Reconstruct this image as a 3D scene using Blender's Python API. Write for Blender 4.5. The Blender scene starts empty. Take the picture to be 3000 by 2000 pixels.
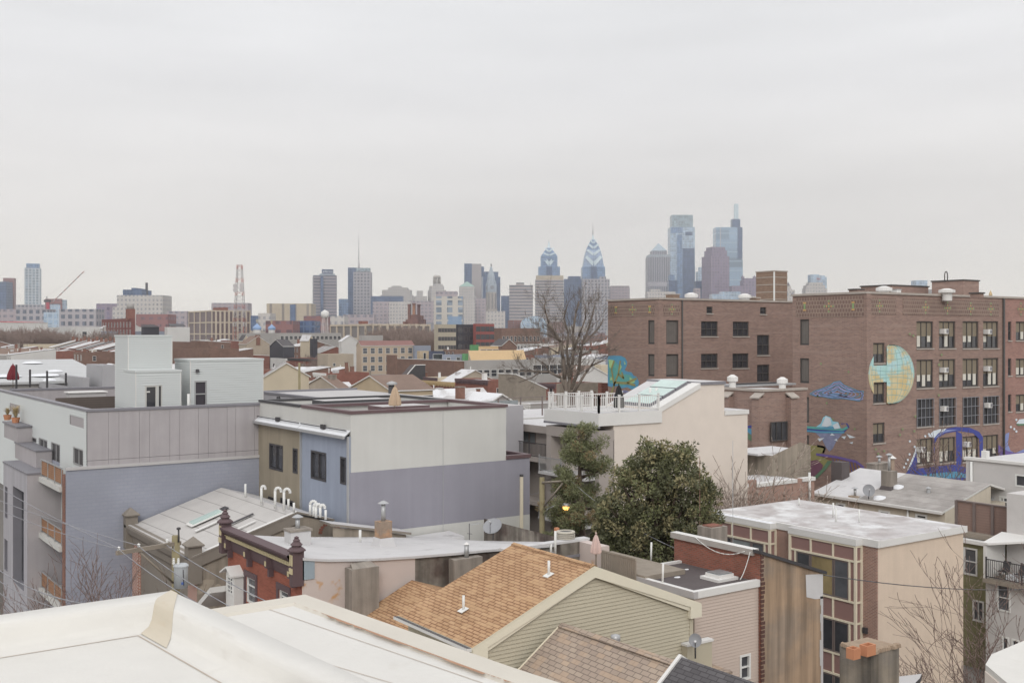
import bpy,math,random
from math import radians,sin,cos,tan,pi,sqrt,atan2,hypot
from mathutils import Vector,Matrix
S=bpy.context.scene
COL=S.collection
# ---------------- camera (level, 38 mm) ----------------
F=3167.0;HY=980.0;CX=1500.0;H=20.0;YAW=radians(34.9)
VX,VY=sin(YAW),cos(YAW)
RX,RY=cos(YAW),-sin(YAW)
cd=bpy.data.cameras.new('camera');cam=bpy.data.objects.new('camera',cd);COL.objects.link(cam)
cam.location=(0,0,H);cam.rotation_euler=(radians(90),0,-YAW)
cd.sensor_width=36;cd.lens=36*F/3000;cd.shift_y=-(1000-HY)/3000
cd.clip_start=0.1;cd.clip_end=20000
S.camera=cam
# ---------------- overcast sky ----------------
w=bpy.data.worlds.new('World');S.world=w;w.use_nodes=True
nt=w.node_tree;nt.nodes.clear()
def nd(t,**k):
 n=nt.nodes.new(t)
 for a,b in k.items():setattr(n,a,b)
 return n
out=nd('ShaderNodeOutputWorld');bg=nd('ShaderNodeBackground')
sky=nd('ShaderNodeTexSky',sky_type='NISHITA',sun_disc=False)
SUN_EL,SUN_ROT=33,200
sky.sun_elevation=radians(SUN_EL);sky.sun_rotation=radians(SUN_ROT)
tc=nd('ShaderNodeTexCoord');sep=nd('ShaderNodeSeparateXYZ');nt.links.new(tc.outputs['Generated'],sep.inputs[0])
mp=nd('ShaderNodeMapping');mp.inputs['Scale'].default_value=(1.3,1.3,9);mp.inputs['Rotation'].default_value=(0,radians(5),0)
nt.links.new(tc.outputs['Generated'],mp.inputs[0])
nz=nd('ShaderNodeTexNoise');nz.inputs['Scale'].default_value=1.7;nz.inputs['Detail'].default_value=5;nz.inputs['Roughness'].default_value=.5
nt.links.new(mp.outputs[0],nz.inputs['Vector'])
rp=nd('ShaderNodeValToRGB');e=rp.color_ramp.elements
e[0].position=0.0;e[0].color=(.99,.945,.88,1)
e[1].position=1.0;e[1].color=(1.25,1.25,1.27,1)
for p,c in((.03,(.985,.94,.868)),(.10,(.905,.868,.83)),(.22,(.855,.845,.845)),(.32,(.88,.885,.895)),(.55,(1.05,1.05,1.07))):
 x=e.new(p);x.color=(*c,1)
nt.links.new(sep.outputs['Z'],rp.inputs[0])
mr=nd('ShaderNodeMapRange');mr.inputs['From Min'].default_value=.3;mr.inputs['From Max'].default_value=.72
mr.inputs['To Min'].default_value=.91;mr.inputs['To Max'].default_value=1.07
nt.links.new(nz.outputs['Fac'],mr.inputs['Value'])
mul=nd('ShaderNodeVectorMath',operation='SCALE');nt.links.new(rp.outputs[0],mul.inputs[0]);nt.links.new(mr.outputs[0],mul.inputs['Scale'])
sc=nd('ShaderNodeVectorMath',operation='SCALE');sc.inputs['Scale'].default_value=.05;nt.links.new(sky.outputs[0],sc.inputs[0])
mx=nd('ShaderNodeMix',data_type='RGBA');mx.inputs[0].default_value=.93
nt.links.new(sc.outputs[0],mx.inputs[6]);nt.links.new(mul.outputs[0],mx.inputs[7])
nt.links.new(mx.outputs[2],bg.inputs[0]);bg.inputs[1].default_value=1.0;nt.links.new(bg.outputs[0],out.inputs[0])
sl=bpy.data.lights.new('sun','SUN');sl.energy=1.15;sl.angle=radians(25);sl.color=(1,.97,.92)
so=bpy.data.objects.new('sun',sl);COL.objects.link(so)
# the sun stands behind the camera's left shoulder
az=radians(215)
so.rotation_euler=Vector((-sin(az)*cos(radians(SUN_EL)),-cos(az)*cos(radians(SUN_EL)),-sin(radians(SUN_EL)))).to_track_quat('-Z','Y').to_euler()
sky.sun_rotation=az
S.view_settings.view_transform='Standard';S.view_settings.look='None'
S.view_settings.exposure=0.1;S.view_settings.gamma=1
S.render.engine='CYCLES';S.cycles.max_bounces=6;S.cycles.diffuse_bounces=3;S.cycles.volume_bounces=0
S.cycles.use_denoising=True
# ---------------- photo measure -> world ----------------
def W(px,D):
 u=(px-CX)/F;return(D*(VX+u*RX),D*(VY+u*RY))
def zz(py,D):return H-(py-HY)/F*D
def dep(x,y):return x*VX+y*VY
def hitY(px,y):
 u=(px-CX)/F;return y*(VX+u*RX)/(VY+u*RY)
def hitX(px,x):
 u=(px-CX)/F;return x*(VY+u*RY)/(VX+u*RX)
def proj(x,y,z):
 D=dep(x,y);return(CX+F*(x*RX+y*RY)/D,HY+F*(H-z)/D)
def on(ax,c,px,py):
 if ax=='S':u=hitY(px,c);D=dep(u,c)
 else:u=hitX(px,c);D=dep(c,u)
 return u,zz(py,D)
def gp(px,py,z):
 D=(H-z)*F/(py-HY);x,y=W(px,D);return(x,y,z)
def rect(ax,c,l,r,t,b):
 m=(l+r)/2
 u0=on(ax,c,l,t)[0];u1=on(ax,c,r,t)[0]
 return(min(u0,u1),max(u0,u1),on(ax,c,m,b)[1],on(ax,c,m,t)[1])
# ---------------- what hides what (roofline seen so far) ----------------
SKY=[3000.0]*3001
SIL=[]
def sil(l,r,t0,t1,D):SIL.append((D,l,r,t0,t1))
# ---------------- meshes ----------------
class MB:
 def __init__(s):s.v=[];s.d={};s.f=[];s.m=[];s.sm=[];s.mats=[]
 def vi(s,p):
  k=(round(p[0],4),round(p[1],4),round(p[2],4))
  i=s.d.get(k)
  if i is None:i=s.d[k]=len(s.v);s.v.append(tuple(p))
  return i
 def mi(s,m):
  if m not in s.mats:s.mats.append(m)
  return s.mats.index(m)
 def face(s,pts,m,smooth=False):
  ix=[]
  for p in pts:
   i=s.vi(p)
   if i not in ix:ix.append(i)
  if len(ix)<3:return
  s.f.append(ix);s.m.append(s.mi(m));s.sm.append(smooth)
 def box(s,x0,x1,y0,y1,z0,z1,m,top=None,skip=''):
  a=[(x0,y0),(x1,y0),(x1,y1),(x0,y1)]
  for k,c in enumerate('SENW'):
   if c in skip:continue
   p,q=a[k],a[(k+1)%4]
   s.face([(*p,z0),(*q,z0),(*q,z1),(*p,z1)],m)
  if 'T' not in skip:s.face([(*p,z1)for p in a],top or m)
  if 'B' not in skip:s.face([(*p,z0)for p in reversed(a)],m)
  return s
 def prism(s,poly,z0,z1,m,top=None):
  n=len(poly)
  for k in range(n):
   p,q=poly[k],poly[(k+1)%n]
   s.face([(*p,z0),(*q,z0),(*q,z1),(*p,z1)],m)
  s.face([(*p,z1)for p in poly],top or m);s.face([(*p,z0)for p in reversed(poly)],m)
  return s
 def slab(s,top,t,m,side=None):
  n=len(top);bot=[(p[0],p[1],p[2]-t)for p in top]
  s.face(top,m);s.face(bot[::-1],side or m)
  for k in range(n):
   s.face([top[k],bot[k],bot[(k+1)%n],top[(k+1)%n]],side or m)
  return s
 def cyl(s,a,b,r0,r1,m,n=8,caps=True,smooth=True):
  a=Vector(a);b=Vector(b);d=(b-a)
  if d.length<1e-6:return s
  d.normalize();q=d.to_track_quat('Z','Y');X=q@Vector((1,0,0));Y=q@Vector((0,1,0))
  A=[a+(X*cos(2*pi*k/n)+Y*sin(2*pi*k/n))*r0 for k in range(n)]
  B=[b+(X*cos(2*pi*k/n)+Y*sin(2*pi*k/n))*r1 for k in range(n)]
  for k in range(n):s.face([A[k],A[(k+1)%n],B[(k+1)%n],B[k]],m,smooth)
  if caps:s.face(A[::-1],m);s.face(B,m)
  return s
 def tube(s,pts,r,m,n=6):
  for k in range(len(pts)-1):
   r0=r[k]if isinstance(r,(list,tuple))else r;r1=r[k+1]if isinstance(r,(list,tuple))else r
   s.cyl(pts[k],pts[k+1],r0,r1,m,n,True)
  return s
 def lathe(s,cx,cy,prof,m,n=12,smooth=False,rot=0):
  for k in range(len(prof)-1):
   (r0,z0),(r1,z1)=prof[k],prof[k+1]
   for j in range(n):
    a0=rot+2*pi*j/n;a1=rot+2*pi*(j+1)/n
    s.face([(cx+r0*cos(a0),cy+r0*sin(a0),z0),(cx+r0*cos(a1),cy+r0*sin(a1),z0),
    (cx+r1*cos(a1),cy+r1*sin(a1),z1),(cx+r1*cos(a0),cy+r1*sin(a0),z1)],m,smooth)
  return s
 def wall(s,ax,c,u0,u1,z0,z1,m,ops=(),depth=.12,lap=None,rev=None):
  P=(lambda u,z,o=0:(u,c-o,z))if ax=='S' else(lambda u,z,o=0:(c-o,u,z))
  ops=[(max(a,u0),min(b,u1),max(d,z0),min(e_,z1))for a,b,d,e_ in ops]
  ops=[o for o in ops if o[1]-o[0]>.01 and o[3]-o[2]>.01]
  us=sorted({round(u0,4),round(u1,4)}|{round(v,4)for o in ops for v in o[:2]})
  zs=sorted({round(z0,4),round(z1,4)}|{round(v,4)for o in ops for v in o[2:]})
  if lap:
   k=math.floor(z0/lap[0])+1
   while k*lap[0]<z1:zs.append(round(k*lap[0],4));k+=1
   zs=sorted(set(zs))
  for j in range(len(zs)-1):
   za,zb=zs[j],zs[j+1]
   if zb-za<1e-4:continue
   oa=ob=0
   if lap:
    fa=(za/lap[0])%1;fa=0 if fa>.999 else fa
    fb=(zb/lap[0])%1;fb=1 if fb<.001 else fb
    oa=lap[1]*(1-fa);ob=lap[1]*(1-fb)
   i=0
   while i<len(us)-1:
    um=(us[i]+us[i+1])/2;zm=(za+zb)/2
    inside=any(o[0]<um<o[1]and o[2]<zm<o[3]for o in ops)
    if not inside:
     s.face([P(us[i],za,oa),P(us[i+1],za,oa),P(us[i+1],zb,ob),P(us[i],zb,ob)],m)
     if lap:s.face([P(us[i],za,oa),P(us[i],za,0),P(us[i+1],za,0),P(us[i+1],za,oa)],m)
    i+=1
  r=rev or m
  for a,b,d,e_ in ops:
   s.face([P(a,d),P(a,d,-depth),P(a,e_,-depth),P(a,e_)],r)
   s.face([P(b,d),P(b,e_),P(b,e_,-depth),P(b,d,-depth)],r)
   s.face([P(a,d),P(b,d),P(b,d,-depth),P(a,d,-depth)],r)
   s.face([P(a,e_),P(a,e_,-depth),P(b,e_,-depth),P(b,e_)],r)
  return s
 def data(s,name,off=(0,0,0)):
  me=bpy.data.meshes.new(name)
  V=[(p[0]-off[0],p[1]-off[1],p[2]-off[2])for p in s.v]
  me.from_pydata(V,[],s.f)
  for m in s.mats:me.materials.append(m)
  me.polygons.foreach_set('material_index',s.m);me.polygons.foreach_set('use_smooth',s.sm)
  uv=me.uv_layers.new(name='UVMap');co=[]
  for p in me.polygons:
   n=p.normal;ax_,ay_,az_=abs(n.x),abs(n.y),abs(n.z)
   if az_>.98:f=lambda q:(q[0],q[1])
   else:
    l=hypot(n.x,n.y);tx,ty=-n.y/l,n.x/l
    if abs(tx)>abs(ty):
     if tx<0:tx,ty=-tx,-ty
    elif ty<0:tx,ty=-tx,-ty
    k=1/l
    f=lambda q,tx=tx,ty=ty,k=k:(q[0]*tx+q[1]*ty,q[2]*k)
   for i in p.vertices:co+=f(V[i])
  uv.data.foreach_set('uv',co)
  me.update()
  return me
def link(name,me,parent=None):
 o=bpy.data.objects.new(name,me);COL.objects.link(o)
 if parent is not None:o.parent=parent
 return o
def tagit(o,label=None,cat=None,group=None,kind=None):
 if label:o['label']=label
 if cat:o['category']=cat
 if group:o['group']=group
 if kind:o['kind']=kind
 return o
class Thing:
 def __init__(s,name,label,cat,group=None,loc=(0,0,0),rz=0,local=False):
  s.o=bpy.data.objects.new(name,None);COL.objects.link(s.o);s.o.location=loc;s.o.rotation_euler=(0,0,rz)
  s.o.empty_display_size=.3
  tagit(s.o,label,cat,group);s.off=(0,0,0)if local else loc
 def part(s,name,mb,label=None,parent=None):
  o=link(name,mb.data(name,s.off),parent or s.o)
  if label:o['label']=label
  return o
 def share(s,name,me,loc,parent=None,rz=0):
  o=link(name,me,parent or s.o);o.location=tuple(loc[i]-s.off[i]for i in range(3))if parent is None else loc
  o.rotation_euler[2]=rz;return o
def single(name,mb,label,cat,group=None,loc=(0,0,0)):
 o=link(name,mb.data(name,loc));o.location=loc;return tagit(o,label,cat,group)
def structure(name,mb,kind='structure'):
 o=link(name,mb.data(name));o['kind']=kind;return o
# ---------------- materials ----------------
def lin(h):
 if not isinstance(h,str):return tuple(h)
 h=h.lstrip('#');r=[]
 for i in(0,2,4):
  c=int(h[i:i+2],16)/255;r.append(c/12.92 if c<=.04045 else((c+.055)/1.055)**2.4)
 g=.3*r[0]+.59*r[1]+.11*r[2];k=1.14*(1-.25*g)
 return tuple(min(.88,(g+(c-g)*.82)*k+.004)for c in r)
class NT:
 def __init__(s,name):
  s.m=bpy.data.materials.new(name);s.m.use_nodes=True;s.t=s.m.node_tree;s.b=s.t.nodes['Principled BSDF']
  s.uv=s.n('ShaderNodeTexCoord').outputs['UV']
 def n(s,t,ins=None,**k):
  x=s.t.nodes.new(t)
  for a,b in k.items():setattr(x,a,b)
  for a,b in(ins or{}).items():s.set(x.inputs[a],b)
  return x
 def set(s,i,v):
  if hasattr(v,'is_output')or isinstance(v,bpy.types.NodeSocket):s.t.links.new(v,i)
  else:i.default_value=v
 def map(s,sx,sy,ox=0,oy=0,rot=0):return s.n('ShaderNodeMapping',{0:s.uv,'Scale':(sx,sy,1),'Location':(ox,oy,0),'Rotation':(0,0,rot)}).outputs[0]
 def noise(s,sx,sy,det=3,rough=.55,ox=0,oy=0):return s.n('ShaderNodeTexNoise',{'Vector':s.map(sx,sy,ox,oy),'Scale':1.0,'Detail':det,'Roughness':rough}).outputs['Fac']
 def rng(s,v,a,b,c,d):return s.n('ShaderNodeMapRange',{'Value':v,'From Min':a,'From Max':b,'To Min':c,'To Max':d}).outputs[0]
 def mix(s,f,a,b,mode='MIX'):
  x=s.n('ShaderNodeMix',data_type='RGBA',blend_type=mode);s.set(x.inputs[0],f)
  for i,v in((6,a),(7,b)):s.set(x.inputs[i],v if not isinstance(v,tuple)else(*v,1))
  return x.outputs[2]
 def scale(s,c,f):
  x=s.n('ShaderNodeVectorMath',operation='SCALE');s.set(x.inputs[0],c);s.set(x.inputs['Scale'],f);return x.outputs[0]
 def math(s,op,a,b=0):
  x=s.n('ShaderNodeMath',operation=op);s.set(x.inputs[0],a);s.set(x.inputs[1],b);return x.outputs[0]
 def fin(s,col,rough=.85,spec=.3,bump=None,bs=.3,bd=.02,metal=0):
  s.set(s.b.inputs['Base Color'],(*col,1)if isinstance(col,tuple)else col)
  s.set(s.b.inputs['Roughness'],rough);s.b.inputs['Specular IOR Level'].default_value=spec;s.b.inputs['Metallic'].default_value=metal
  if bump is not None:
   bm=s.n('ShaderNodeBump',{'Strength':bs,'Distance':bd,'Height':bump});s.set(s.b.inputs['Normal'],bm.outputs[0])
  return s.m
_M={}
K=1.14;HAZE=.00015
def mat(name,h,rough=.85,var=.12,sc=.6,streak=0,bump=.15,spec=.3,patch=None,metal=0,c2=None,seam=None):
 if name in _M:return _M[name]
 T=NT(name);c=lin(h)
 f=T.noise(sc,sc,5,.6)
 g=T.rng(f,.25,.75,1-var,1+var)
 if streak:
  st=T.noise(2.2,.12,3,.6,7,3);g=T.math('MULTIPLY',g,T.rng(st,.35,.7,1-streak,1+streak*.35))
 col=c
 if c2:col=T.mix(T.rng(T.noise(sc*.55,sc*.55,4,.6,31,11),.45,.62,0,1),c,tuple(lin(c2)))
 col=T.scale((*col,)if isinstance(col,tuple)else col,g)
 if patch:
  pn=T.noise(patch[1],patch[1],4,.6,13,57);col=T.mix(T.rng(pn,patch[2],patch[2]+patch[3],0,1),col,lin(patch[0]))
 if seam:
  for k,sv in enumerate(seam[:2]):
   if sv:
    s3=T.n('ShaderNodeSeparateXYZ',{0:T.uv}).outputs[k]
    fr=T.math('FRACT',T.math('DIVIDE',s3,sv));col=T.mix(T.math('MULTIPLY',T.math('LESS_THAN',fr,seam[2]/sv),.55),col,lin(seam[3]))
 _M[name]=T.fin(col,rough,spec,T.noise(9,9,4,.6)if bump else None,bump or.1,.01,metal)
 return _M[name]
def brick(name,c1,c2,mo,bw=.22,bh=.075,ms=.010,band=.0,stain=.15,patch=None,c3=None):
 if name in _M:return _M[name]
 T=NT(name)
 wob=T.n('ShaderNodeTexBrick',{'Vector':T.uv,'Color1':(*lin(c1),1),'Color2':(*lin(c2),1),'Mortar':(*lin(mo),1),'Scale':1.0,
 'Mortar Size':ms,'Mortar Smooth':.2,'Bias':0.0,'Brick Width':bw,'Row Height':bh})
 col=wob.outputs['Color']
 col=T.scale(col,T.rng(T.noise(.35,.5,5,.65),.25,.75,1-stain,1+stain))
 if band:col=T.mix(T.rng(T.noise(.12,2.6,3,.7,3,9),.52,.68,0,band),col,lin(mo))
 if c3:col=T.mix(T.rng(T.noise(.25,.12,4,.6,21,2),.48,.66,0,.6),col,lin(c3))
 if patch:col=T.mix(T.rng(T.noise(patch[1],patch[1],4,.6,13,57),patch[2],patch[2]+patch[3],0,1),col,lin(patch[0]))
 _M[name]=T.fin(col,.9,.25,wob.outputs['Fac'],-.4,.01);return _M[name]
def shingle(name,c1,c2,mo,bw=.33,bh=.14,ms=.012,stain=.12,odd=None):
 if name in _M:return _M[name]
 T=NT(name)
 bt=T.n('ShaderNodeTexBrick',{'Vector':T.uv,'Color1':(*lin(c1),1),'Color2':(*lin(c2),1),'Mortar':(*lin(mo),1),'Scale':1.0,
 'Mortar Size':ms,'Mortar Smooth':.1,'Bias':0.0,'Brick Width':bw,'Row Height':bh})
 bt.offset=.5;col=bt.outputs['Color']
 if odd:
  v=T.n('ShaderNodeTexWhiteNoise',{'Vector':T.n('ShaderNodeVectorMath',{0:T.map(1/bw,1/bh)},operation='FLOOR').outputs[0]},noise_dimensions='3D').outputs[0]
  col=T.mix(T.math('MULTIPLY',T.math('GREATER_THAN',v,.72),.55),col,lin(odd))
 col=T.scale(col,T.rng(T.noise(.7,.7,5,.65),.25,.75,1-stain,1+stain))
 _M[name]=T.fin(col,.95,.2,bt.outputs['Fac'],-.5,.015);return _M[name]
def facade(name,wall,glass,pu,pv,fu,fv,rough=.35,pier=None,blind=0,acc=None):
 if name in _M:return _M[name]
 if name.startswith(('tower','blue_b','crown','condo')):pu,pv=pu*1.5,pv*1.45
 T=NT(name);sx=T.n('ShaderNodeSeparateXYZ',{0:T.uv})
 fr=lambda k,p:T.math('FRACT',T.math('DIVIDE',T.math('ADD',sx.outputs[k],1000.0),p))
 a=T.math('LESS_THAN',fr(0,pu),fu);b=T.math('LESS_THAN',fr(1,pv),fv);g=T.math('MULTIPLY',a,b)
 cell=T.n('ShaderNodeVectorMath',{0:T.map(1/pu,1/pv)},operation='FLOOR').outputs[0]
 wn=T.n('ShaderNodeTexWhiteNoise',{'Vector':cell},noise_dimensions='3D').outputs[0]
 gc=T.scale((*lin(glass),),T.rng(wn,0,1,.7,1.35))
 wc=T.scale((*lin(wall),),T.rng(T.noise(.02,.02,4),.25,.75,.9,1.1))
 col=T.mix(g,wc,gc)
 if acc:
  wn2=T.n('ShaderNodeTexWhiteNoise',{'Vector':T.n('ShaderNodeVectorMath',{0:T.map(1/acc[1],1/acc[2])},operation='FLOOR').outputs[0]},noise_dimensions='3D').outputs[0]
  col=T.mix(T.math('MULTIPLY',T.math('GREATER_THAN',wn2,acc[3]),.85),col,lin(acc[0]))
 _M[name]=T.fin(col,T.rng(g,0,1,.8,rough),.5);return _M[name]
def glass(name,h,rough=.12,var=.3):
 if name in _M:return _M[name]
 T=NT(name);col=T.scale((*lin(h),),T.rng(T.noise(.9,.7,3),.3,.7,1-var,1+var))
 _M[name]=T.fin(col,rough,.6);return _M[name]
def glow(name,h,e):
 if name in _M:return _M[name]
 T=NT(name);T.b.inputs['Emission Color'].default_value=(*lin(h),1);T.b.inputs['Emission Strength'].default_value=e
 _M[name]=T.fin(lin(h),.4);return _M[name]
def textmesh(s,size,m,name='lettering',ext=.02):
 cu=bpy.data.curves.new(name,'FONT');cu.body=s;cu.size=size;cu.extrude=ext;cu.align_x='CENTER';cu.align_y='CENTER'
 t=bpy.data.objects.new('t',cu);COL.objects.link(t);dg=bpy.context.evaluated_depsgraph_get()
 me=bpy.data.meshes.new_from_object(t.evaluated_get(dg));bpy.data.objects.remove(t);me.materials.clear();me.materials.append(m);me.name=name
 return me
# window part: frame mesh with a pane below it
def window(T,ax,c,o,fm,gm,fw=.07,mull=(1,1),depth=.08,sill=None,proud=.02,label=None,lower=None,name='window'):
 u0,u1,z0,z1=o
 P=(lambda u,z,q:(u,c-q,z))if ax=='S' else(lambda u,z,q:(c-q,u,z))
 def bar(mb,a,b,d,e_,q0,q1,m):
  p0=P(a,d,q0);p1=P(b,e_,q1)
  mb.box(min(p0[0],p1[0]),max(p0[0],p1[0]),min(p0[1],p1[1]),max(p0[1],p1[1]),d,e_,m)
 f=MB();q0,q1=-depth,proud
 bar(f,u0,u0+fw,z0,z1,q0,q1,fm);bar(f,u1-fw,u1,z0,z1,q0,q1,fm)
 bar(f,u0+fw,u1-fw,z0,z0+fw,q0,q1,fm);bar(f,u0+fw,u1-fw,z1-fw,z1,q0,q1,fm)
 nx,nz=mull;mw=fw*.6
 for k in range(1,nx):
  u=u0+(u1-u0)*k/nx;bar(f,u-mw/2,u+mw/2,z0+fw,z1-fw,q0,q1-.012,fm)
 for k in range(1,nz):
  z=z0+(z1-z0)*k/nz;bar(f,u0+fw,u1-fw,z-mw/2,z+mw/2,q0,q1-.018,fm)
 fo=T.part(name,f,label)
 g=MB();bar(g,u0+fw*.5,u1-fw*.5,z0+fw*.5,z1-fw*.5,q0-.02,q0+.015,gm);T.part('pane',g,None,fo)
 if lower:
  b=MB();bar(b,u0+fw,u1-fw,z1-fw-(z1-z0-2*fw)*lower[1],z1-fw,q0+.015,q0+.03,lower[0]);T.part('blind',b,None,fo)
 if sill:
  b=MB();bar(b,u0-.08,u1+.08,z0-.14,z0-.003,-.05,.1,sill);T.part('sill',b,None,fo)
 return fo
# ---------------- palette ----------------
m_white=mat('white_paint','#dcdad6',.6,.05,bump=0)
m_cap=mat('grey_metal_cap','#77757c',.5,.08,bump=0,spec=.5)
m_brcap=mat('brown_metal_cap','#5f474a',.5,.08,bump=0,spec=.5)
m_dark=mat('dark_metal','#3b393c',.5,.08,bump=0,spec=.5)
m_black=mat('black_fabric','#262628',.9,.1)
m_corr=mat('pale_corrugated_metal','#c5cac9',.45,.03,.3,spec=.5,bump=0)
m_conc=mat('concrete_panel','#a59fa1',.8,.08,.45,streak=.07,seam=None)
m_purple=brick('purple_grey_painted_block','#9396a3','#9093a1','#8c909e',.42,.2,.02,0,.1,c3='#8a8e9a')
m_purple2=mat('mauve_stucco','#8b8994',.9,.06,.35,streak=.05)
m_blue=mat('blue_grey_stucco','#8d96a8',.9,.06,.6,streak=.08)
m_olive=mat('olive_stucco','#918672',.9,.07,.6,streak=.12)
m_offw=mat('off_white_stucco','#c3c2bd',.9,.05,.4,streak=.03)
m_roofl=mat('light_grey_roof_coating','#b4b1b0',.8,.05,.7,streak=0)
m_roofw=mat('white_roof_coating','#c5c3c3',.7,.07,.8,patch=('#9d9a9a',.8,.6,.15))
m_tpo=mat('white_roof_membrane','#d4d1ca',.5,.045,1.6,bump=.4,patch=('#aea495',1.3,.6,.4))
m_tpow=mat('worn_edge_membrane','#c9c2b4',.6,.06,1.5,patch=('#a98a70',2.4,.68,.05))
m_gran=mat('grey_roll_roofing','#b9b5b1',.9,.06,1.0,seam=(0,1.05,.045,'#4f4844'))
m_bitum=mat('dark_bitumen_roof','#564e4e',.9,.12,.8,patch=('#8b888a',1.0,.66,.06))
m_snow=mat('snow','#e6e8ec',.7,.03,2)
m_stucco_c=mat('cream_stucco','#dccfc2',.95,.04,.8,bump=.5)
m_taupe=mat('taupe_stucco','#a0968f',.9,.05,.6)
m_tan=mat('tan_stucco','#d9c3ac',.95,.05,1.0,bump=.6,streak=.04)
m_panel=mat('brown_metal_panel','#8f6c66',.35,.06,.5,spec=.5,bump=0)
m_trimc=mat('cream_trim','#e6dabe',.6,.04,bump=0)
m_alum=mat('brown_window_frame','#6f625e',.5,.05,bump=0,spec=.5)
m_green=mat('sage_siding','#b4ab93',.55,.03,.4,bump=0)
m_tansid=mat('tan_siding','#bfac9e',.55,.03,.4,bump=0)
m_cream=mat('cream_fascia','#e0d8c0',.55,.03,bump=0)
m_brownwood=mat('dark_wood_boards','#60554f',.8,.1,1,seam=(0,.14,.02,'#39312d'))
m_woodslat=mat('wood_slats','#9a6d49',.7,.14,2,seam=(0,.12,.025,'#4a3226'))
m_fence=mat('brown_composite_boards','#846a5f',.7,.08,1,seam=(0,.16,.012,'#594740'))
m_weather=mat('weathered_wood','#8b8072',.9,.15,1.5)
m_pole=mat('pole_wood','#857a58',.9,.16,2.5)
m_stain=mat('stained_party_wall_stucco','#ab8e70',.95,.12,.7,streak=.4,c2='#95826f',bump=.5)
m_conc2=mat('rough_chimney_stucco','#958b80',.95,.14,1.3,streak=.35,bump=.8)
m_camo=mat('brown_cement_wall','#978b7b',.95,.12,.9,streak=.3,bump=.6)
m_patchp=mat('pinkish_patched_cement','#c4b4ac',.9,.05,.7,patch=('#bf8c4e',.55,.64,.05),bump=.4)
m_oldcem=mat('old_grey_cement','#837b70',.95,.2,.8,streak=.45,c2='#584b44',bump=.8)
m_corn=mat('dark_brown_cornice_paint','#5b474a',.6,.07,1)
m_corny=mat('pale_yellow_dentils','#c8b98c',.6,.05,bump=0)
m_rbrick=brick('red_brick_close','#99503a','#864532','#8a5a48',.21,.075,.007,0,.16)
m_rbrick2=brick('brown_red_brick','#86523f','#6e4437','#8a6f62',.21,.075,.012,0,.2)
m_rbrick3=brick('weathered_brick_parapet','#95503a','#7c4534','#7e665a',.21,.075,.01,0,.2,patch=('#8d8076',.8,.68,.06))
m_obrick=brick('orange_brown_brick','#9f7261','#866054','#b09b8c',.21,.075,.012,0,.14)
m_sbrick=brick('school_brick','#917467','#7c635a','#a18a7e',.42,.12,.012,.5,.13)
m_sbrick2=brick('red_school_brick','#9b7063','#866158','#a6897e',.42,.12,.012,.3,.1)
m_grid=brick('school_tiled_band','#7d6559','#725b53','#947f72',.36,.42,.045,0,.12)
m_schc=mat('school_coping_stone','#a89e94',.9,.12,1)
m_school_frame=mat('dark_window_frame','#4b4745',.6,.05,bump=0)
m_blind=mat('brown_window_shade','#7f735f',.8,.06,1,bump=0)
m_blindw=mat('white_window_shade','#d3cfc2',.8,.04,1,bump=0)
m_board=mat('boarded_opening','#66605b',.8,.1,1,seam=(.35,0,.04,'#4b4643'))
m_screen=mat('metal_security_screen','#83858c',.5,.1,1.5,seam=(.55,.8,.05,'#5d5c60'))
g_dark=glass('dark_glass','#3a3b40');g_mid=glass('grey_glass','#55575c',.15);g_pale=glass('pale_glass','#7f8587',.15)
g_green=glass('pale_green_skylight','#b4ccc4',.2,.08);g_yel=glass('yellow_blind_glass','#8f7d52',.15)
m_galv=mat('galvanised_metal','#a9aaab',.4,.06,2,metal=.4)
m_dish=mat('grey_dish','#8b8c90',.5,.05,bump=0)
m_pvc=mat('white_pvc','#e2e2de',.45,.02,bump=0)
m_terra=mat('orange_terracotta','#c07c50',.8,.06,3)
m_umbt=mat('tan_canvas','#b99f82',.9,.06,3);m_umbr=mat('dark_red_canvas','#74222c',.9,.08,3);m_umbp=mat('faded_pink_canvas','#c9aea6',.9,.06,3)
m_umbk=m_black
m_acb=mat('beige_metal_unit','#b4ad9e',.5,.05,bump=0)
m_dkasph=shingle('dark_grey_shingle','#5d5a5c','#514e50','#3d3a3c',.33,.14,.012)
m_shing=shingle('orange_brown_shingle','#b28a61','#a67e55','#7d5a3c',.36,.14,.022,.08,'#ba9468')
m_shing2=shingle('tan_grey_shingle','#a3917f','#978576','#6f6055',.34,.17,.014,.1,'#b0957a')
m_asph=mat('asphalt','#5b5b5c',.9,.1,.3);m_walk=mat('pavement_concrete','#9a968f',.9,.08,.5)
m_ground=mat('city_ground','#6d6761',.95,.2,.05,c2='#7e7a76')
# ---------------- setting ----------------
g=MB();g.box(-600,3700,-200,3700,-2.0,0,m_ground);structure('ground',g)
g=MB();g.box(2.5,10.5,12,600,.0,.01,m_asph);g.box(-300,900,108.5,116.5,.0,.012,m_asph,skip='');structure('road',g)
for x0,x1 in((.6,2.4),(10.6,13.2)):
 g=MB();g.box(x0,x1,12,108,0,.14,m_walk);structure('pavement',g)
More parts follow.
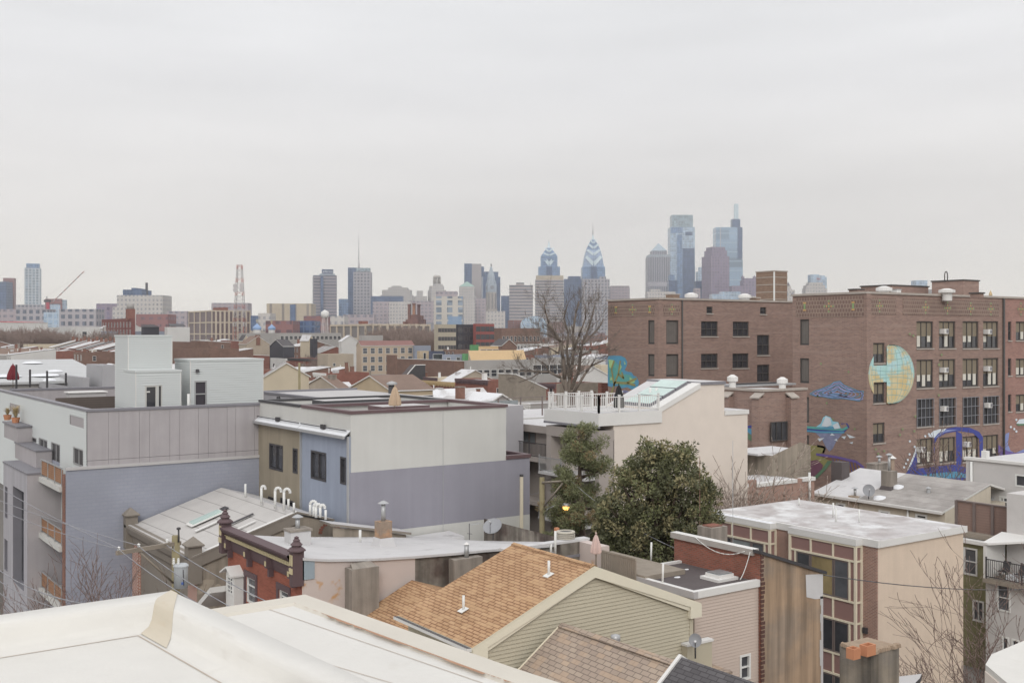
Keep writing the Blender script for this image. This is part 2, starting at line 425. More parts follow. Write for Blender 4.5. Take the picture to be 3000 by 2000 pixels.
# ---------------- small builders ----------------
def umbrella(px,pt,pb,D,cloth,label,wid=.26,name='closed_umbrella'):
 x,y=W(px,D);zb,zt=zz(pb,D),zz(pt,D)
 T=Thing(name,label,'umbrella',None,(x,y,zb));h=zt-zb
 m=MB();m.cyl((x,y,zb-.5),(x,y,zt),.03,.025,m_weather);T.part('pole',m)
 c=MB();N=16
 prof=[(.9,.16),(1.0,.2),(.93,.42),(.7,.62),(.42,.84),(.24,.93),(.1,.97),(.02,1.0)]
 for k in range(len(prof)-1):
  for j in range(N):
   def P(r,t,j):q=wid*r*(1+(.17 if j%2 else-.17));a=2*pi*j/N;return(x+q*cos(a),y+q*sin(a),zb+h*t+(.03*(j%2)if t<.25 else 0))
   c.face([P(*prof[k],j),P(*prof[k],(j+1)%N),P(*prof[k+1],(j+1)%N),P(*prof[k+1],j)],cloth)
 T.part('canopy',c);m=MB();m.cyl((x,y,zt-.02),(x,y,zt+.07),.04,.015,cloth);T.part('finial',m)
 b=MB();b.lathe(x,y,[(.0,zb-.5),(.26,zb-.5),(.24,zb-.42),(.05,zb-.38),(0,zb-.38)],m_dark,12);T.part('base',b)
def dish(px,py,D,r,label,az=-2.2,el=.5,mast=.7):
 x,y=W(px,D);z=zz(py,D);T=Thing('satellite_dish',label,'satellite dish',None,(x,y,z-mast))
 d=Vector((cos(az)*cos(el),sin(az)*cos(el),sin(el)));q=d.to_track_quat('Z','Y');c=Vector((x,y,z))
 m=MB();R_=[0,.3,.55,.8,1.0];N=18
 for k in range(4):
  for j in range(N):
   def P(k,j):a=2*pi*j/N;rr=r*R_[k];return c+q@Vector((rr*cos(a),rr*sin(a)*1.08,.3*rr*rr/r))
   m.face([P(k,j),P(k,(j+1)%N),P(k+1,(j+1)%N),P(k+1,j)],m_dish,True)
   m.face([P(k,j)-d*.02,P(k+1,j)-d*.02,P(k+1,(j+1)%N)-d*.02,P(k,(j+1)%N)-d*.02],m_dish,True)
 T.part('reflector',m)
 m=MB();m.tube([c-d*.02,c-d*.12-Vector((0,0,.1)),(x,y,z-mast)],.028,m_dark);T.part('mast',m)
 m=MB();lo=c+q@Vector((0,-r*.95,.1));tip=c+d*r*1.05+q@Vector((0,-r*.25,0));m.tube([lo,tip],.015,m_dark);T.part('arm',m)
 m=MB();m.cyl(tip-d*.06,tip+d*.1,.05,.04,m_galv);T.part('receiver',m)
def chimney(x,y,z0,z1,wx,wy,m,label,pots=0,cap=True,flue=None,name='chimney',shoulder=None,flash=None):
 T=Thing(name,label,'chimney',None,(x,y,z0));b=MB();b.box(x-wx/2,x+wx/2,y-wy/2,y+wy/2,z0,z1,m);T.part('stack',b)
 if cap:b=MB();b.box(x-wx/2-.05,x+wx/2+.05,y-wy/2-.05,y+wy/2+.05,z1+.002,z1+.1,m_conc2);T.part('cap',b)
 if flash:b=MB();b.lathe(x,y,[(wx*1.0,z0),(wx*.8,z0+.35),(wx*.72,z0+.5)],flash,4,rot=pi/4);T.part('flashing',b)
 for k in range(pots):
  b=MB();yy=y+(k-(pots-1)/2)*wy*.45;b.lathe(x,yy,[(.13,z1+.1),(.15,z1+.3),(.11,z1+.3),(.1,z1+.1)],m_terra,8);T.part('chimney_pot',b)
 if flue:
  b=MB();b.cyl((x,y,z1),(x,y,z1+flue),.1,.1,m_galv,10);T.part('flue',b)
  b=MB();b.lathe(x,y,[(.07,z1+flue),(.26,z1+flue+.04),(.1,z1+flue+.14),(0,z1+flue+.17)],m_galv,12);T.part('flue_cap',b)
 return T
def gooseneck(px,pb,pt,D,label,r=.07,hook=.26,dx=1):
 x,y=W(px,D);z0,z1=zz(pb,D),zz(pt,D)
 m=MB();pts=[(x,y,z0-.1),(x,y,z1-hook*.5)]
 if hook:
  for k in range(1,7):a=pi*k/6;pts.append((x+dx*RX*hook/2*(1-cos(a)),y+dx*RY*hook/2*(1-cos(a)),z1-hook*.5+hook*.5*sin(a)))
  pts.append((pts[-1][0],pts[-1][1],pts[-1][2]-.08))
 else:pts[-1]=(x,y,z1)
 m.tube(pts,r,m_pvc,8);single('vent_pipe',m,label,'vent pipe',None,(x,y,z0-.1))
def roofvent(px,pb,pt,D,label,r=.5):
 x,y=W(px,D);z0,z1=zz(pb,D),zz(pt,D);h=z1-z0
 T=Thing('roof_ventilator',label,'ventilator',None,(x,y,z0-.4))
 b=MB();b.lathe(x,y,[(r*.62,z0-.4),(r*.62,z0+h*.45)],m_white,14,True);T.part('base',b)
 b=MB();b.lathe(x,y,[(r*.55,z0+h*.4),(r,z0+h*.5),(r,z0+h*.82),(r*.8,z0+h*.86),(r*.3,z1),(0,z1)],m_white,14);T.part('hood',b)
def rail(T,pts,h,m,post=.09,gap=.13,bal=.018,spacing=None,name='railing',posts=True,wid=.03):
 for a,b in zip(pts[:-1],pts[1:]):
  A=Vector(a);B=Vector(b);d=B-A;L=d.length;d.normalize();n=Vector((-d.y,d.x,0))
  r=MB()
  for zo in(.1,h-.06):
   q=[A+n*wid,B+n*wid,B-n*wid,A-n*wid];r.slab([(p.x,p.y,p.z+zo+.05)for p in q],.05,m)
  k=1;N=max(1,int(L/gap))
  for k in range(1,N):
   c=A+d*(L*k/N);r.box(c.x-bal,c.x+bal,c.y-bal,c.y+bal,c.z+.1,c.z+h-.06,m,skip='TB')
  T.part(name,r)
  if posts:
   n_=max(1,round(L/(spacing or L)))
   for k in range(n_+1):
    c=A+d*(L*k/n_);p=MB();p.box(c.x-post,c.x+post,c.y-post,c.y+post,c.z-.1,c.z+h+.05,m)
    p.box(c.x-post*1.3,c.x+post*1.3,c.y-post*1.3,c.y+post*1.3,c.z+h+.052,c.z+h+.1,m);T.part('post',p)
def paint(T,ax,c,pts,m,off=.012,name='mural',parent=None):
 q=[]
 for px,py in pts:
  u,z=on(ax,c,px,py);q.append((u,c-off,z)if ax=='S' else(c-off,u,z))
 b=MB();b.face(q,m);return T.part(name,b,None,parent)
def brush(mb,ax,c,pts,wd,m,off=.02):
 q=[on(ax,c,*p)for p in pts]
 for(u0,z0),(u1,z1)in zip(q[:-1],q[1:]):
  l=hypot(u1-u0,z1-z0)or 1;nx,nz=-(z1-z0)/l*wd/2,(u1-u0)/l*wd/2
  f=[(u0+nx,z0+nz),(u1+nx,z1+nz),(u1-nx,z1-nz),(u0-nx,z0-nz)]
  mb.face([(a,c-off,b)if ax=='S' else(c-off,a,b)for a,b in f],m)
def cap_ring(T,x0,x1,y0,y1,z,m,t=.3,h=.12,o=.05,name='parapet_cap'):
 b=MB();b.box(x0-o,x1+o,y0-o,y0+t,z,z+h,m);b.box(x0-o,x1+o,y1-t,y1+o,z,z+h,m)
 b.box(x0-o,x0+t,y0+t,y1-t,z,z+h,m);b.box(x1-t,x1+o,y0+t,y1-t,z,z+h,m);T.part(name,b)
def parapet_box(mb,x0,x1,y0,y1,z0,z1,m,roof,t=.25,ph=.6,sides='SWEN'):
 """closed box whose top is a sunken roof between parapets"""
 zr=z1-ph
 mb.box(x0,x1,y0,y1,z0,z1,m,skip='TB'+sides.translate(str.maketrans('','',sides)))
 a,b,c,d=x0+t,x1-t,y0+t,y1-t
 mb.face([(x0,y0,z1),(x1,y0,z1),(b,c,z1),(a,c,z1)],m);mb.face([(x1,y0,z1),(x1,y1,z1),(b,d,z1),(b,c,z1)],m)
 mb.face([(x1,y1,z1),(x0,y1,z1),(a,d,z1),(b,d,z1)],m);mb.face([(x0,y1,z1),(x0,y0,z1),(a,c,z1),(a,d,z1)],m)
 P=[(a,c),(b,c),(b,d),(a,d)]
 for k in range(4):
  p,q=P[k],P[(k+1)%4];mb.face([(*p,z1),(*q,z1),(*q,zr),(*p,zr)],m)
 mb.face([(*p,zr)for p in P],roof)
# ============ A: metal clad apartment building with concrete panels ============
Ax,Ay=W(255,58);Az=zz(1206,58);ABx=hitY(760,Ay)
A=Thing('apartment_building','corrugated metal and concrete apartment building with purple-grey side wall','building',None,(Ax,Ay,0))
Azb=zz(1372,58);A1y=96
wins=[(18,30,1259,1276),(36,58,1263,1290),(94,108,1280,1298),(115,140,1285,1360),(151,177,1297,1370),(216,245,1312,1364)]
ops=[rect('W',Ax,*q)for q in wins];vents=[rect('W',Ax,30,60,1184,1208),rect('W',Ax,206,247,1220,1249)]
b=MB();b.wall('W',Ax,Ay,A1y,Azb-3.6,Az,m_corr,ops+vents,.1,(.14,.045))
A.part('metal_cladding',b)
b=MB()
jx=[255,317,348,408,438,497,526,581,610,665,690,745,762]
for p,q in zip(jx[:-1],jx[1:]):
 b.box(hitY(p,Ay)+.007,hitY(q,Ay)-.007,Ay-.03,Ay,Azb+.42,Az,m_conc);b.box(hitY(p,Ay)+.007,hitY(q,Ay)-.007,Ay-.03,Ay,Azb,Azb+.4,m_conc)
A.part('concrete_panels',b)
b=MB();b.box(Ax+.05,ABx+10,Ay,A1y,Azb-3,Az-1.15,m_dark,m_bitum);b.box(Ax+.05,ABx,Ay,Ay+.28,Az-1.2,Az,m_conc)
b.box(Ax+.001,Ax+.28,Ay+.28,A1y,Az-1.2,Az,m_conc);b.box(Ax+.28,ABx+8,84,84.3,Az-1.2,Az+.1,m_conc);A.part('body',b)
b=MB();b.box(Ax-.06,ABx+.05,Ay-.1,Ay+.33,Az+.001,Az+.13,m_cap);b.box(Ax-.06,Ax+.33,Ay+.33,A1y,Az+.001,Az+.13,m_cap)
b.box(Ax+.35,ABx+9,83.95,84.4,Az+.101,Az+.24,m_cap);A.part('parapet_cap',b)
yP=Ay-.12;xL=hitY(193,yP)
b=MB();b.box(xL+.05,ABx,yP,yP+.3,0,Azb-.02,m_purple);b.box(xL+1.1,ABx,yP+.3,Ay+18,0,Azb-.3,m_purple,m_bitum);A.part('purple_side_wall',b)
b=MB();b.box(xL,ABx+.02,yP-.07,Ay,Azb-.021,Azb+.13,m_roofl);A.part('ledge_flashing',b)
b=MB();b.box(xL+.05,ABx,yP-.02,yP,0,1.9,m_stain);A.part('base_render',b)
for k,o in enumerate(ops):window(A,'W',Ax,o,m_galv,g_dark if k%2 else g_mid,.08,(2 if k>2 else 1,1),.1)
for o in vents:
 b=MB();n=5
 for i in range(n):z=o[2]+(o[3]-o[2])*i/n;b.box(Ax+.03,Ax+.09,o[0],o[1],z,z+(o[3]-o[2])/n*.55,m_cap)
 b.box(Ax+.1,Ax+.12,o[0],o[1],o[2],o[3],m_dark);A.part('louvre',b)
# brick pier, balconies and projecting bay on the street side
b=MB();b.box(xL,xL+1.2,yP+.301,yP+.85,0,Azb-.3,m_rbrick2);A.part('brick_pier',b)
yb=hitX(121,xL)
DB=dep(xL,(yb+yP)/2)
for k,(pr,ps)in enumerate(((1362,1412),(1537,1582),(1702,1750))):
 zt_,zs=zz(pr,DB),zz(ps,DB)
 b=MB();b.box(xL-.15,xL+1.5,yP+.86,yb,zs-.28,zs-.001,m_offw);A.part('balcony_slab',b)
 b=MB();b.box(xL+.02,xL+.06,yP+.9,yb-.05,zs+.12,zt_-.05,m_woodslat);f=A.part('balcony_railing',b)
 b=MB()
 for i in range(4):yy=yP+.9+(yb-.06-yP-.9)*i/3;b.box(xL-.03,xL+.018,yy,yy+.06,zs,zt_,m_galv)
 b.box(xL-.04,xL+.03,yP+.88,yb-.02,zt_,zt_+.06,m_galv);A.part('rail_frame',b,None,f)
 if k<2:
  o=(yP+1.25,yb-.9,zs-2.75,zs-.75);window(A,'W',xL+1.5,o,m_galv,g_dark,.07,(2,1),.05)
b=MB();b.box(xL+1.5,xL+1.7,yP+.3,yb+5,0,Azb-.4,m_cap);A.part('recess_wall',b)
xb=hitY(80,yb);yb2=hitX(10,xb)
zb1=zz(1391,dep(xb,yb))
b=MB();b.wall('W',xb,yb,yb2,0,zb1,mat('light_grey_panel','#aaa7ad',.6,.06,.6,streak=.15),[rect('W',xb,38,70,1432,1716),rect('W',xb,14,22,1425,1517),rect('W',xb,13,22,1580,1670)],.5,None,m_cap)
b.box(xb+.005,xL+1.6,yb+.01,yb2,0,zb1-.01,m_conc,skip='W');b.box(xb,xL+1.5,yb,yb+.01,0,zb1,m_conc,skip='BT')
b.box(xb+.52,xb+.6,yb+.1,yb2-.1,.2,zb1-.1,g_mid);A.part('projecting_bay',b)
b=MB();b.box(xb-.05,xL+1.45,yb-.05,yb2,zb1+.002,zb1+.1,m_cap);A.part('bay_cap',b)
y1,y2=hitX(106,xL+.2),hitX(44,xL+.2)
b=MB();b.box(xL+.2,Ax-.02,y1,y2,zb1+.1,zb1+1.05,m_conc);b.box(xL+.15,Ax-.01,y1-.05,y2+.05,zb1+1.052,zb1+1.13,m_cap);A.part('bay_parapet',b)
y3=hitX(12,xL+.2)
b=MB();b.box(xL+.2,Ax-.02,y2-.8,y3,zb1+1.14,zb1+2.1,m_conc);b.box(xL+.1,Ax-.01,y2-.9,y3+.1,zb1+2.102,zb1+2.2,m_cap);A.part('upper_bay_block',b)
# grasses in pots
for k,(px,hh,lab)in enumerate(((22,.6,'orange pot of dry grass on the grey bay top, left of its neighbour'),(46,.95,'big clump of dry straw coloured grass on the grey bay top'))):
 y=hitX(px,xL+.6);z=zb1+2.2;T=Thing('potted_grass',lab,'potted plant',None,(xL+.6,y,z));p=MB();p.lathe(xL+.6,y,[(0,z),(.2,z),(.28,z+.35),(.22,z+.35)],m_terra,12);T.part('pot',p)
 p=MB();rnd=random.Random(k)
 for i in range(150):
  a=rnd.uniform(0,2*pi);r=rnd.uniform(.1,.55)*hh/.7;h=rnd.uniform(.4,1)*hh;q=Vector((xL+.6,y,z+.3));t=q+Vector((r*cos(a),r*sin(a),h));mid=q+Vector((r*.35*cos(a),r*.35*sin(a),h*.75));s_=Vector((-sin(a),cos(a),0))*.012
  p.face([q-s_,q+s_,mid+s_,mid-s_],mat('dry_grass','#b09b6c',.9,.2,5));p.face([mid-s_,mid+s_,t],mat('dry_grass','#b09b6c'))
 T.part('grass',p)
# roof deck fence and rooftop cabins
yF=69.5
b=MB();zF=zz(1160,dep(hitY(340,yF),yF));b.box(Ax+.3,hitY(340,yF),yF,yF+.06,Az-1.2,zF,m_brownwood);A.part('deck_screen',b)
def cabin(T,x0,x1,y0,y1,z1,ops,name,W_ops=()):
 b=MB();b.wall('S',y0,x0,x1,Az-1.2,z1,m_corr,ops,.1,(.14,.045));b.wall('W',x0,y0,y1,Az-1.2,z1,m_corr,W_ops,.1,(.14,.045))
 b.box(x0+.001,x1,y0+.001,y1,Az-1.2,z1-.05,m_corr,skip='SWB');T.part(name,b)
 b=MB();b.box(x0-.06,x1+.06,y0-.06,y1+.05,z1+.001,z1+.12,m_corr);T.part('roof_cap',b)
 b=MB();b.box(x0-.035,x0+.02,y0-.035,y0+.02,Az-1.2,z1,m_white);b.box(x1-.02,x1+.03,y0-.035,y0+.02,Az-1.2,z1,m_white);T.part('corner_trim',b)
y1_=63.2;x0_=hitY(376+22,y1_);z_=zz(1091,dep(x0_,y1_))
o1=rect('S',y1_,424,461,1128,1215);o2=rect('S',y1_,462,475,1128,1215);o1=(o1[0],o1[1],Az-1.1,o1[3]);o2=(o1[1]+.02,o2[1],Az-1.1,o1[3])
cabin(A,x0_,hitY(529,y1_),y1_,y1_+2.3,z_,[o1,o2],'stair_cabin')
d=window(A,'S',y1_,o1,m_offw,g_dark,.1,(1,1),.08,name='glass_door');window(A,'S',y1_,o2,m_offw,g_dark,.06,(1,1),.08,name='sidelight')
b=MB();b.box(o1[0]+.12,o1[0]+.3,y1_-.0,y1_+.05,o1[3]-.42,o1[3]-.34,m_white);A.part('notice',b,None,d)
y2_=65.0;x0_=hitY(376,y2_);z_=zz(987,dep(x0_,y2_));yy2=hitX(338,x0_)
cabin(A,x0_,hitY(503,y2_),y2_,yy2,z_,[],'lift_tower',[rect('W',x0_,380,389,1124,1187)]if False else())
o=rect('W',hitY(376,y2_),352,360,1125,1188)
y3_=64.2;x0_=hitY(558,y3_);z_=zz(1058,dep(x0_,y3_));o=rect('S',y3_,569,606,1115,1200);o=(o[0],o[1],Az-1.1,o[3])
cabin(A,x0_,hitY(770,y3_),y3_,hitX(513,x0_),z_,[o],'roof_cabin')
fr=window(A,'S',y3_,o,m_galv,mat('dark_door','#3f3a41',.5,.04,bump=0),.09,(1,1),.07,name='metal_door')
b=MB();zc=zz(1154,dep(o[0],y3_));b.box(o[0]+.1,o[1]-.1,y3_-.03,y3_+.02,zc-.04,zc+.03,m_galv);A.part('push_bar',b,None,fr)
b=MB();ux,uz=on('S',y3_,577,1085);b.lathe(ux,y3_-.1,[(.0,uz-.1),(.12,uz-.1),(.1,uz+.08),(0,uz+.1)],m_dark,10);A.part('wall_lamp',b)
b=MB();ux=hitY(552,y3_-1);b.cyl((ux,y3_-1,Az-1.2),(ux,y3_-1,zz(1158,62)),.08,.08,m_pvc,8);A.part('vent_stub',b)
b=MB();cx_=hitY(258,78);b.box(cx_-1.2,cx_+1.2,78,79.2,Az-1.1,Az+.12,m_roofl);b.box(cx_-1.3,cx_+1.3,77.9,79.3,Az+.122,Az+.2,m_white);A.part('skylight_box',b)
sil(0,760,1155,1200,58)
# ============ B: white and mauve house pair ============
Bx=ABx;Bc=hitX(1028,Bx);By1=Ay-.02;Bx1=hitY(1483,Bc);DBc=dep(Bx,Bc);Bz=zz(1213,DBc)
B=Thing('modern_row_house','white topped flat-roofed house pair with mauve side and olive and blue fronts','building',None,(Bx,Bc,0))
ym=(Bc+By1)/2-.15
b=MB();zW=zz(1384,DBc)
parapet_box(b,Bx,Bx1,Bc,By1,zz(1279,DBc)+.1,Bz,m_offw,m_roofl,.25,.75);B.part('upper_storey',b)
b=MB();b.box(Bx+.01,Bx1-.01,Bc-.001,Bc+.2,zW,zz(1279,DBc)+.11,m_offw,skip='TB');B.part('side_wall_upper',b)
fx=Bx-.07
yj=hitX(884,fx)
wB=[[(789,829,1301,1377),(858,872,1313,1386),(786,802,1455,1475),(822,862,1462,1490)],[(911,956,1322,1406),(997,1014,1338,1418)]]
for k,(ya,yb_,mm)in enumerate(((yj+.02,By1,m_olive),(Bc+.04,yj-.02,m_blue))):
 b=MB();oo=[rect('W',fx,*q)for q in wB[k]]
 b.wall('W',fx,ya,yb_,0,zz(1279,DBc),mm,oo,.12);b.box(fx,Bx1,ya,yb_,0,zz(1279,DBc),mm,skip='W');B.part('front_wall',b,'olive front wall' if not k else 'blue front wall')
 for o in oo:window(B,'W',fx,o,m_dark,g_dark,.1,(2 if o[1]-o[0]>1 else 1,1),.1)
 zg=zz(1279,DBc);b=MB()
 b.slab([(fx-.25,ya,zg+.04),(Bx,ya,zg+.3),(Bx,yb_,zg+.3),(fx-.25,yb_,zg+.04)],.06,m_snow,m_galv);e_=B.part('gutter_roof',b)
 b=MB();b.box(fx-.36,fx-.251,ya,yb_,zg-.1,zg+.03,m_galv);B.part('gutter',b,None,e_)
 b=MB();b.tube([(fx-.12,ya+.1,zg+.3),(fx-.12,yb_-.1,zg+.3)],.03,m_dark)
 b.box(fx-.16,fx-.02,(ya+yb_)/2-.2,(ya+yb_)/2+.2,zg+.2,zg+.42,m_dark);B.part('snow_guard_rail',b,None,e_)
b=MB();b.box(fx-.1,fx,yj-.05,yj+.05,0,zz(1279,DBc),m_galv);b.box(fx-.1,fx,Bc+.04,Bc+.14,0,zz(1279,DBc),m_galv);B.part('downpipe',b)
xE=hitY(1552,Bc);zE=zz(1345,dep(Bx1,Bc))
b=MB();b.box(fx+.02,Bx1,Bc,Bc+.2,10.04,zW,m_purple2,skip='TB');b.box(Bx1,xE,Bc,Bc+5.5,10.04,zE,m_purple2,m_bitum,skip='W')
B.part('mauve_side_wall',b)
b=MB();b.box(fx+.02,xE,Bc,Bc+5,0,10.04,m_offw,skip='T');B.part('white_base_wall',b);xj=hitY(1298,Bc);b=MB();b.box(xj-.012,xj+.012,Bc-.006,Bc+.001,0,Bz,m_galv);B.part('control_joint',b)
b=MB();b.box(Bx1-.02,xE+.06,Bc-.06,Bc+.25,zE+.001,zE+.2,m_brcap);b.box(xE-.2,xE+.06,Bc+.25,Bc+5.5,zE+.001,zE+.2,m_brcap);B.part('low_parapet_cap',b)
cap_ring(B,Bx,Bx1,Bc,ym,Bz+.001,m_brcap,.28,.15,.07)
cap_ring(B,Bx,Bx1,ym+.38,By1,Bz+.001,m_dark,.28,.14,.05)
b=MB();b.box(Bx+.3,Bx1-.3,ym-.1,ym+.3,Bz-.7,Bz-.002,m_offw);B.part('party_parapet',b)
for(a,c_,d,e_,mm)in((.34,.64,Bc+2.6,Bc+2.9,m_brcap),(.3,.75,ym+3.2,ym+3.5,m_dark)):
 xa,xb_=Bx+(Bx1-Bx)*a,Bx+(Bx1-Bx)*c_
 b=MB();b.box(xa,xb_,d,d+1.6,Bz-.74,Bz-.15,m_offw);b.box(xa-.05,xb_+.05,d-.05,d+1.65,Bz-.149,Bz+.1,mm,m_roofl);B.part('roof_hatch',b)
b=MB();px_=hitY(1528,Bc-.1);b.box(px_-.07,px_+.07,Bc-.16,Bc-.03,0,zz(1392,dep(px_,Bc)),m_trimc);b.cyl((px_,Bc-.1,zz(1392,60)),(px_,Bc-.1,zz(1386,60)),.1,.1,m_dark);B.part('side_downpipe',b)
umbrella(1157,1130,1200,dep(hitY(1157,Bc+.9),Bc+.9),m_umbt,'closed tan umbrella on the white flat roof with brown edging',.29)
T=Thing('flue_pipe','dark metal flue with round cap beside the tan umbrella','flue',None,(*W(1148,90),8));b=MB();x,y=W(1148,90);b.cyl((x,y,8),(x,y,zz(1128,90)),.3,.3,m_dark,10);T.part('pipe',b);b=MB();z=zz(1128,90);b.lathe(x,y,[(.2,z),(.45,z+.05),(.45,z+.2),(0,z+.35)],m_galv,10);T.part('cap',b)
sil(760,1552,1165,1200,57)
# long grey neighbour behind
Gx=34.6;ya=hitX(1500,Gx);yb_=hitX(757,Gx);Gz=zz(1150,dep(Gx,yb_))
G=Thing('grey_stucco_building','long pale grey stucco building with dark parapet line behind the white and mauve pair','building',None,(Gx,60,0))
b=MB();b.box(Gx,Gx+9,Ay+.5,yb_,0,Gz,mat('pale_grey_stucco','#a5a2a6',.9,.05,.5),m_roofl);G.part('body',b)
b=MB();b.box(Gx-.08,Gx+.3,Ay+.4,yb_+.1,Gz+.001,Gz+.16,m_cap);b.box(Gx+.3,Gx+9.1,yb_-.3,yb_+.1,Gz+.001,Gz+.16,m_cap);G.part('parapet_cap',b)
b=MB();u,z=on('W',Gx,819,1167);b.cyl((Gx,u,z),(Gx-.2,u,z),.18,.18,m_dark,10);G.part('wall_vent',b)
# ============ C: cream stucco house with roof deck ============
Cx,Cy=W(1754,67);Cz=zz(1246,67);Cx1=hitY(1932,Cy);Cx2=hitY(2122,Cy);Cx3=hitY(2190,Cy);Cy1=hitX(1601,Cx)
C_=Thing('stucco_house','cream stucco house with white railed roof deck and sloping skylights behind the two evergreens','building',None,(Cx,Cy,0))
zA=zz(1196,dep(Cx1,Cy));xr=hitY(2050,Cy);zR=zz(1124,dep(xr,Cy));zE2=zz(1122,dep(Cx2,Cy));zL=zz(1212,dep(Cx3,Cy))
prof=[(Cx+1.2,0),(Cx3,0),(Cx3,zL),(Cx2,zL),(Cx2,zE2),(xr,zR),(Cx1,zA),(Cx1,Cz),(Cx+1.2,Cz)]
b=MB();yb_=Cy1-.2
b.face([(x,Cy,z)for x,z in prof],m_stucco_c)
for k in range(len(prof)):
 p,q=prof[k],prof[(k+1)%len(prof)];b.face([(p[0],Cy,p[1]),(q[0],Cy,q[1]),(q[0],yb_,q[1]),(p[0],yb_,p[1])],m_roofw if abs(p[0]-q[0])>.1 and p[1]>1 else m_stucco_c)
b.face([(x,yb_,z)for x,z in reversed(prof)],m_stucco_c);C_.part('body',b)
# west side with loggias
b=MB()
fl=[Cz-1.0-2.95*k for k in range(4)]
for k in range(4):
 zt_=fl[k];zb_=zt_-2.3
 b.box(Cx,Cx+1.25,Cy,Cy+.3,zb_-.4,zt_+.001,m_taupe,skip='TB');b.box(Cx,Cx+1.25,Cy1-.5,Cy1,zb_-.4,zt_+.001,m_taupe,skip='TB')
 b.box(Cx-.02,Cx+1.25,Cy-.01,Cy1+.01,zt_,zt_+.66,m_taupe)
b.box(Cx+1.21,Cx+1.3,Cy+.3,Cy1-.5,0,Cz-.05,m_taupe)
C_.part('loggia_walls',b)
for k in range(1,4):
 b=MB();b.box(Cx-.9,Cx+1.2,Cy+.3,Cy1-.3,fl[k]+.52,fl[k]+.665,m_roofw);C_.part('balcony_floor',b)
 z=fl[k]+.66;rail(C_,[(Cx-.85,Cy1-.35,z),(Cx-.85,Cy+.4,z)],1.0,m_galv,.03,.12,.01,3,'balcony_railing',True,.015)
 window(C_,'W',Cx+1.2,(Cy+2.2,Cy+3.9,z+.1,z+2.05),m_alum,g_dark,.07,(2,1),.02,name='balcony_door')
# fascia round the roof
zf0,zf1=zz(1248,67),zz(1220,67)
b=MB();b.box(Cx-.12,Cx1+.1,Cy-.12,Cy1+.1,zf0,zf1+.2,m_white,m_roofw);b.box(Cx1+.1,Cx1+.12,Cy-.12,Cy,zf0,zf1+.2,m_white);C_.part('roof_fascia',b)
b=MB();b.box(Cx-.15,Cx+.0,Cy-.14,Cy1+.12,zf0-.14,zf0-.001,m_cap);C_.part('fascia_drip_edge',b)
zd=zf1+.2
xw,xe=Cx+.05,Cx1-.05;ys,yn=Cy+.05,hitX(1607,Cx)
RT=Thing('deck_railing','white post and baluster railing round the roof deck of the cream house','railing',None,(xw,ys,zd))
rail(RT,[(xw,yn,zd),(xw,ys,zd)],1.0,m_white,.055,.17,.012,1.75);rail(RT,[(xw,ys,zd),(xe,ys,zd)],1.0,m_white,.055,.17,.012,1.5)
rail(RT,[(xw+.3,yn,zd),(xw+3.6,yn,zd)],1.0,m_white,.055,.17,.012,1.2)
rail(RT,[(xe-4.0,ys+3.4,zd),(xe-.2,ys+3.4,zd)],1.0,m_white,.055,.17,.012,1.4)
umbrella(1813,1125,1208,69,m_black,'closed black umbrella on the white railed roof deck',.34)
# sloped skylights on the west slope of the stair tower
sl_=(zR-zA)/(xr-Cx1)
b=MB();b.slab([(Cx1-.1,Cy-.08,zA+.05),(xr,Cy-.08,zR+.06),(xr,Cy+.75,zR+.06),(Cx1-.1,Cy+.75,zA+.05)],.35,m_white);C_.part('slope_coping',b)
b=MB();b.box(xr+.01,Cx2+.08,Cy-.08,yb_+.05,zR-.1+.02,zR+.12,m_cap,m_roofw);C_.part('tower_coping',b)
for k in range(3):
 a0,a1=.03+k*.32,.03+k*.32+.29;x0,x1=Cx1+(xr-Cx1)*a0,Cx1+(xr-Cx1)*a1
 p=[(x0,Cy+1.0,zA+(x0-Cx1)*sl_+.22),(x1,Cy+1.0,zA+(x1-Cx1)*sl_+.22),(x1,Cy+3.6,zA+(x1-Cx1)*sl_+.22),(x0,Cy+3.6,zA+(x0-Cx1)*sl_+.22)]
 b=MB();b.slab(p,.18,g_green,m_cap);C_.part('skylight',b)
b=MB();b.box(Cx2+.01,Cx3+.08,Cy-.08,yb_+.05,zL+.01,zL+.3,m_white,m_roofw);C_.part('low_wing_coping',b)
for k,px in enumerate((1905,1923)):
 x,y=W(px,73);b=MB();b.cyl((x,y,zd-.1),(x,y,zz(1135,73)),.09,.09,m_pvc,8);single('vent_pipe',b,('left' if k==0 else 'right')+' one of two tall white pipes beside the sloping skylights','vent pipe')
sil(1600,1932,1215,1240,68);sil(1932,2122,1170,1130,70)
# attached older unit to the left
Ux=Cx+1.8;Uy0=Cy1+.05;Uy1=hitX(1480,Ux);Uz=zz(1232,dep(Ux,Uy1))
U=Thing('apartment_wing','taupe flat-roofed wing with railed walkway between the mauve wall and the cream house','building',None,(Ux,Uy0,0))
o=rect('W',Ux,1508,1570,1262,1297);b=MB();b.wall('W',Ux,Uy0,Uy1,0,Uz-.5,m_taupe,[o],.12);b.box(Ux,Ux+8,Uy0,Uy1,0,Uz-.5,m_taupe,skip='W');U.part('body',b)
b=MB();b.box(Ux-.5,Ux+8.1,Uy0-.1,Uy1+.1,Uz-.5,Uz,m_taupe,m_roofw);U.part('roof_overhang',b)
window(U,'W',Ux,o,m_alum,g_pale,.1,(3,1),.1)
zq=zz(1345,dep(Ux,Uy0));b=MB();b.box(Ux-1.4,Ux-.01,Uy0,Uy1,zq-.25,zq,m_taupe);U.part('walkway',b)
rail(U,[(Ux-1.35,Uy1,zq),(Ux-1.35,Uy0+.1,zq)],1.05,m_dark,.03,.14,.012,2.2,'walkway_railing',True,.015)
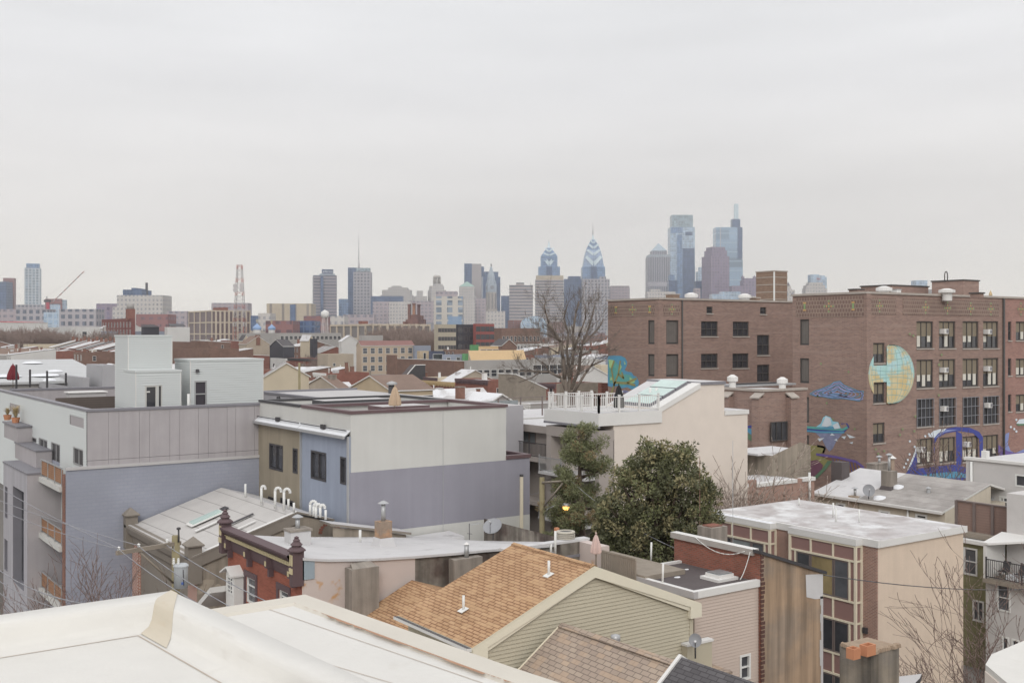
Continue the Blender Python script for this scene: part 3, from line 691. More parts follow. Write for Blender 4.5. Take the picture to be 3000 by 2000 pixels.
b=MB();b.box(Ux-1.4,Ux-.01,Uy0,Uy1,zq-3.2,zq-2.95,m_taupe);U.part('lower_walkway',b)
# glass screened terrace behind with dark posts
y_=66.5;xa,xb2=hitY(1460,y_),hitY(1935,y_)
z0,z1=zz(1215,dep(xa,y_)),zz(1166,dep(xa,y_))
T=Thing('metal_railing','dark metal post railing with two rails on the roof beyond the mauve house','railing',None,(xa,y_,z0));b=MB()
b.box(xa,xb2,y_-.02,y_+.02,z1-.05,z1,m_alum);T.part('top_rail',b);b=MB();b.box(xa,xb2,y_-.02,y_+.02,(z0+z1)/2-.02,(z0+z1)/2+.02,m_alum);T.part('middle_rail',b)
for k in range(9):x=xa+(xb2-xa)*k/8;b=MB();b.box(x-.04,x+.04,y_-.045,y_+.045,z0-.3,z1+.02,m_alum);T.part('post',b)
Tr=Thing('terrace_building','low white roofed terrace building behind the mauve house','building',None,(xa,y_,0));b=MB();b.box(xa,xb2,y_-1.5,y_+6,0,z0-.2,m_offw,m_roofw);Tr.part('body',b);b=MB();b.box(xa,xa+3.2,y_+2,y_+2.1,z0-.2,z0+.9,g_pale);Tr.part('glass_screen',b)
sil(1480,1600,1225,1225,66)
# ============ school ============
SCH='brown brick school'
def shield(T,ax,c,px,py,w_,h_,full=True):
 g=mat('green_glazed_tile','#7f9f62',.4,.1,bump=0);y=mat('yellow_glazed_tile','#c99a4e',.4,.1,bump=0)
 b=MB()
 if full:
  for a,d,r in((0,0,.2),(0,.8,.17),(0,-.8,.17),(.72,0,.17),(-.72,0,.17)):
   q=[(px+(a+s_*r)*w_,py+(d+t_*r*1.1)*h_)for s_,t_ in((1,0),(0,1),(-1,0),(0,-1))];q=[on(ax,c,*p)for p in q]
   b.face([(u,c-.05,z)if ax=='S' else(c-.05,u,z)for u,z in q],g)
  for a,d in((.38,0),(-.38,0),(0,.42),(0,-.42)):brush(b,ax,c,[(px+a*w_-w_*.1,py+d*h_),(px+a*w_+w_*.1,py+d*h_)],.16,y,.05)
  brush(b,ax,c,[(px-w_,py),(px,py-h_),(px+w_,py),(px,py+h_),(px-w_,py)],.05,mat('tile_line','#8c7a6a',.6,.1,bump=0),.045)
 else:
  brush(b,ax,c,[(px,py-h_*.45),(px,py+h_*.45)],.22,g,.05)
  for s_ in(-1,1):brush(b,ax,c,[(px-w_*.5,py+s_*h_*.52),(px+w_*.5,py+s_*h_*.52)],.16,y,.05)
 T.part('tile_ornament',b)
def swin(T,ax,c,q,style=0,n=3,rnd=random.Random(5),ac=None):
 o=rect(ax,c,*q)
 f=window(T,ax,c,o,m_school_frame,g_dark,.12,(n,1),.22,sill=m_schc if style!=2 else None,proud=-.1,lower=(m_blind,.56)if style==0 else((m_board,.97)if style==2 else None),name='window')
 if style==0:
  nx=n;wd=(o[1]-o[0]-.24)/nx;hh=(o[3]-o[2])*.44
  for k in range(nx):
   if rnd.random()<.6:
    b=MB();a=o[0]+.12+k*wd+wd*.2;h2=hh*rnd.choice((.5,.9,.9));z1=o[2]+hh+.05
    if ax=='S':b.box(a,a+wd*.6,c+.15,c+.19,z1-h2,z1,m_blindw)
    else:b.box(c+.15,c+.19,a,a+wd*.6,z1-h2,z1,m_blindw)
    T.part('white_shade',b,None,f)
 elif style==1:
  b=MB();zc=(o[2]+o[3])/2
  if ax=='S':b.box(o[0]+.12,o[1]-.12,c+.08,c+.14,zc-.05,zc+.05,m_school_frame)
  else:b.box(c+.08,c+.14,o[0]+.12,o[1]-.12,zc-.05,zc+.05,m_school_frame)
  T.part('meeting_rail',b,None,f)
 elif style==3:
  b=MB();a0,a1,z0,z1=o
  for k in range(5):u=a0+(a1-a0)*k/4;b.box(u-.03,u+.03,c-.1,c-.06,z0,z1,m_screen)
  for k in range(4):z=z0+(z1-z0)*k/3;b.box(a0,a1,c-.09,c-.05,z-.03,z+.03,m_screen)
  T.part('security_screen',b,None,f)
 return o
SLx,SLy=W(1930,126);SLz=zz(877,126);SLy1=hitX(1781,SLx);SLx1=hitY(2360,SLy)
SL=Thing('school_building','left wing of the brown brick school with rooftop chimney and tree mural','building',None,(SLx,SLy,0))
Wl=[(1898,1917,938,1008,2),(1898,1917,1037,1102,2),(1898,1917,1135,1180,2)]
Sl=[(1952,1988,938,1008,2,1),(1952,1988,1037,1103,2,1),(2054,2103,941,985,1,3),(2147,2194,942,985,1,3),(2054,2103,1036,1078,1,3),(2146,2193,1035,1078,1,3),(2218,2254,981,1040,1,2),(2218,2254,1068,1118,1,2),(2070,2088,898,918,1,1),(2227,2245,900,920,1,1)]
b=MB();b.wall('W',SLx,SLy,SLy1,0,SLz,m_sbrick,[rect('W',SLx,*q[:4])for q in Wl],.28)
b.wall('S',SLy,SLx,SLx1,0,SLz,m_sbrick,[rect('S',SLy,*q[:4])for q in Sl],.28);b.box(SLx,SLx1,SLy,SLy1,0,SLz,m_sbrick,m_roofl,skip='SW');SL.part('body',b)
for q in Wl:swin(SL,'W',SLx,q[:4],q[4],1)
for q in Sl:swin(SL,'S',SLy,q[:4],q[4],q[5])
b=MB();b.box(SLx-.15,SLx1,SLy-.15,SLy+.35,SLz+.001,SLz+.22,m_schc);b.box(SLx-.15,SLx+.35,SLy+.35,SLy1+.1,SLz+.001,SLz+.22,m_schc);SL.part('coping',b)
def band(T,ax,c,l,r,t,bt):
 a=on(ax,c,l,t);d=on(ax,c,r,bt);u0,u1=min(a[0],d[0]),max(a[0],d[0]);z0,z1=sorted((a[1],d[1]));b=MB()
 if ax=='S':b.box(u0,u1,c-.04,c+.01,z0,z1,m_grid)
 else:b.box(c-.04,c+.01,u0,u1,z0,z1,m_grid)
 T.part('tiled_band',b)
band(SL,'W',SLx,1788,1924,893,925);band(SL,'S',SLy,1943,1992,892,925)
shield(SL,'W',SLx,1854,907,12,17);shield(SL,'S',SLy,1968,906,11,17);shield(SL,'W',SLx,1805,908,8,16,False);shield(SL,'W',SLx,1904,906,8,16,False)
b=MB();x=hitY(1997,SLy);b.cyl((x,SLy-.12,0),(x,SLy-.12,SLz),.1,.1,m_school_frame,8);SL.part('downpipe',b)
b=MB();b.box(SLx-.06,SLx+.5,SLy-.06,SLy+.001,0,SLz,m_sbrick,skip='B');b.box(SLx-.06,SLx,SLy,SLy+.6,0,SLz,m_sbrick,skip='B');SL.part('corner_pier',b)
# chimney of the school
xk,yk=W(2268,145);zk=zz(795,145);T=Thing('school_chimney','big square brick school chimney with white pipe up its corner','chimney',None,(xk,yk,SLz))
m_cbr=brick('tan_brown_brick','#866c59','#735a4b','#98826e',.42,.12,.012,.5,.12)
b=MB();b.box(xk,xk+2.6,yk,yk+3.2,SLz-.5,zk,m_cbr);T.part('stack',b)
b=MB();b.box(xk-.08,xk+2.68,yk-.08,yk+3.28,zk+.001,zk+.15,m_schc);T.part('cap',b)
b=MB();b.box(xk-.16,xk-.001,yk-.16,yk-.001,SLz-.4,zk-.05,m_pvc);T.part('corner_pipe',b)
for k in range(4):z=SLz+(zk-SLz)*(k+.6)/4.4;b=MB();b.box(xk-.05,xk+2.65,yk-.05,yk+3.25,z,z+.1,m_schc);T.part('stone_course',b)
for px,pt,lab in((2025,857,'white mushroom ventilator on the school roof near the tree mural end'),(2182,860,'white mushroom ventilator on the school roof left of the square chimney')):
 roofvent(px,885,pt,138 if px<2100 else 143,lab,.85)
for l,r,t,D,lab in((1970,2006,863,135,'small brick roof box beside the left school ventilator'),(2216,2234,873,143,'small brick roof box at the foot of the square chimney')):
 x0,y0=W(l,D);x1,_=W(r,D);T=Thing('roof_box',lab,'roof box',None,(x0,y0,SLz));b=MB();b.box(x0,x0+(r-l)/F*D*.8,y0,y0+1.2,SLz-.3,zz(t,D),m_cbr);T.part('box',b);b=MB();b.box(x0-.08,x0+(r-l)/F*D*.8+.08,y0-.08,y0+1.28,zz(t,D)+.001,zz(t,D)+.12,m_schc);T.part('lid',b)
# tree mural (painted on the wall)
mc=[mat('mural_'+n,h,.8,.08,1.5,bump=0)for n,h in(('cyan','#4795b8'),('teal','#4fa49c'),('olive','#8f8a4e'),('lime','#a2cc80'),('lilac','#7e8cc2'),('white','#d8e2ea'),('deep_blue','#3e4796'),('violet','#6a559c'),('pale_blue','#8dd0e4'),('forest','#5b7f62'),('magenta','#774a60'),('brown','#7d5a44'))]
cyan,teal,olive_,lime,lilac,mwhite,deep,violet,pale,forest,magenta,mbrown=mc
paint(SL,'W',SLx,[(1781,1042),(1800,1041),(1820,1042),(1832,1048),(1838,1060),(1836,1072),(1830,1084),(1838,1088),(1850,1090),(1857,1100),(1866,1104),(1872,1118),(1870,1132),(1862,1140),(1850,1140),(1838,1134),(1822,1137),(1808,1130),(1795,1134),(1781,1130)],cyan)
paint(SL,'W',SLx,[(1783,1060),(1800,1055),(1812,1070),(1826,1095),(1846,1098),(1862,1112),(1855,1130),(1838,1126),(1818,1130),(1800,1122),(1786,1122)],teal,.02)
for q in([(1783,1053),(1800,1055),(1794,1080),(1786,1076)],[(1815,1057),(1822,1075),(1812,1092)],[(1828,1056),(1834,1066),(1830,1068)],[(1845,1104),(1862,1118),(1846,1124)],[(1790,1102),(1798,1112),(1788,1114)]):paint(SL,'W',SLx,q,lime,.03)
b=MB()
for q in([(1790,1160),(1800,1125),(1812,1095),(1818,1056)],[(1812,1095),(1828,1108),(1822,1090)],[(1800,1120),(1835,1122),(1866,1108)],[(1800,1130),(1792,1080),(1800,1056)],[(1838,1122),(1862,1128)]):brush(b,'W',SLx,q,.28,olive_,.035)
SL.part('mural',b,'painted tree branches of the mural')
b=MB()
for k in range(5):brush(b,'W',SLx,[(1795+4*k,1164+k*2),(1808+2*k,1150+3*k),(1830,1143+4*k),(1852-k*2,1150+3*k),(1874-3*k,1162+2*k)],.09,lilac,.03)
SL.part('mural',b,'painted lilac contour lines under the tree')
sil(1781,2320,880,885,126)
# right wing
SRx,SRy=W(2537,108);SRz=zz(860,108);SRy1=hitX(2322,SRx);xjoin=hitY(2938,SRy);SRx2=hitY(3080,SRy)
SR=Thing('school_building','right wing of the brown brick school with globe and wave murals','building',None,(SRx,SRy,0))
Wr=[(2343,2370,935,1011,2),(2343,2370,1049,1122,2),(2343,2370,1162,1237,2),(2343,2370,1274,1345,2)]
Sr=[(2558,2592,1004,1063,0,2),(2558,2592,1121,1180,0,2),(2558,2592,1238,1297,0,2)]
cols=[(2685,2734,0),(2751,2799,-1),(2820,2867,-2),(2880,2925,-3)]
for r_,(t,bt,st)in enumerate(((940,1020,0),(1053,1136,0),(1168,1249,3),(1284,1358,0))):
 for l,rr,d in cols:Sr.append((l,rr,t+(1 if r_==0 else d*(r_+.5)),bt-(0 if r_==0 else-d*(r_+.8)),st,3))
for t,bt in((942,997),(1050,1100),(1155,1205)):Sr+=[(2953,2963,t,bt,1,1),(2976,3006,t,bt,0,2)]
b=MB();b.wall('W',SRx,SRy,SRy1,0,SRz,m_sbrick,[rect('W',SRx,*q[:4])for q in Wr],.3)
oS=[rect('S',SRy,*q[:4])for q in Sr]
b.wall('S',SRy,SRx,xjoin,0,SRz,m_sbrick,oS,.3);b.box(SRx,SRx2,SRy,SRy1,0,SRz,m_sbrick,m_roofl,skip='SW');SR.part('body',b)
b=MB();b.wall('S',SRy+.001,xjoin,SRx2,0,SRz,m_sbrick2,oS,.3);SR.part('red_brick_section',b)
for q in Wr:swin(SR,'W',SRx,q[:4],q[4],1)
OW=[swin(SR,'S',SRy,q[:4],q[4],q[5])for q in Sr]
b=MB();b.box(SRx-.15,SRx2,SRy-.15,SRy+.35,SRz+.001,SRz+.22,m_schc);b.box(SRx-.15,SRx+.35,SRy+.35,SRy1+.1,SRz+.001,SRz+.22,m_schc);SR.part('coping',b)
for px in(2543,2632):b=MB();x=hitY(px,SRy);b.box(x-.35,x+.35,SRy-.14,SRy+.001,0,SRz,m_sbrick,skip='B');(SR.part('pilaster',b)if px<2600 else None)
band(SR,'W',SRx,2333,2531,872,927);band(SR,'S',SRy,2551,2624,872,922);band(SR,'S',SRy,2645,2926,874,927)
for px,py in((2429,897),):shield(SR,'W',SRx,px,py,17,19)
for px,py in((2576,896),(2711,900),(2775,902),(2843,904),(2902,905),(2990,905)):shield(SR,'S',SRy,px,py,11,20)
shield(SR,'W',SRx,2358,898,9,20,False);shield(SR,'W',SRx,2500,896,9,20,False)
b=MB();b.cyl((xjoin,SRy-.14,0),(xjoin,SRy-.14,SRz),.13,.13,m_school_frame,8);SR.part('downpipe',b)
# globe mural: horizontal strips that stop at the window openings
T_=NT('globe_paint');f_=T_.noise(.22,.2,5,.6,3.3,8.1);land=T_.rng(T_.math('ADD',f_,T_.rng(T_.n('ShaderNodeSeparateXYZ',{0:T_.uv}).outputs[0],-1,5,-.06,.07)),.45,.5,0,1)
c_=T_.mix(land,T_.mix(T_.rng(T_.noise(.6,.6),.4,.6,0,1),lin('#a6d6d0'),lin('#b4dade')),T_.mix(T_.rng(T_.noise(.9,.9,3,.5,5),.4,.6,0,1),lin('#d2b878'),lin('#d6c694')));m_globe=T_.fin(c_,.85)
gx,gy,grx,gry=2609,1096,67,86
cu,cz=on('S',SRy,gx,gy);ru=(on('S',SRy,gx+grx,gy)[0]-on('S',SRy,gx-grx,gy)[0])/2;rz_=(on('S',SRy,gx,gy-gry)[1]-on('S',SRy,gx,gy+gry)[1])/2
def spans(u0,u1,z0,z1):
 res=[(u0,u1)]
 for a,b_,c,d in OW[:3]:
  a-=.12;b_+=.12
  if z1>c-.2 and z0<d+.02:
   nr=[]
   for p,q in res:
    if b_<=p or a>=q:nr.append((p,q));continue
    if a>p:nr.append((p,a))
    if b_<q:nr.append((b_,q))
   res=nr
 return res
b=MB();N=64
for k in range(N):
 t0,t1=-1+2*k/N,-1+2*(k+1)/N;h0=sqrt(max(0,1-((t0+t1)/2)**2))*ru
 for p,q in spans(cu-h0,cu+h0,cz+t0*rz_,cz+t1*rz_):b.face([(p,SRy-.155,cz+t0*rz_),(q,SRy-.155,cz+t0*rz_),(q,SRy-.155,cz+t1*rz_),(p,SRy-.155,cz+t1*rz_)],m_globe)
SR.part('globe_mural',b,'pale blue and yellow painted globe')
b=MB();m_gl=mat('globe_grid_line','#84b3b0',.8,.05,bump=0)
def gline(f):
 pt=[f(t/24)for t in range(25)]
 for(u0,z0),(u1,z1)in zip(pt[:-1],pt[1:]):
  if hypot((u0-cu)/ru,(z0-cz)/rz_)>1 or hypot((u1-cu)/ru,(z1-cz)/rz_)>1:continue
  if not all(any(p-.01<=u<=q+.01 for p,q in spans(cu-ru,cu+ru,z-.01,z+.01))for u,z in((u0,z0),(u1,z1))):continue
  l=hypot(u1-u0,z1-z0)or 1;nx,nz=-(z1-z0)/l*.026,(u1-u0)/l*.026
  b.face([(u0+nx,SRy-.165,z0+nz),(u1+nx,SRy-.165,z1+nz),(u1-nx,SRy-.165,z1-nz),(u0-nx,SRy-.165,z0-nz)],m_gl)
for k in range(-5,6):
 gline(lambda t,k=k:(cu+ru*sin(k/6*pi/2)*cos((t-.5)*pi),cz+rz_*sin((t-.5)*pi)))
for k in range(-4,5):
 s_=k/5;gline(lambda t,s_=s_:(cu+(2*t-1)*ru*sqrt(1-s_*s_),cz+rz_*(s_+.1*(s_>0)*(1-(2*t-1)**2)*-1-.1*(s_<0)*(1-(2*t-1)**2)*-1)))
SR.part('globe_grid',b)
# cloud of contour lines
b=MB();ctr=[(2372,1153),(2388,1145),(2410,1138),(2432,1128),(2444,1119),(2460,1116),(2474,1127),(2490,1135),(2510,1142),(2530,1145),(2548,1150),(2554,1162),(2540,1172),(2520,1174),(2500,1170),(2470,1166),(2440,1166),(2410,1162),(2390,1160),(2372,1153)]
gxm,gym=2455,1149
for k in range(8):
 s_=1-k*.115;rr=random.Random(k)
 pts=[(gxm+(x-gxm)*s_+rr.uniform(-2,2),gym+(y-gym)*s_+rr.uniform(-1.2,1.2))for x,y in ctr];pts[-1]=pts[0]
 pts=[p for p in pts if p[0]<2534];brush(b,'W',SRx,pts,.07,mat('mural_pale_lilac','#96a4dc',.8,.1,bump=0)if k%3 else cyan,.05)
SR.part('cloud_mural',b,'blue contour line cloud')
# iceberg
for pts,m in(([(2388,1252),(2405,1240),(2412,1222),(2420,1217),(2434,1222),(2440,1233),(2456,1236),(2464,1256),(2430,1258)],pale),([(2408,1247),(2420,1219),(2433,1224),(2438,1244),(2424,1250)],mwhite),([(2440,1245),(2455,1237),(2462,1254),(2446,1256)],mwhite),([(2390,1253),(2450,1248),(2462,1256),(2420,1257)],cyan)):paint(SR,'W',SRx,pts,m,{id(pale):.02,id(mwhite):.06,id(cyan):.04}[id(m)],'iceberg_mural')
paint(SR,'W',SRx,[(2322,1246),(2400,1255),(2470,1257),(2484,1249),(2478,1240),(2465,1243),(2465,1240),(2482,1239),(2489,1250),(2474,1266),(2400,1266),(2322,1258)],deep,.02)
b=MB();brush(b,'W',SRx,[(2322,1247),(2400,1254),(2470,1258),(2484,1251)],.25,teal,.035);brush(b,'W',SRx,[(2324,1257),(2400,1265),(2474,1266)],.2,cyan,.035);SR.part('mural',b)
paint(SR,'W',SRx,[(2386,1264),(2472,1266),(2450,1292),(2440,1314),(2430,1322),(2420,1310),(2408,1285)],mat('mural_ice_blue','#8186a6',.85,.2,2,bump=0),.016,'iceberg_mural')
for q in([(2396,1284),(2416,1282),(2402,1293)],[(2432,1275),(2438,1268),(2447,1275)],[(2465,1278),(2480,1277),(2475,1286)],[(2480,1270),(2508,1281),(2490,1283)],[(2489,1296),(2500,1293),(2498,1300)],[(2445,1288),(2452,1284),(2455,1292)]):paint(SR,'W',SRx,q,mwhite,.05)
for pts,m,o_ in(([(2322,1288),(2345,1296),(2380,1304),(2410,1305),(2418,1318),(2400,1332),(2420,1340),(2440,1348),(2425,1370),(2400,1392),(2380,1400),(2350,1400),(2370,1360),(2360,1325),(2322,1310)],olive_,.02),([(2322,1286),(2345,1294),(2345,1300),(2322,1294)],cyan,.04),([(2372,1350),(2395,1346),(2412,1362),(2405,1388),(2375,1398)],magenta,.04),([(2392,1330),(2450,1338),(2510,1350),(2530,1368),(2536,1400),(2478,1400),(2470,1372),(2430,1348)],mbrown,.026),([(2440,1348),(2420,1375),(2395,1400),(2382,1400),(2410,1372),(2425,1350)],forest,.05)):paint(SR,'W',SRx,pts,m,o_)
b=MB();brush(b,'W',SRx,[(2392,1330),(2450,1338),(2510,1352),(2532,1370)],.25,violet,.05)
for k in range(9):brush(b,'W',SRx,[(2440+k*10,1342+k*2),(2448+k*10,1372+k*3)],.08,deep,.045);brush(b,'W',SRx,[(2395,1305),(2418,1310),(2412,1326)],.2,cyan,.05)
SR.part('mural',b)
# wave mural on the south side
for pts,m,o_ in(([(2652,1388),(2664,1372),(2676,1345),(2683,1312),(2687,1360),(2686,1400),(2655,1400)],deep,.03),([(2655,1380),(2672,1340),(2683,1308),(2683,1325),(2668,1362)],mwhite,.05),
([(2686,1372),(2740,1366),(2790,1360),(2832,1368),(2832,1420),(2686,1420)],deep,.03),([(2735,1282),(2746,1268),(2765,1256),(2800,1250),(2840,1252),(2868,1264),(2879,1280),(2879,1340),(2870,1340),(2868,1285),(2850,1268),(2810,1262),(2770,1268),(2744,1284),(2738,1300),(2736,1360),(2746,1366),(2736,1372)],deep,.03),
([(2800,1262),(2818,1270),(2818,1362),(2801,1362)],deep,.03),([(2738,1284),(2752,1268),(2774,1258),(2805,1258),(2765,1266),(2745,1280)],lilac,.05),
([(2718,1278),(2732,1262),(2752,1256),(2772,1255),(2764,1262),(2748,1268),(2736,1282)],mwhite,.06),([(2938,1300),(2946,1270),(2956,1266),(2952,1300),(2960,1320),(2975,1326),(3010,1310),(3040,1400),(2930,1400)],lilac,.03),([(2924,1302),(2950,1320),(2976,1326),(3040,1318),(3040,1400),(2924,1352)],violet,.04),([(2976,1350),(2990,1335),(3020,1325),(3040,1340),(3040,1352),(3000,1340),(2985,1352)],mwhite,.06),([(2976,1240),(2985,1228),(3000,1226),(3020,1235),(3020,1243)],mwhite,.05),([(2976,1241),(3020,1240),(3020,1246),(2980,1246)],forest,.06)):
 paint(SR,'S',SRy,pts,m,o_,'wave_mural')
paint(SR,'S',SRy,[(2692,1392),(2740,1385),(2800,1380),(2828,1388),(2828,1398),(2700,1404)],cyan,.05,'wave_mural')
for k,(px,py)in enumerate(((2709,1277),(2720,1271),(2678,1308),(2663,1330),(2658,1346),(2653,1357),(2647,1368),(2664,1292),(2976,1229),(2960,1250),(2970,1256),(2976,1263))):
 paint(SR,'S',SRy,[(px+3.2*cos(a*pi/4),py+3.6*sin(a*pi/4))for a in range(8)],mwhite,.07)
# stars of the mural
rnd=random.Random(2)
for ax,c,L in(('W',SRx,((2406,1065),(2487,1089),(2396,1160),(2423,1180),(2337,1171),(2330,1180),(2505,1256),(2441,1228))),('S',SRy,((2662,978),(2672,983),(2755,1039),(2747,1068),(2747,1157),(2678,1219),(2641,1256),(2675,1262),(2633,1273),(2587,1320),(2562,1315),(2569,1328)))):
 for px,py in L:
  b=MB();q=[(px+4*cos(a*pi/5)*(1 if a%2 else.5),py+4.6*sin(a*pi/5)*(1 if a%2 else.5))for a in range(10)]
  q=[on(ax,c,*p)for p in q];b.face([(u,c-.16,z)if ax=='S' else(c-.05,u,z)for u,z in q],mat('mural_star_green','#7f9460',.8,.1,bump=0));SR.part('painted_star',b)
# window air conditioners
rows_={0:'top',1:'second',2:'third',3:'fourth'}
for r_,(px,py)in((0,(2761,970)),(0,(2889,971)),(1,(2761,1083)),(1,(2889,1079)),(2,(2761,1196)),(2,(2890,1186)),(3,(2694,1315)),(3,(2828,1300))):
 u,z=on('S',SRy,px,py);T=Thing('air_conditioner','white window air conditioner on the %s floor of the school, %s one'%(rows_[r_],'left' if px<2800 else 'right'),'air conditioner','window air conditioners on the school',(u,SRy,z))
 b=MB();b.box(u-.4,u+.36,SRy-.5,SRy+.1,z-.28,z+.25,m_white);T.part('casing',b);b=MB();b.box(u-.02,u+.3,SRy-.52,SRy-.501,z-.2,z+.18,m_cap);T.part('grille',b)
# things on the right wing roof
def penthouse(l,c,r,t,D,lab,name='rooftop_penthouse'):
 x,y=W(c,D);T=Thing(name,lab,'rooftop structure',None,(x,y,SRz));b=MB();z=zz(t,D);b.box(x,hitY(r,y),y,hitX(l,x),SRz-.3,z,m_sbrick);T.part('walls',b);b=MB();b.box(x-.1,hitY(r,y)+.1,y-.1,hitX(l,x)+.1,z+.001,z+.15,m_school_frame);T.part('coping',b);return T
penthouse(2522,2612,2720,837,124,'long low brick penthouse on the right school wing');penthouse(2487,2512,2530,849,122,'small brick hood at the left end of the school penthouse')
T=penthouse(2730,2822,2868,822,122,'tall brick penthouse with pipe loop on the right school wing');penthouse(2842,2870,2882,860,112,'low brick box right of the tall school penthouse')
x,y=W(2772,124);z=zz(824,124);b=MB();b.tube([(x-.3,y,z-.1),(x-.3,y,z+.8),(x-.15,y,z+1.1),(x+.1,y,z+1.1),(x+.25,y,z+.8),(x+.25,y,z-.1)],.06,m_school_frame);single('vent_loop',b,'looped dark pipe on top of the tall school penthouse','vent pipe')
roofvent(2590,866,838,116,'wide white ventilator in front of the long school penthouse',.85);roofvent(2774,870,845,115,'wide white ventilator in front of the tall school penthouse',.85)
x,y=W(2634,116);T=Thing('roof_unit','small white box unit between the school penthouses','roof unit',None,(x,y,SRz));b=MB();b.box(x-.35,x+.35,y,y+.8,SRz,zz(849,116),m_white);T.part('case',b);b=MB();b.box(x-.4,x+.4,y-.05,y+.85,zz(849,116)+.001,zz(849,116)+.08,m_galv);T.part('lid',b)
sil(2322,3000,868,875,108)
# annex between the wings
Nx,Ny=W(2235,98);Nz=zz(1147,98);Ny1=hitX(2095,Nx)
N_=Thing('school_annex','single storey brown brick annex between the school wings','building',None,(Nx,Ny,0))
b=MB();b.box(Nx,hitY(2322,Ny)+2,Ny,Ny1,0,Nz,m_sbrick,m_roofl);N_.part('body',b)
b=MB();b.box(Nx-.12,hitY(2322,Ny)+2,Ny-.12,Ny+.4,Nz+.001,Nz+.2,m_schc);b.box(Nx-.12,Nx+.4,Ny+.4,Ny1,Nz+.001,Nz+.2,m_schc);N_.part('coping',b)
for px,pt in((2137,1150),(2226,1153),(2312,1152)):
 ax='W' if px<2236 else 'S';c=Nx if ax=='W' else Ny;u,z=on(ax,c,px,pt);b=MB()
 if ax=='W':b.box(c-.6,c,u-.45,u+.45,0,z-.35,m_sbrick);b.slab([(c-.75,u-.55,z-.3),(c-.001,u-.55,z+.12),(c-.001,u+.55,z+.12),(c-.75,u+.55,z-.3)],.12,m_schc)
 else:b.box(u-.45,u+.45,c-.6,c,0,z-.35,m_sbrick);b.slab([(u-.55,c-.75,z-.3),(u+.55,c-.75,z-.3),(u+.55,c-.001,z+.12),(u-.55,c-.001,z+.12)],.12,m_schc)
 N_.part('buttress',b)
o=rect('S',Ny,2252,2300,1234,1290);window(N_,'S',Ny-.3,(o[0],o[1],o[2],o[3]),m_school_frame,g_dark,.08,(3,1),.1)
paint(N_,'W',Nx,[(2190,1247),(2232,1240),(2232,1252),(2192,1253)],deep,.02);paint(N_,'W',Nx,[(2190,1253),(2215,1258),(2232,1272),(2232,1300),(2210,1280),(2190,1264)],cyan,.03);paint(N_,'W',Nx,[(2192,1268),(2215,1285),(2232,1300),(2215,1300),(2192,1285)],forest,.04)
roofvent(2146,1135,1097,103,'white mushroom ventilator on the annex roof, nearer the cream tower',.52);roofvent(2292,1140,1104,103,'white mushroom ventilator on the annex roof, beside the right school wing',.52)
x,y=W(2232,106);b=MB();b.box(x-4,x+5,y,y+3,Nz+.12,Nz+.3,m_galv);b.box(x-3.5,x+4,y+.4,y+.6,Nz+.3,Nz+.45,m_dark);single('skylight_frame',b,'low grey skylight frame on the annex roof','skylight')
sil(2110,2322,1135,1150,98)
# ============ T: tan stucco building with brick piers and brown panel bays ============
Tx,Ty=W(2569,56);Tz=zz(1584,56);Tx1=hitY(2822,Ty);Ty1=hitX(2090,Tx)
T=Thing('apartment_house','tan stucco apartment house with brick piers and brown panelled window bays','building',None,(Tx,Ty,0));TA=T
b=MB();b.box(Tx+.1,Tx1,Ty,Ty1,0,Tz-.25,m_tan);T.part('stucco_body',b)
yq=[hitX(p,Tx)for p in(2569,2527,2331,2275,2110,2090)]
b=MB()
for a,c in((0,1),(2,3),(4,5)):b.box(Tx,Tx+.099,yq[a]+(.001 if a==0 else 0),yq[c],0,Tz-.26,m_obrick,skip='B')
T.part('brick_pier',b)
b=MB();b.box(Tx+.1,Tx1+.15,Ty-.12,Ty1+.1,Tz-.3,Tz-.001,m_white,mat('stained_white_roof','#bdb9b8',.8,.14,.9,patch=('#dadada',.45,.5,.12),c2='#a8a09e'));T.part('roof',b)
b=MB();b.box(Tx-.08,Tx+.1,Ty-.14,Ty1+.1,Tz-.34,Tz+.03,m_white);b.box(Tx+.1,Tx1+.17,Ty-.15,Ty-.121,Tz-.34,Tz+.02,m_white);T.part('roof_edge_trim',b)
bx=Tx-.55
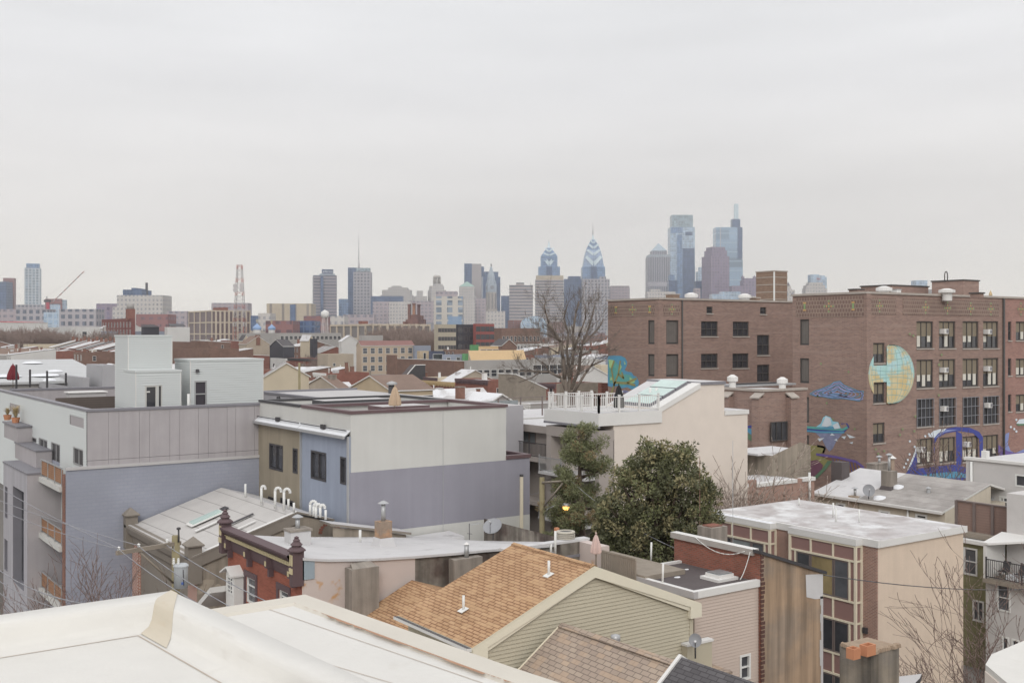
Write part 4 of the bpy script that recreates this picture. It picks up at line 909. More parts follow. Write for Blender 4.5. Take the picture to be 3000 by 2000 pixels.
for ya,yb_,nm in((yq[1],yq[2],'near'),(yq[3],yq[4],'far')):
 fl_h=2.93;b=MB();b.box(bx+.06,Tx+.05,ya+.06,yb_-.06,0,Tz-.3,m_panel,skip='B');bay=T.part('panel_bay',b)
 b=MB();b.box(bx-.05,Tx+.1,ya-.05,yb_+.05,Tz-.34,Tz-.002,m_white,m_snow if nm=='far' else m_roofl);T.part('bay_roof',b)
 cols_=[ya,ya+.32,ya+1.0]
 Wd=yb_-ya;w3=(Wd-.16)/3
 b=MB();t=.1
 def vb(y,z0,z1,x=bx):b.box(x,x+.08,y-t/2,y+t/2,z0,z1,m_trimc)
 def hb(z,ya_=ya,yb2_=yb_):b.box(bx-.012,bx+.07,ya_,yb2_,z-t/2,z+t/2,m_trimc)
 z=Tz-.4
 for k in range(4):
  z0=z-fl_h*k;rows=[z0+(.0 if k==0 else 0),z0-(.78 if k==0 else 1.1)]
  hb(rows[0]);hb(rows[1])
  for j in(1,2):vb(ya+Wd*j/3,rows[1],rows[0])
  zb_=z0-fl_h if k<3 else 0;hb_=zb_+(0 if k<3 else 0)
  vb(ya+.42,zb_,rows[1]);vb(yb_-.42,zb_,rows[1])
  o=(ya+.5,yb_-.5,(z0-fl_h+(.06 if k else.12)),rows[1]-.06)
  o=(o[0],o[1],z0-fl_h+.06,rows[1]-.07)
  b2=MB();window(T,'W',bx+.06,(o[0],o[0]+(o[1]-o[0])*.27,o[2],o[3]),m_alum,g_dark if k else g_mid,.07,(1,1),.0,proud=.04);window(T,'W',bx+.06,(o[0]+(o[1]-o[0])*.28,o[0]+(o[1]-o[0])*.72,o[2],o[3]),m_alum,g_yel if(k==0 and nm=='near')else(g_pale if k==0 else g_dark),.07,(1,1),.0,proud=.04);window(T,'W',bx+.06,(o[0]+(o[1]-o[0])*.73,o[1],o[2],o[3]),m_alum,g_dark,.07,(1,1),.0,proud=.04)
 for y in(ya+.05,yb_-.05):b.box(bx-.02,bx+.09,y-.07,y+.07,0,Tz-.35,m_trimc)
 b.box(Tx-.12,Tx-.001,ya-.02,ya+.06,0,Tz-.35,m_trimc)
 for k in range(8):zz_=Tz-.4-fl_h*(k//2)-(0 if k%2==0 else(.78 if k<2 else 1.1));b.box(bx+.09,Tx-.12,ya-.015,ya+.05,zz_-t/2,zz_+t/2,m_trimc)
 T.part('bay_trim',b,None,bay)
b=MB();u,z=on('W',Tx,2537,1845);b.box(Tx-.14,Tx-.001,u-.12,u+.12,z-.15,z+.15,m_dark);T.part('wall_lamp',b)
for k,(px,pt,lab)in enumerate(((2341,1462,'short white pipe at the far edge of the stained white roof'),(2441,1483,'tall thin white pipe, left of a close pair on the stained white roof'),(2449,1492,'tall thin white pipe, right of a close pair on the stained white roof'),(2517,1492,'single white pipe near the middle of the stained white roof'))):
 x,y,z=gp(px,(1480,1515,1528,1530)[k],Tz);b=MB();b.cyl((x,y,Tz-.05),(x,y,Tz+(.45,.85,.8,.75)[k]),.05,.05,m_pvc,8);single('vent_pipe',b,lab,'vent pipe',None,(x,y,Tz))
sil(2090,2569,1495,1584,56);sil(2569,2826,1584,1541,56)
# ============ green gabled house with orange-brown shingles ============
Dx,Dy=W(1735,36);zp=zz(1662,36);xl=hitY(1385,Dy);xr_=hitY(2040,Dy);ze=(zz(1888,dep(xl,Dy))+zz(1765,dep(xr_,Dy)))/2;yN=hitX(1505,Dx)
D_=Thing('gabled_house','sage green sided gable house with orange-brown shingle roof','house',None,(Dx,Dy,0))
b=MB();lap=.125
z=0.0
while z<zp-.25:
 z1=min(z+lap,zp-.25)
 def ext(q):
  if q<=ze:return xl+.3,xr_-.3
  t=(q-ze)/(zp-ze);return xl+.3+(Dx-xl-.3)*t,xr_-.3-(xr_-.3-Dx)*t
 a0,a1=ext(z);c0,c1=ext(z1)
 b.face([(a0,Dy-.036,z),(a1,Dy-.036,z),(c1,Dy,z1),(c0,Dy,z1)],m_green);b.face([(a0,Dy-.036,z),(a0,Dy,z),(a1,Dy,z),(a1,Dy-.036,z)],m_green);z=z1
b.box(xl+.3,xr_-.3,Dy+.001,yN,0,ze-.05,m_green,skip='S');D_.part('siding_walls',b)
def slope(T,ax0,za,ax1,zb_,y0,y1,m,th=.14,name='roof',side=None,par=None):
 b=MB();b.slab([(ax0,y0,za),(ax1,y0,zb_),(ax1,y1,zb_),(ax0,y1,za)],th,m,side or m_cream);return T.part(name,b,None,par)
R_=slope(D_,xl-.1,ze-.02,Dx,zp+.08,Dy-.12,yN,m_shing);slope(D_,xr_+.1,ze-.02,Dx+.001,zp+.08,Dy-.12,yN,m_shing)
b=MB();b.slab([(Dx-.12,Dy-.12,zp+.07),(Dx,Dy-.12,zp+.13),(Dx,yN,zp+.13),(Dx-.12,yN,zp+.07)],.03,m_shing);b.slab([(Dx,Dy-.12,zp+.13),(Dx+.12,Dy-.12,zp+.07),(Dx+.12,yN,zp+.07),(Dx,yN,zp+.13)],.03,m_shing);D_.part('ridge_shingles',b,None,R_)
for s_,xe_ in((-1,xl-.1),(1,xr_+.1)):
 b=MB();yy=Dy-.17
 b.face([(xe_,yy,ze-.05),(Dx,yy,zp+.05),(Dx,yy,zp-.3),(xe_-s_*.55,yy,ze-.05-.03),(xe_-s_*.02,yy,ze-.36)],m_cream)
 b.face([(xe_,yy-.006,ze-.06),(xe_,yy-.006,ze-.5),(xe_-s_*.55,yy-.006,ze-.5),(xe_-s_*.55,yy-.006,ze-.08)],m_cream)
 b.box(min(xe_,xe_-s_*.55),max(xe_,xe_-s_*.55),yy+.003,Dy+.1,ze-.499,ze-.2,m_cream);b.box(min(xe_-s_*.02,xe_-s_*.5),max(xe_-s_*.02,xe_-s_*.5),yy+.05,Dy+.09,ze-.25,ze-.07,m_cream)
 b.face([(xe_,yy+.045,ze-.45),(xe_,yy+.045,ze-.05),(Dx,yy+.045,zp+.04),(Dx,yy+.045,zp-.3)],m_cream)
 D_.part('gable_fascia',b)
b=MB();b.slab([(xl-.28,Dy-.1,ze-.02),(xl-.1,Dy-.1,ze-.04),(xl-.1,yN,ze-.04),(xl-.28,yN,ze-.02)],.1,m_dark,m_white);D_.part('gutter',b)
b=MB();b.box(xr_-.36,xr_-.2,Dy-.05,Dy+.2,0,ze-.4,m_green);D_.part('corner_post',b)
for k,(px,pt,pb,lab)in enumerate(((1608,1640,1690,'thin white pipe higher on the orange-brown roof, nearer the ridge'),(1358,1745,1792,'thin white pipe lower on the orange-brown roof, near the gutter'))):
 best=None
 for i in range(200):
  t=i/199;xx=xl+(Dx-xl)*t;yy=hitX(px,xx);z_=ze+(zp-ze)*t
  q=abs(proj(xx,yy,z_)[1]-pb)
  if best is None or q<best[0]:best=(q,xx,yy,z_)
 _,xx,yy,z_=best;TT=Thing('vent_pipe',lab,'vent pipe',None,(xx,yy,z_));b=MB();b.cyl((xx,yy,z_),(xx,yy,z_+.55),.045,.045,m_pvc,10);TT.part('pipe',b)
 b=MB();sl=(zp-ze)/(Dx-xl);b.slab([(xx-.16,yy-.14,z_+.1-.16*sl),(xx+.12,yy-.14,z_+.1+.12*sl),(xx+.12,yy+.14,z_+.1+.12*sl),(xx-.16,yy+.14,z_+.1-.16*sl)],.02,m_pvc);TT.part('flashing',b)
sil(1385,2040,1660,1780,36)
# lower rear wing of the same house
zw_=ze+.95;xw1=xl+1.9
WG=Thing('shingled_wing','lower brown shingled lean-to wing between the patched cement wall and the green gable house','house',None,(xl,yN,0))
b=MB();b.box(19.6,24,yN+.01,38.8,0,8.5,m_green);WG.part('walls',b)
b=MB();b.slab([(18.6,yN+.02,8.3),(22.1,yN+.02,9.9),(22.1,38.9,9.9),(18.6,38.9,8.3)],.14,m_shing,m_cream);WG.part('roof',b)
b=MB();b.slab([(22.1,yN+.02,9.9),(24.2,yN+.02,9.2),(24.2,38.9,9.2),(22.1,38.9,9.9)],.14,m_shing,m_cream);WG.part('roof',b)
# ============ grey flat roofed house with tan siding ============
Ex,Ey=W(2033,40);Ez=zz(1733,40);Ex1=hitY(2222,Ey);Ey1=hitX(1808,Ex)
E_=Thing('flat_roofed_house','tan sided house with dark flat roof and white edge','house',None,(Ex,Ey,0))
b=MB();ow=rect('S',Ey,2166,2197,1915,1990);b.wall('S',Ey,Ex+.03,Ex1-.02,0,Ez-.2,m_tansid,[ow],.1,(.12,.03));b.box(Ex,Ex1,Ey+.001,Ey1,0,Ez-.2,m_tansid,skip='S');b.box(Ex,Ex+.06,Ey-.03,Ey+.01,0,Ez-.2,m_tansid);E_.part('siding_walls',b)
window(E_,'S',Ey,ow,m_pvc,g_dark,.08,(1,2),.07,proud=.05)
b=MB();b.box(Ex,Ex1,Ey,Ey1,Ez-.2,Ez-.08,m_bitum);E_.part('roof',b)
b=MB();m_edge=mat('grey_edge_board','#b0acab',.7,.08,1)
b.box(Ex-.1,Ex+.12,Ey-.1,Ey1+.05,Ez-.24,Ez+.02,m_edge,m_white);b.box(Ex+.12,Ex1,Ey-.1,Ey+.12,Ez-.24,Ez+.021,m_white);b.box(Ex+.12,Ex1,Ey1-.12,Ey1+.05,Ez-.24,Ez+.02,m_white);E_.part('roof_edge',b)
x,y,z=gp(2112,1688,Ez);S_=Thing('roof_skylight','square grey skylight with white curb on the dark flat roof','skylight',None,(x,y,Ez));b=MB();b.box(x-.65,x+.45,y-.5,y+.5,Ez-.078,Ez+.03,m_white);b.box(x-.48,x+.32,y-.38,y+.38,Ez+.03,Ez+.16,m_white);S_.part('curb',b);b=MB();b.box(x-.44,x+.28,y-.34,y+.34,Ez+.161,Ez+.2,g_pale);S_.part('pane',b)
for k,(px,pb,h_,lab)in enumerate(((1941,1707,.75,'leaning white pipe at the edge of the dark flat roof'),(1907,1640,.75,'thin pale pipe standing at the far side of the dark flat roof'))):x,y,z=gp(px,pb,Ez);b=MB();b.cyl((x,y,Ez-.1),(x+.03,y,Ez+h_),.04,.04,m_pvc,8);single('vent_pipe',b,lab,'vent pipe',None,(x,y,Ez))
for k,(px,pb,rx_,ry_)in enumerate(((1945,1677,.3,.12),(2012,1667,.1,.05),(1985,1690,.14,.06),(1925,1690,.1,.05))):
 x,y,z=gp(px,pb,Ez-.07);b=MB();pts=[(x+rx_*cos(a)*(1+.2*sin(3*a)),y+ry_*1.6*sin(a),Ez-.06)for a in[2*pi*i/12 for i in range(12)]]
 b.slab(pts,.018,m_snow);single('snow_patch',b,('largest','right hand','lower','left hand')[k]+' patch of melting snow on the dark flat roof','snow',None,(x,y,Ez-.07))
# small bay roof and parapet stub on the tan house
K0=Thing('bay_roof_addition','small shingle roofed addition against the tan sided wall, below the dish','house extension',None,(Ex,Ey,0))
a=on('S',Ey-.3,2095,1915);x0,z0=a;x1=hitY(2140,Ey-1.8);z1=zz(1963,dep(x1,Ey-1.8))
b=MB();b.box(x0-1.4,x1-.15,Ey-1.7,Ey-.03,0,z1-.1,m_tansid);K0 .part('walls',b);b=MB();b.slab([(x0-1.6,Ey-1.9,z1),(x1,Ey-1.9,z1),(x1-.25,Ey-.04,z0+.05),(x0-1.6,Ey-.04,z0+.05)],.1,m_shing2);K0 .part('roof',b)
K1=Thing('parapet_stub','short white capped sage sided stub wall behind the dish','wall',None,(Ex,Ey,0));p0=on('S',Dy-.5,2025,1893);p1=on('S',Dy-.5,2098,1880)
b=MB();b.box(p0[0],p1[0],Dy-.3,Dy-.03,p0[1]-3,p0[1]-.05,m_green);K1 .part('siding',b);b=MB();b.box(p0[0]-.04,p1[0]+.05,Dy-.34,Dy-.03,p0[1]-.049,p0[1]+.03,m_white);K1 .part('coping',b)
dish(2037,1875,dep(27.4,26.4),.22,'grey satellite dish on the small shingle roof beside the sage siding',-2.35,.35,.62)
# ============ G: brick parapet and stained stucco party wall ============
Gy0=Ey-.15;gx0=Ex1;Gz1=zz(1620,dep(gx0,Gy0));gx1=hitY(2410,Gy0);Gz2=zz(1680,dep(gx1,Gy0));gy1=hitX(1975,gx0)
P_=Thing('brick_row_house','brick house end with tall stained tan stucco party wall','building',None,(gx0,Gy0,0))
b=MB()
b.face([(gx0,Gy0,0),(gx1,Gy0,0),(gx1,Gy0,Gz2),(gx0,Gy0,Gz1)],m_stain);b.face([(gx1,Gy0,0),(gx1,gy1,0),(gx1,gy1,Gz2),(gx1,Gy0,Gz2)],m_stain)
b.face([(gx0,gy1,0),(gx1,gy1,0),(gx1,gy1,Gz2),(gx0,gy1,Gz1)],m_stain);b.face([(gx0,Gy0,Gz1),(gx1,Gy0,Gz2),(gx1,gy1,Gz2),(gx0,gy1,Gz1)],m_bitum);b.face([(gx0,Gy0,0),(gx0,gy1,0),(gx0,gy1,Gz1),(gx0,Gy0,Gz1)],m_rbrick3);P_.part('party_wall',b)
rnd=random.Random(4);b=MB()
for k in range(60):
 z=Gz1-.1-k*.17;b.box(gx0-.012,gx0+rnd.uniform(.1,.2),Gy0-.02,Gy0+.05,z-.12,z,mat('dark_brick_edge','#5a3d36',.9,.15,3))
P_.part('corner_bricks',b)
b=MB();b.slab([(gx0-.1,Gy0-.1,Gz1+.12),(gx1+.15,Gy0-.1,Gz2+.1),(gx1+.15,Gy0+.35,Gz2+.1),(gx0-.1,Gy0+.35,Gz1+.12)],.13,m_dark);P_.part('tar_coping',b)
b=MB();b.slab([(gx0-.12,Gy0+.35,Gz1+.1),(gx0+.25,Gy0+.35,Gz1+.1),(gx0+.25,gy1+.1,Gz1+.1),(gx0-.12,gy1+.1,Gz1+.1)],.24,m_white,mat('old_board','#a09a94',.9,.12,2));P_.part('parapet_board',b)
b=MB();xs=gx1-1.05;b.face([(xs,Gy0-.012,Gz2+.1),(gx1+.01,Gy0-.012,Gz2),(gx1+.01,Gy0-.012,Gz2-1.0),(gx1-.5,Gy0-.012,Gz2-.95),(xs+.05,Gy0-.012,Gz2-.8)],m_roofw)
for k in range(24):z=Gz2-.9-k*.35;o_=rnd.uniform(-.06,.05);b.face([(gx1-.14+o_,Gy0-.012,z-.35),(gx1+.02,Gy0-.012,z-.35),(gx1+.02,Gy0-.012,z),(gx1-.14+o_,Gy0-.012,z)],m_roofl)
P_.part('white_patch',b,'white painted tar patch on the stucco')
sil(1975,2410,1600,1680,42)
# white cable loops over the brick parapet
def wire(pts,r,m,label,name='wire',sag=0,cat='cable'):
 b=MB();P=[]
 for(p,q)in zip(pts[:-1],pts[1:]):
  n=10
  for k in range(n+(q is pts[-1])):t=k/n;P.append(tuple(p[i]*(1-t)+q[i]*t-(sag*4*t*(1-t)if i==2 else 0)for i in range(3)))
 b.tube(P,r,m,5);return single(name,b,label,cat,None,P[0])
wire([(gx0-.14,hitX(2045,gx0),Gz1+.1),(gx0-.15,hitX(2190,gx0),Gz1-.02)],.018,m_pvc,'loose pale cable hanging in a loop on the brick parapet','loose_cable',.35)
wire([(gx0-.14,hitX(2205,gx0),Gz1),(gx0-.6,hitX(2168,gx0-.6),Ez)],.018,m_pvc,'pale cable dropping from the parapet corner to the skylight','loose_cable',.12)
b=MB();x,y,z=gp(2022,1634,Ez);b.box(x-.05,x+.1,y-.25,y+.25,Ez-.08,Ez+.05,mat('ochre_brick','#a98a45',.9,.1));single('loose_brick',b,'ochre brick lying against the brick parapet','brick',None,(x,y,Ez))
# ============ K: nearest lower roofs ============
kx=hitX;Kx=21.2;ky1=Dy-.4
kzf=zz(1828,dep(Kx,ky1));kyn=hitX(1993,Kx);kzn=kzf+.08
K_=Thing('shingled_house','tan-grey shingled house roof in front of the sage gable wall','house',None,(Kx,kyn,0))
b=MB();b.box(Kx-3.2,Kx+3,kyn+.05,ky1-.1,0,kzf-2.2,m_tansid);K_.part('walls',b)
b=MB();b.slab([(Kx-3.4,kyn,kzn-2.35),(Kx,kyn,kzn),(Kx,ky1,kzf),(Kx-3.4,ky1,kzf-2.35)],.12,m_shing2,m_trimc);r_=K_.part('roof',b)
b=MB();b.slab([(Kx+3.2,kyn,kzn-2.2),(Kx+3.2,ky1,kzf-2.2),(Kx+.001,ky1,kzf),(Kx+.001,kyn,kzn)],.12,m_shing2,m_trimc);K_.part('roof',b)
b=MB();b.slab([(Kx-3.4,ky1+.001,kzf-2.33),(Kx,ky1+.001,kzf+.02),(Kx,ky1+.06,kzf+.02),(Kx-3.4,ky1+.06,kzf-2.33)],.1,m_trimc);K_.part('rake_trim',b,None,r_)
b=MB();b.slab([(Kx-.16,kyn,kzn-.02),(Kx+.02,kyn,kzn+.06),(Kx+.02,ky1,kzf+.06),(Kx-.16,ky1,kzf-.02)],.03,m_shing2);K_.part('ridge',b,None,r_)
K2=Thing('dark_shingled_house','dark grey shingled roof with white rake trim at the bottom edge','house',None,(Kx,kyn,0));y2=kyn-7;zr2=kzn+.22
b=MB();b.box(Kx-3,Kx+2.8,y2,kyn-.1,0,zr2-2.4,m_offw);K2 .part('walls',b)
b=MB();b.slab([(Kx-3.2,y2,zr2-2.5),(Kx,y2,zr2),(Kx,kyn-.06,zr2),(Kx-3.2,kyn-.06,zr2-2.5)],.12,m_dkasph,m_white);K2 .part('roof',b)
b=MB();b.slab([(Kx+3.2,y2,zr2-2.1),(Kx+3.2,kyn-.06,zr2-2.1),(Kx+.001,kyn-.06,zr2),(Kx+.001,y2,zr2)],.12,m_dkasph,m_white);K2 .part('roof',b)
b=MB();b.slab([(Kx-3.25,kyn-.055,zr2-2.5),(Kx,kyn-.055,zr2+.06),(Kx,kyn+.06,zr2+.06),(Kx-3.25,kyn+.06,zr2-2.5)],.2,m_white);b.slab([(Kx+.001,kyn-.055,zr2+.06),(Kx+3.25,kyn-.055,zr2-2.05),(Kx+3.25,kyn+.06,zr2-2.05),(Kx+.001,kyn+.06,zr2+.06)],.2,m_white);K2 .part('rake_trim',b)
x,y=W(1803,33.6);z=zz(1893,33.6);T=Thing('roof_vent','squat galvanised vent with brick bits behind the tan-grey roof ridge','vent',None,(x,y,z));b=MB();b.lathe(x,y,[(.24,z),(.2,z+.1),(.12,z+.16),(.16,z+.2),(.15,z+.36),(0,z+.4)],m_galv,14,True);T.part('hood',b);b=MB();b.box(x-.3,x+.45,y-.2,y+.2,z-1.5,z-.02,m_rbrick3);T.part('brick_base',b)
# big stained chimney at the lower right
lx,ly=W(2552,31);lz=zz(1912,31)
T=Thing('stucco_chimney','big dark streaked stucco chimney with two orange clay pots','chimney',None,(lx,ly,lz-4));cx0=lx;
b=MB();yw=hitX(2460,lx);xe=hitY(2634,ly);b.box(lx,xe,ly,yw,lz-6,lz,mat('streaked_chimney_stucco','#7d756b',.95,.15,1.1,streak=.5,bump=1.2,c2='#908473'),mat('chimney_crown','#97816a',.95,.15,4,bump=1));T.part('stack',b)
rnd=random.Random(8);b=MB()
for k in range(26):
 t=k/26;side=k%2;w_=rnd.uniform(.05,.12)
 px_,py_=(lx+(xe-lx)*t,ly+.03)if side else(lx+.03,ly+(yw-ly)*t)
 b.lathe(px_,py_,[(w_*1.2,lz-.04),(w_,lz+rnd.uniform(.02,.07)),(0,lz+.09)],mat('chimney_crown','#97816a'),6)
T.part('mortar_crown',b)
for k,(px,py)in enumerate(((2500,1915),(2542,1905))):
 x,y,_=gp(px,py+10,lz+.02);b=MB();w_=(.15,.2)[k];P=lambda s:[(x-w_*s,y-.13*s),(x+w_*s,y-.13*s),(x+w_*s,y+.13*s),(x-w_*s,y+.13*s)]
 o_,i_=P(1),P(.75);zt_=lz+.3
 for j in range(4):
  p,q,r1,s1=o_[j],o_[(j+1)%4],i_[(j+1)%4],i_[j];b.face([(*p,lz),(*q,lz),(*q,zt_),(*p,zt_)],m_terra);b.face([(*p,zt_),(*q,zt_),(*r1,zt_),(*s1,zt_)],m_terra);b.face([(*s1,zt_),(*r1,zt_),(*r1,lz+.05),(*s1,lz+.05)],m_terra)
 T.part('clay_pot',b)
# stub chimney behind the brick parapet
x,y=W(2086,48);z=zz(1540,48);T=Thing('concrete_chimney','square rough concrete chimney top by the first panelled bay','chimney',None,(x,y,0));b=MB();b.box(x-.45,x+.55,y-.4,y+.45,0,z,m_conc2);T.part('stack',b);b=MB();b.box(x-.3,x+.4,y-.25,y+.3,z+.002,z+.05,m_rbrick3);T.part('flue_opening',b)
# low white roof, bottom right
x0,y0,z0=gp(2890,1936,12);NR=Thing('white_roofed_shed','white membrane roof corner at the bottom right edge','roof',None,(x0,y0,0))
q=[gp(2887,1945,12),gp(2905,1915,12),(gp(3060,1850,12)),gp(3150,2100,12),gp(3000,2040,12)]
b=MB();b.prism([p[:2]for p in q],11.85,12.0,m_tpo);NR.part('roof',b);b=MB();c=[(p[0]*.985+.3,p[1]*.985+.2)for p in q];b.prism(c,0,11.849,m_stucco_c);NR.part('walls',b)
x0,y0,z0=gp(2640,1992,8.0);NS=Thing('low_tin_roof','low roof with tar edge right of the big streaked chimney','roof',None,(x0,y0,0));q=[gp(2570,2000,8),gp(2633,1980,8),gp(2700,1972,8),gp(2695,1985,8),gp(2640,2040,8)]
b=MB();b.prism([p[:2]for p in q],7.8,8,m_dark,m_roofl);NS.part('roof',b);b=MB();b.prism([(p[0]*.99+.2,p[1]*.99+.1)for p in q],0,7.79,m_tan);NS.part('walls',b)
# ============ H: red brick row house with brown cornice ============
hx,hy=W(885,42);hz=zz(1632,42);hy1=hitX(668,hx);hx1=hitY(1216,hy)
Hh=Thing('brick_row_house','red brick row house with dark brown bracketed cornice and white roof','house',None,(hx,hy,0))
oh=[rect('W',hx,721,749,1692,1768),rect('W',hx,817,846,1730,1790)]
b=MB();b.wall('W',hx,hy,hy1,0,hz-.9,m_rbrick,oh,.14);b.box(hx,hx+5,hy+.05,hy1,0,hz-1.2,m_rbrick,skip='WTB');b.box(hx+5,hx+14,hy+.05,47,0,8.2,m_oldcem,skip='WB');Hh.part('brick_front',b)
for o in oh:
 f=window(Hh,'W',hx,o,m_pvc,g_mid,.07,(1,3),.12,proud=-.03)
 b=MB();a0,a1,z0,z1=o;t=.2;b.box(hx-.04,hx-.002,a0-t,a0,z0-.4,z1,m_corn);b.box(hx-.04,hx-.002,a1,a1+t,z0-.4,z1,m_corn);b.box(hx-.05,hx-.002,a0-t,a1+t,z1+.001,z1+.25,m_corn);Hh.part('window_surround',b,None,f)
# cornice: stepped profile swept along y, with dentils and brackets
b=MB();pr=[(0,hz-.95),(-.06,hz-.95),(-.1,hz-.75),(-.12,hz-.5),(-.2,hz-.45),(-.22,hz-.25),(-.42,hz-.12),(-.5,hz+.02),(-.5,hz+.08),(0,hz+.1)]
for(x0,z0),(x1,z1)in zip(pr[:-1],pr[1:]):b.face([(hx+x0,hy+.3,z0),(hx+x1,hy+.3,z1),(hx+x1,hy1-.3,z1),(hx+x0,hy1-.3,z0)],m_corn)
cn=Hh.part('cornice',b)
b=MB();n=46
for k in range(n):y=hy+.5+(hy1-hy-1.0)*k/(n-1);b.box(hx-.27,hx-.205,y-.035,y+.035,hz-.42,hz-.31,m_corny)
b.box(hx-.29,hx-.2,hy+.35,hy1-.35,hz-.295,hz-.265,m_corny);Hh.part('dentils',b,None,cn)
for k in range(4):
 y=hy+.55+(hy1-hy-1.1)*k/3;b=MB();b.box(hx-.34,hx-.01,y-.1,y+.1,hz-.88,hz-.47,m_corn);b.box(hx-.22,hx-.011,y-.08,y+.08,hz-1.25,hz-.881,m_corn);br=Hh.part('bracket',b)
 b=MB();
 for j in range(3):b.box(hx-.36,hx-.341,y-.075+j*.06,y-.045+j*.06,hz-.8,hz-.6,m_corny)
 Hh.part('bracket_ribs',b,None,br)
for y,lab in((hy+.12,'near'),(hy1-.12,'far')):
 b=MB();b.box(hx-.4,hx+.06,y-.17,y+.17,hz-1.1,hz+.25,m_corn);po=Hh.part('end_post',b)
 b=MB();b.lathe(hx-.18,y,[(0,hz+.251),(.36,hz+.251),(.36,hz+.3),(.24,hz+.4),(.19,hz+.42),(.2,hz+.47),(.25,hz+.49),(.15,hz+.6),(.12,hz+.63),(.15,hz+.66),(.08,hz+.74),(.1,hz+.79),(0,hz+.84)],m_corn,6,rot=pi/6);Hh.part('finial',b,None,po)
 b=MB()
 for j in range(2):b.box(hx-.42,hx-.401,y-.13+.16*j,y-.03+.16*j,hz-.3,hz+.12,m_corny)
 b.box(hx-.44,hx-.4,y-.14,y+.14,hz-.62,hz-.4,m_corny);Hh.part('panel_ornament',b,None,po)
# long party wall and white roof
xs_=[hx,hitY(960,hy),hitY(1100,hy),hitY(1216,hy),hitY(1340,hy),hitY(1420,hy),hitY(1560,hy),hitY(1700,hy)]
zs_=[zz(p,dep(x,hy))for p,x in zip((1636,1640,1637,1630,1620,1612,1602,1590),xs_)]
b=MB()
for k in range(3):b.face([(xs_[k],hy,0),(xs_[k+1],hy,0),(xs_[k+1],hy,zs_[k+1]),(xs_[k],hy,zs_[k])],m_patchp)
Hh.part('patched_side_wall',b)
b=MB()
for k in range(3,7):b.face([(xs_[k],hy+.03,0),(xs_[k+1],hy+.03,0),(xs_[k+1],hy+.03,zs_[k+1]),(xs_[k],hy+.03,zs_[k])],m_oldcem)
b.face([(xs_[7],hy+.03,0),(xs_[7],hy1,0),(xs_[7],hy1,zs_[7]),(xs_[7],hy+.03,zs_[7])],m_oldcem);Hh.part('old_cement_wall',b)
b=MB();zb_=[z+.02 for z in zs_]
yb_=[hy1-.1,hy1-.1,hy1+.2,hy1+.4,hy1+.5,48.4,48.4,48.4]
FE=[(600,1562),(672,1562),(830,1573),(1100,1570),(1200,1564),(1330,1582),(1450,1583),(1560,1564),(1620,1570),(2000,1600)]
def fey(px):
 for(a,p),(c,q)in zip(FE[:-1],FE[1:]):
  if a<=px<=c:return p+(q-p)*(px-a)/(c-a)
 return 1565
zb_=[zz(fey(proj(x,y,10)[0]),dep(x,y))-.15 for x,y in zip(xs_,yb_)]
for k in range(7):
 b.slab([(xs_[k],hy-.1,zs_[k]+.05),(xs_[k+1],hy-.1,zs_[k+1]+.05),(xs_[k+1],yb_[k+1],zb_[k+1]+.15),(xs_[k],yb_[k],zb_[k]+.15)],.1,m_roofw)
Hh.part('roof',b)
b=MB();xa,xb3=hitY(1290,47.5),hitY(1345,47.5);zh_=zz(1562,dep(xb3,47.5));b.slab([(xa-2.5,47.0,zh_-.25),(xb3,47.0,zh_-.05),(xb3,48.5,zh_),(xa-2.5,48.5,zh_-.1)],.7,m_roofw);Hh.part('roof_hump',b)
b=MB();u0,z1=on('S',hy,882,1642);b.box(u0+.05,u0+.55,hy-.05,hy-.002,z1-.75,z1+.02,mat('blue_grey_sheet','#8c9ba5',.5,.06));Hh.part('metal_patch',b)
sil(672,1700,1560,1560,46)
# wall chimney on the patched wall
p0=on('S',hy-.6,1030,1665);p1=on('S',hy-.6,1110,1665)
CH=Thing('wall_chimney','squat rough stucco chimney against the pinkish patched wall','chimney',None,(p0[0],hy,0));b=MB();b.box(p0[0],p1[0],hy-.62,hy-.01,0,p0[1]-.05,m_conc2);CH.part('stack',b)
b=MB();b.slab([(p0[0]+.05,hy-.6,p0[1]-.04),(p1[0]-.05,hy-.6,p0[1]-.04),(p1[0]-.15,hy-.1,p0[1]+.1),(p0[0]+.2,hy-.1,p0[1]+.1)],.12,m_conc2);CH.part('crown',b)
p0=on('S',hy-.4,1330,1640);p1=on('S',hy-.4,1412,1640)
CH=Thing('wall_chimney','low cement chimney stub on the dark old wall by the shingle roof, with grey pipe','chimney',None,(p0[0],hy,0));b=MB();b.box(p0[0],p1[0],hy-.45,hy+.02,0,p0[1],m_conc2);CH.part('stack',b)
xm=(p0[0]+p1[0])/2+.05;b=MB();b.cyl((xm,hy-.2,p0[1]),(xm,hy-.2,p0[1]+.55),.1,.1,m_galv,10);CH.part('flue',b);b=MB();b.lathe(xm,hy-.2,[(.14,p0[1]+.55),(0,p0[1]+.66)],m_white,12);CH.part('flue_cap',b)
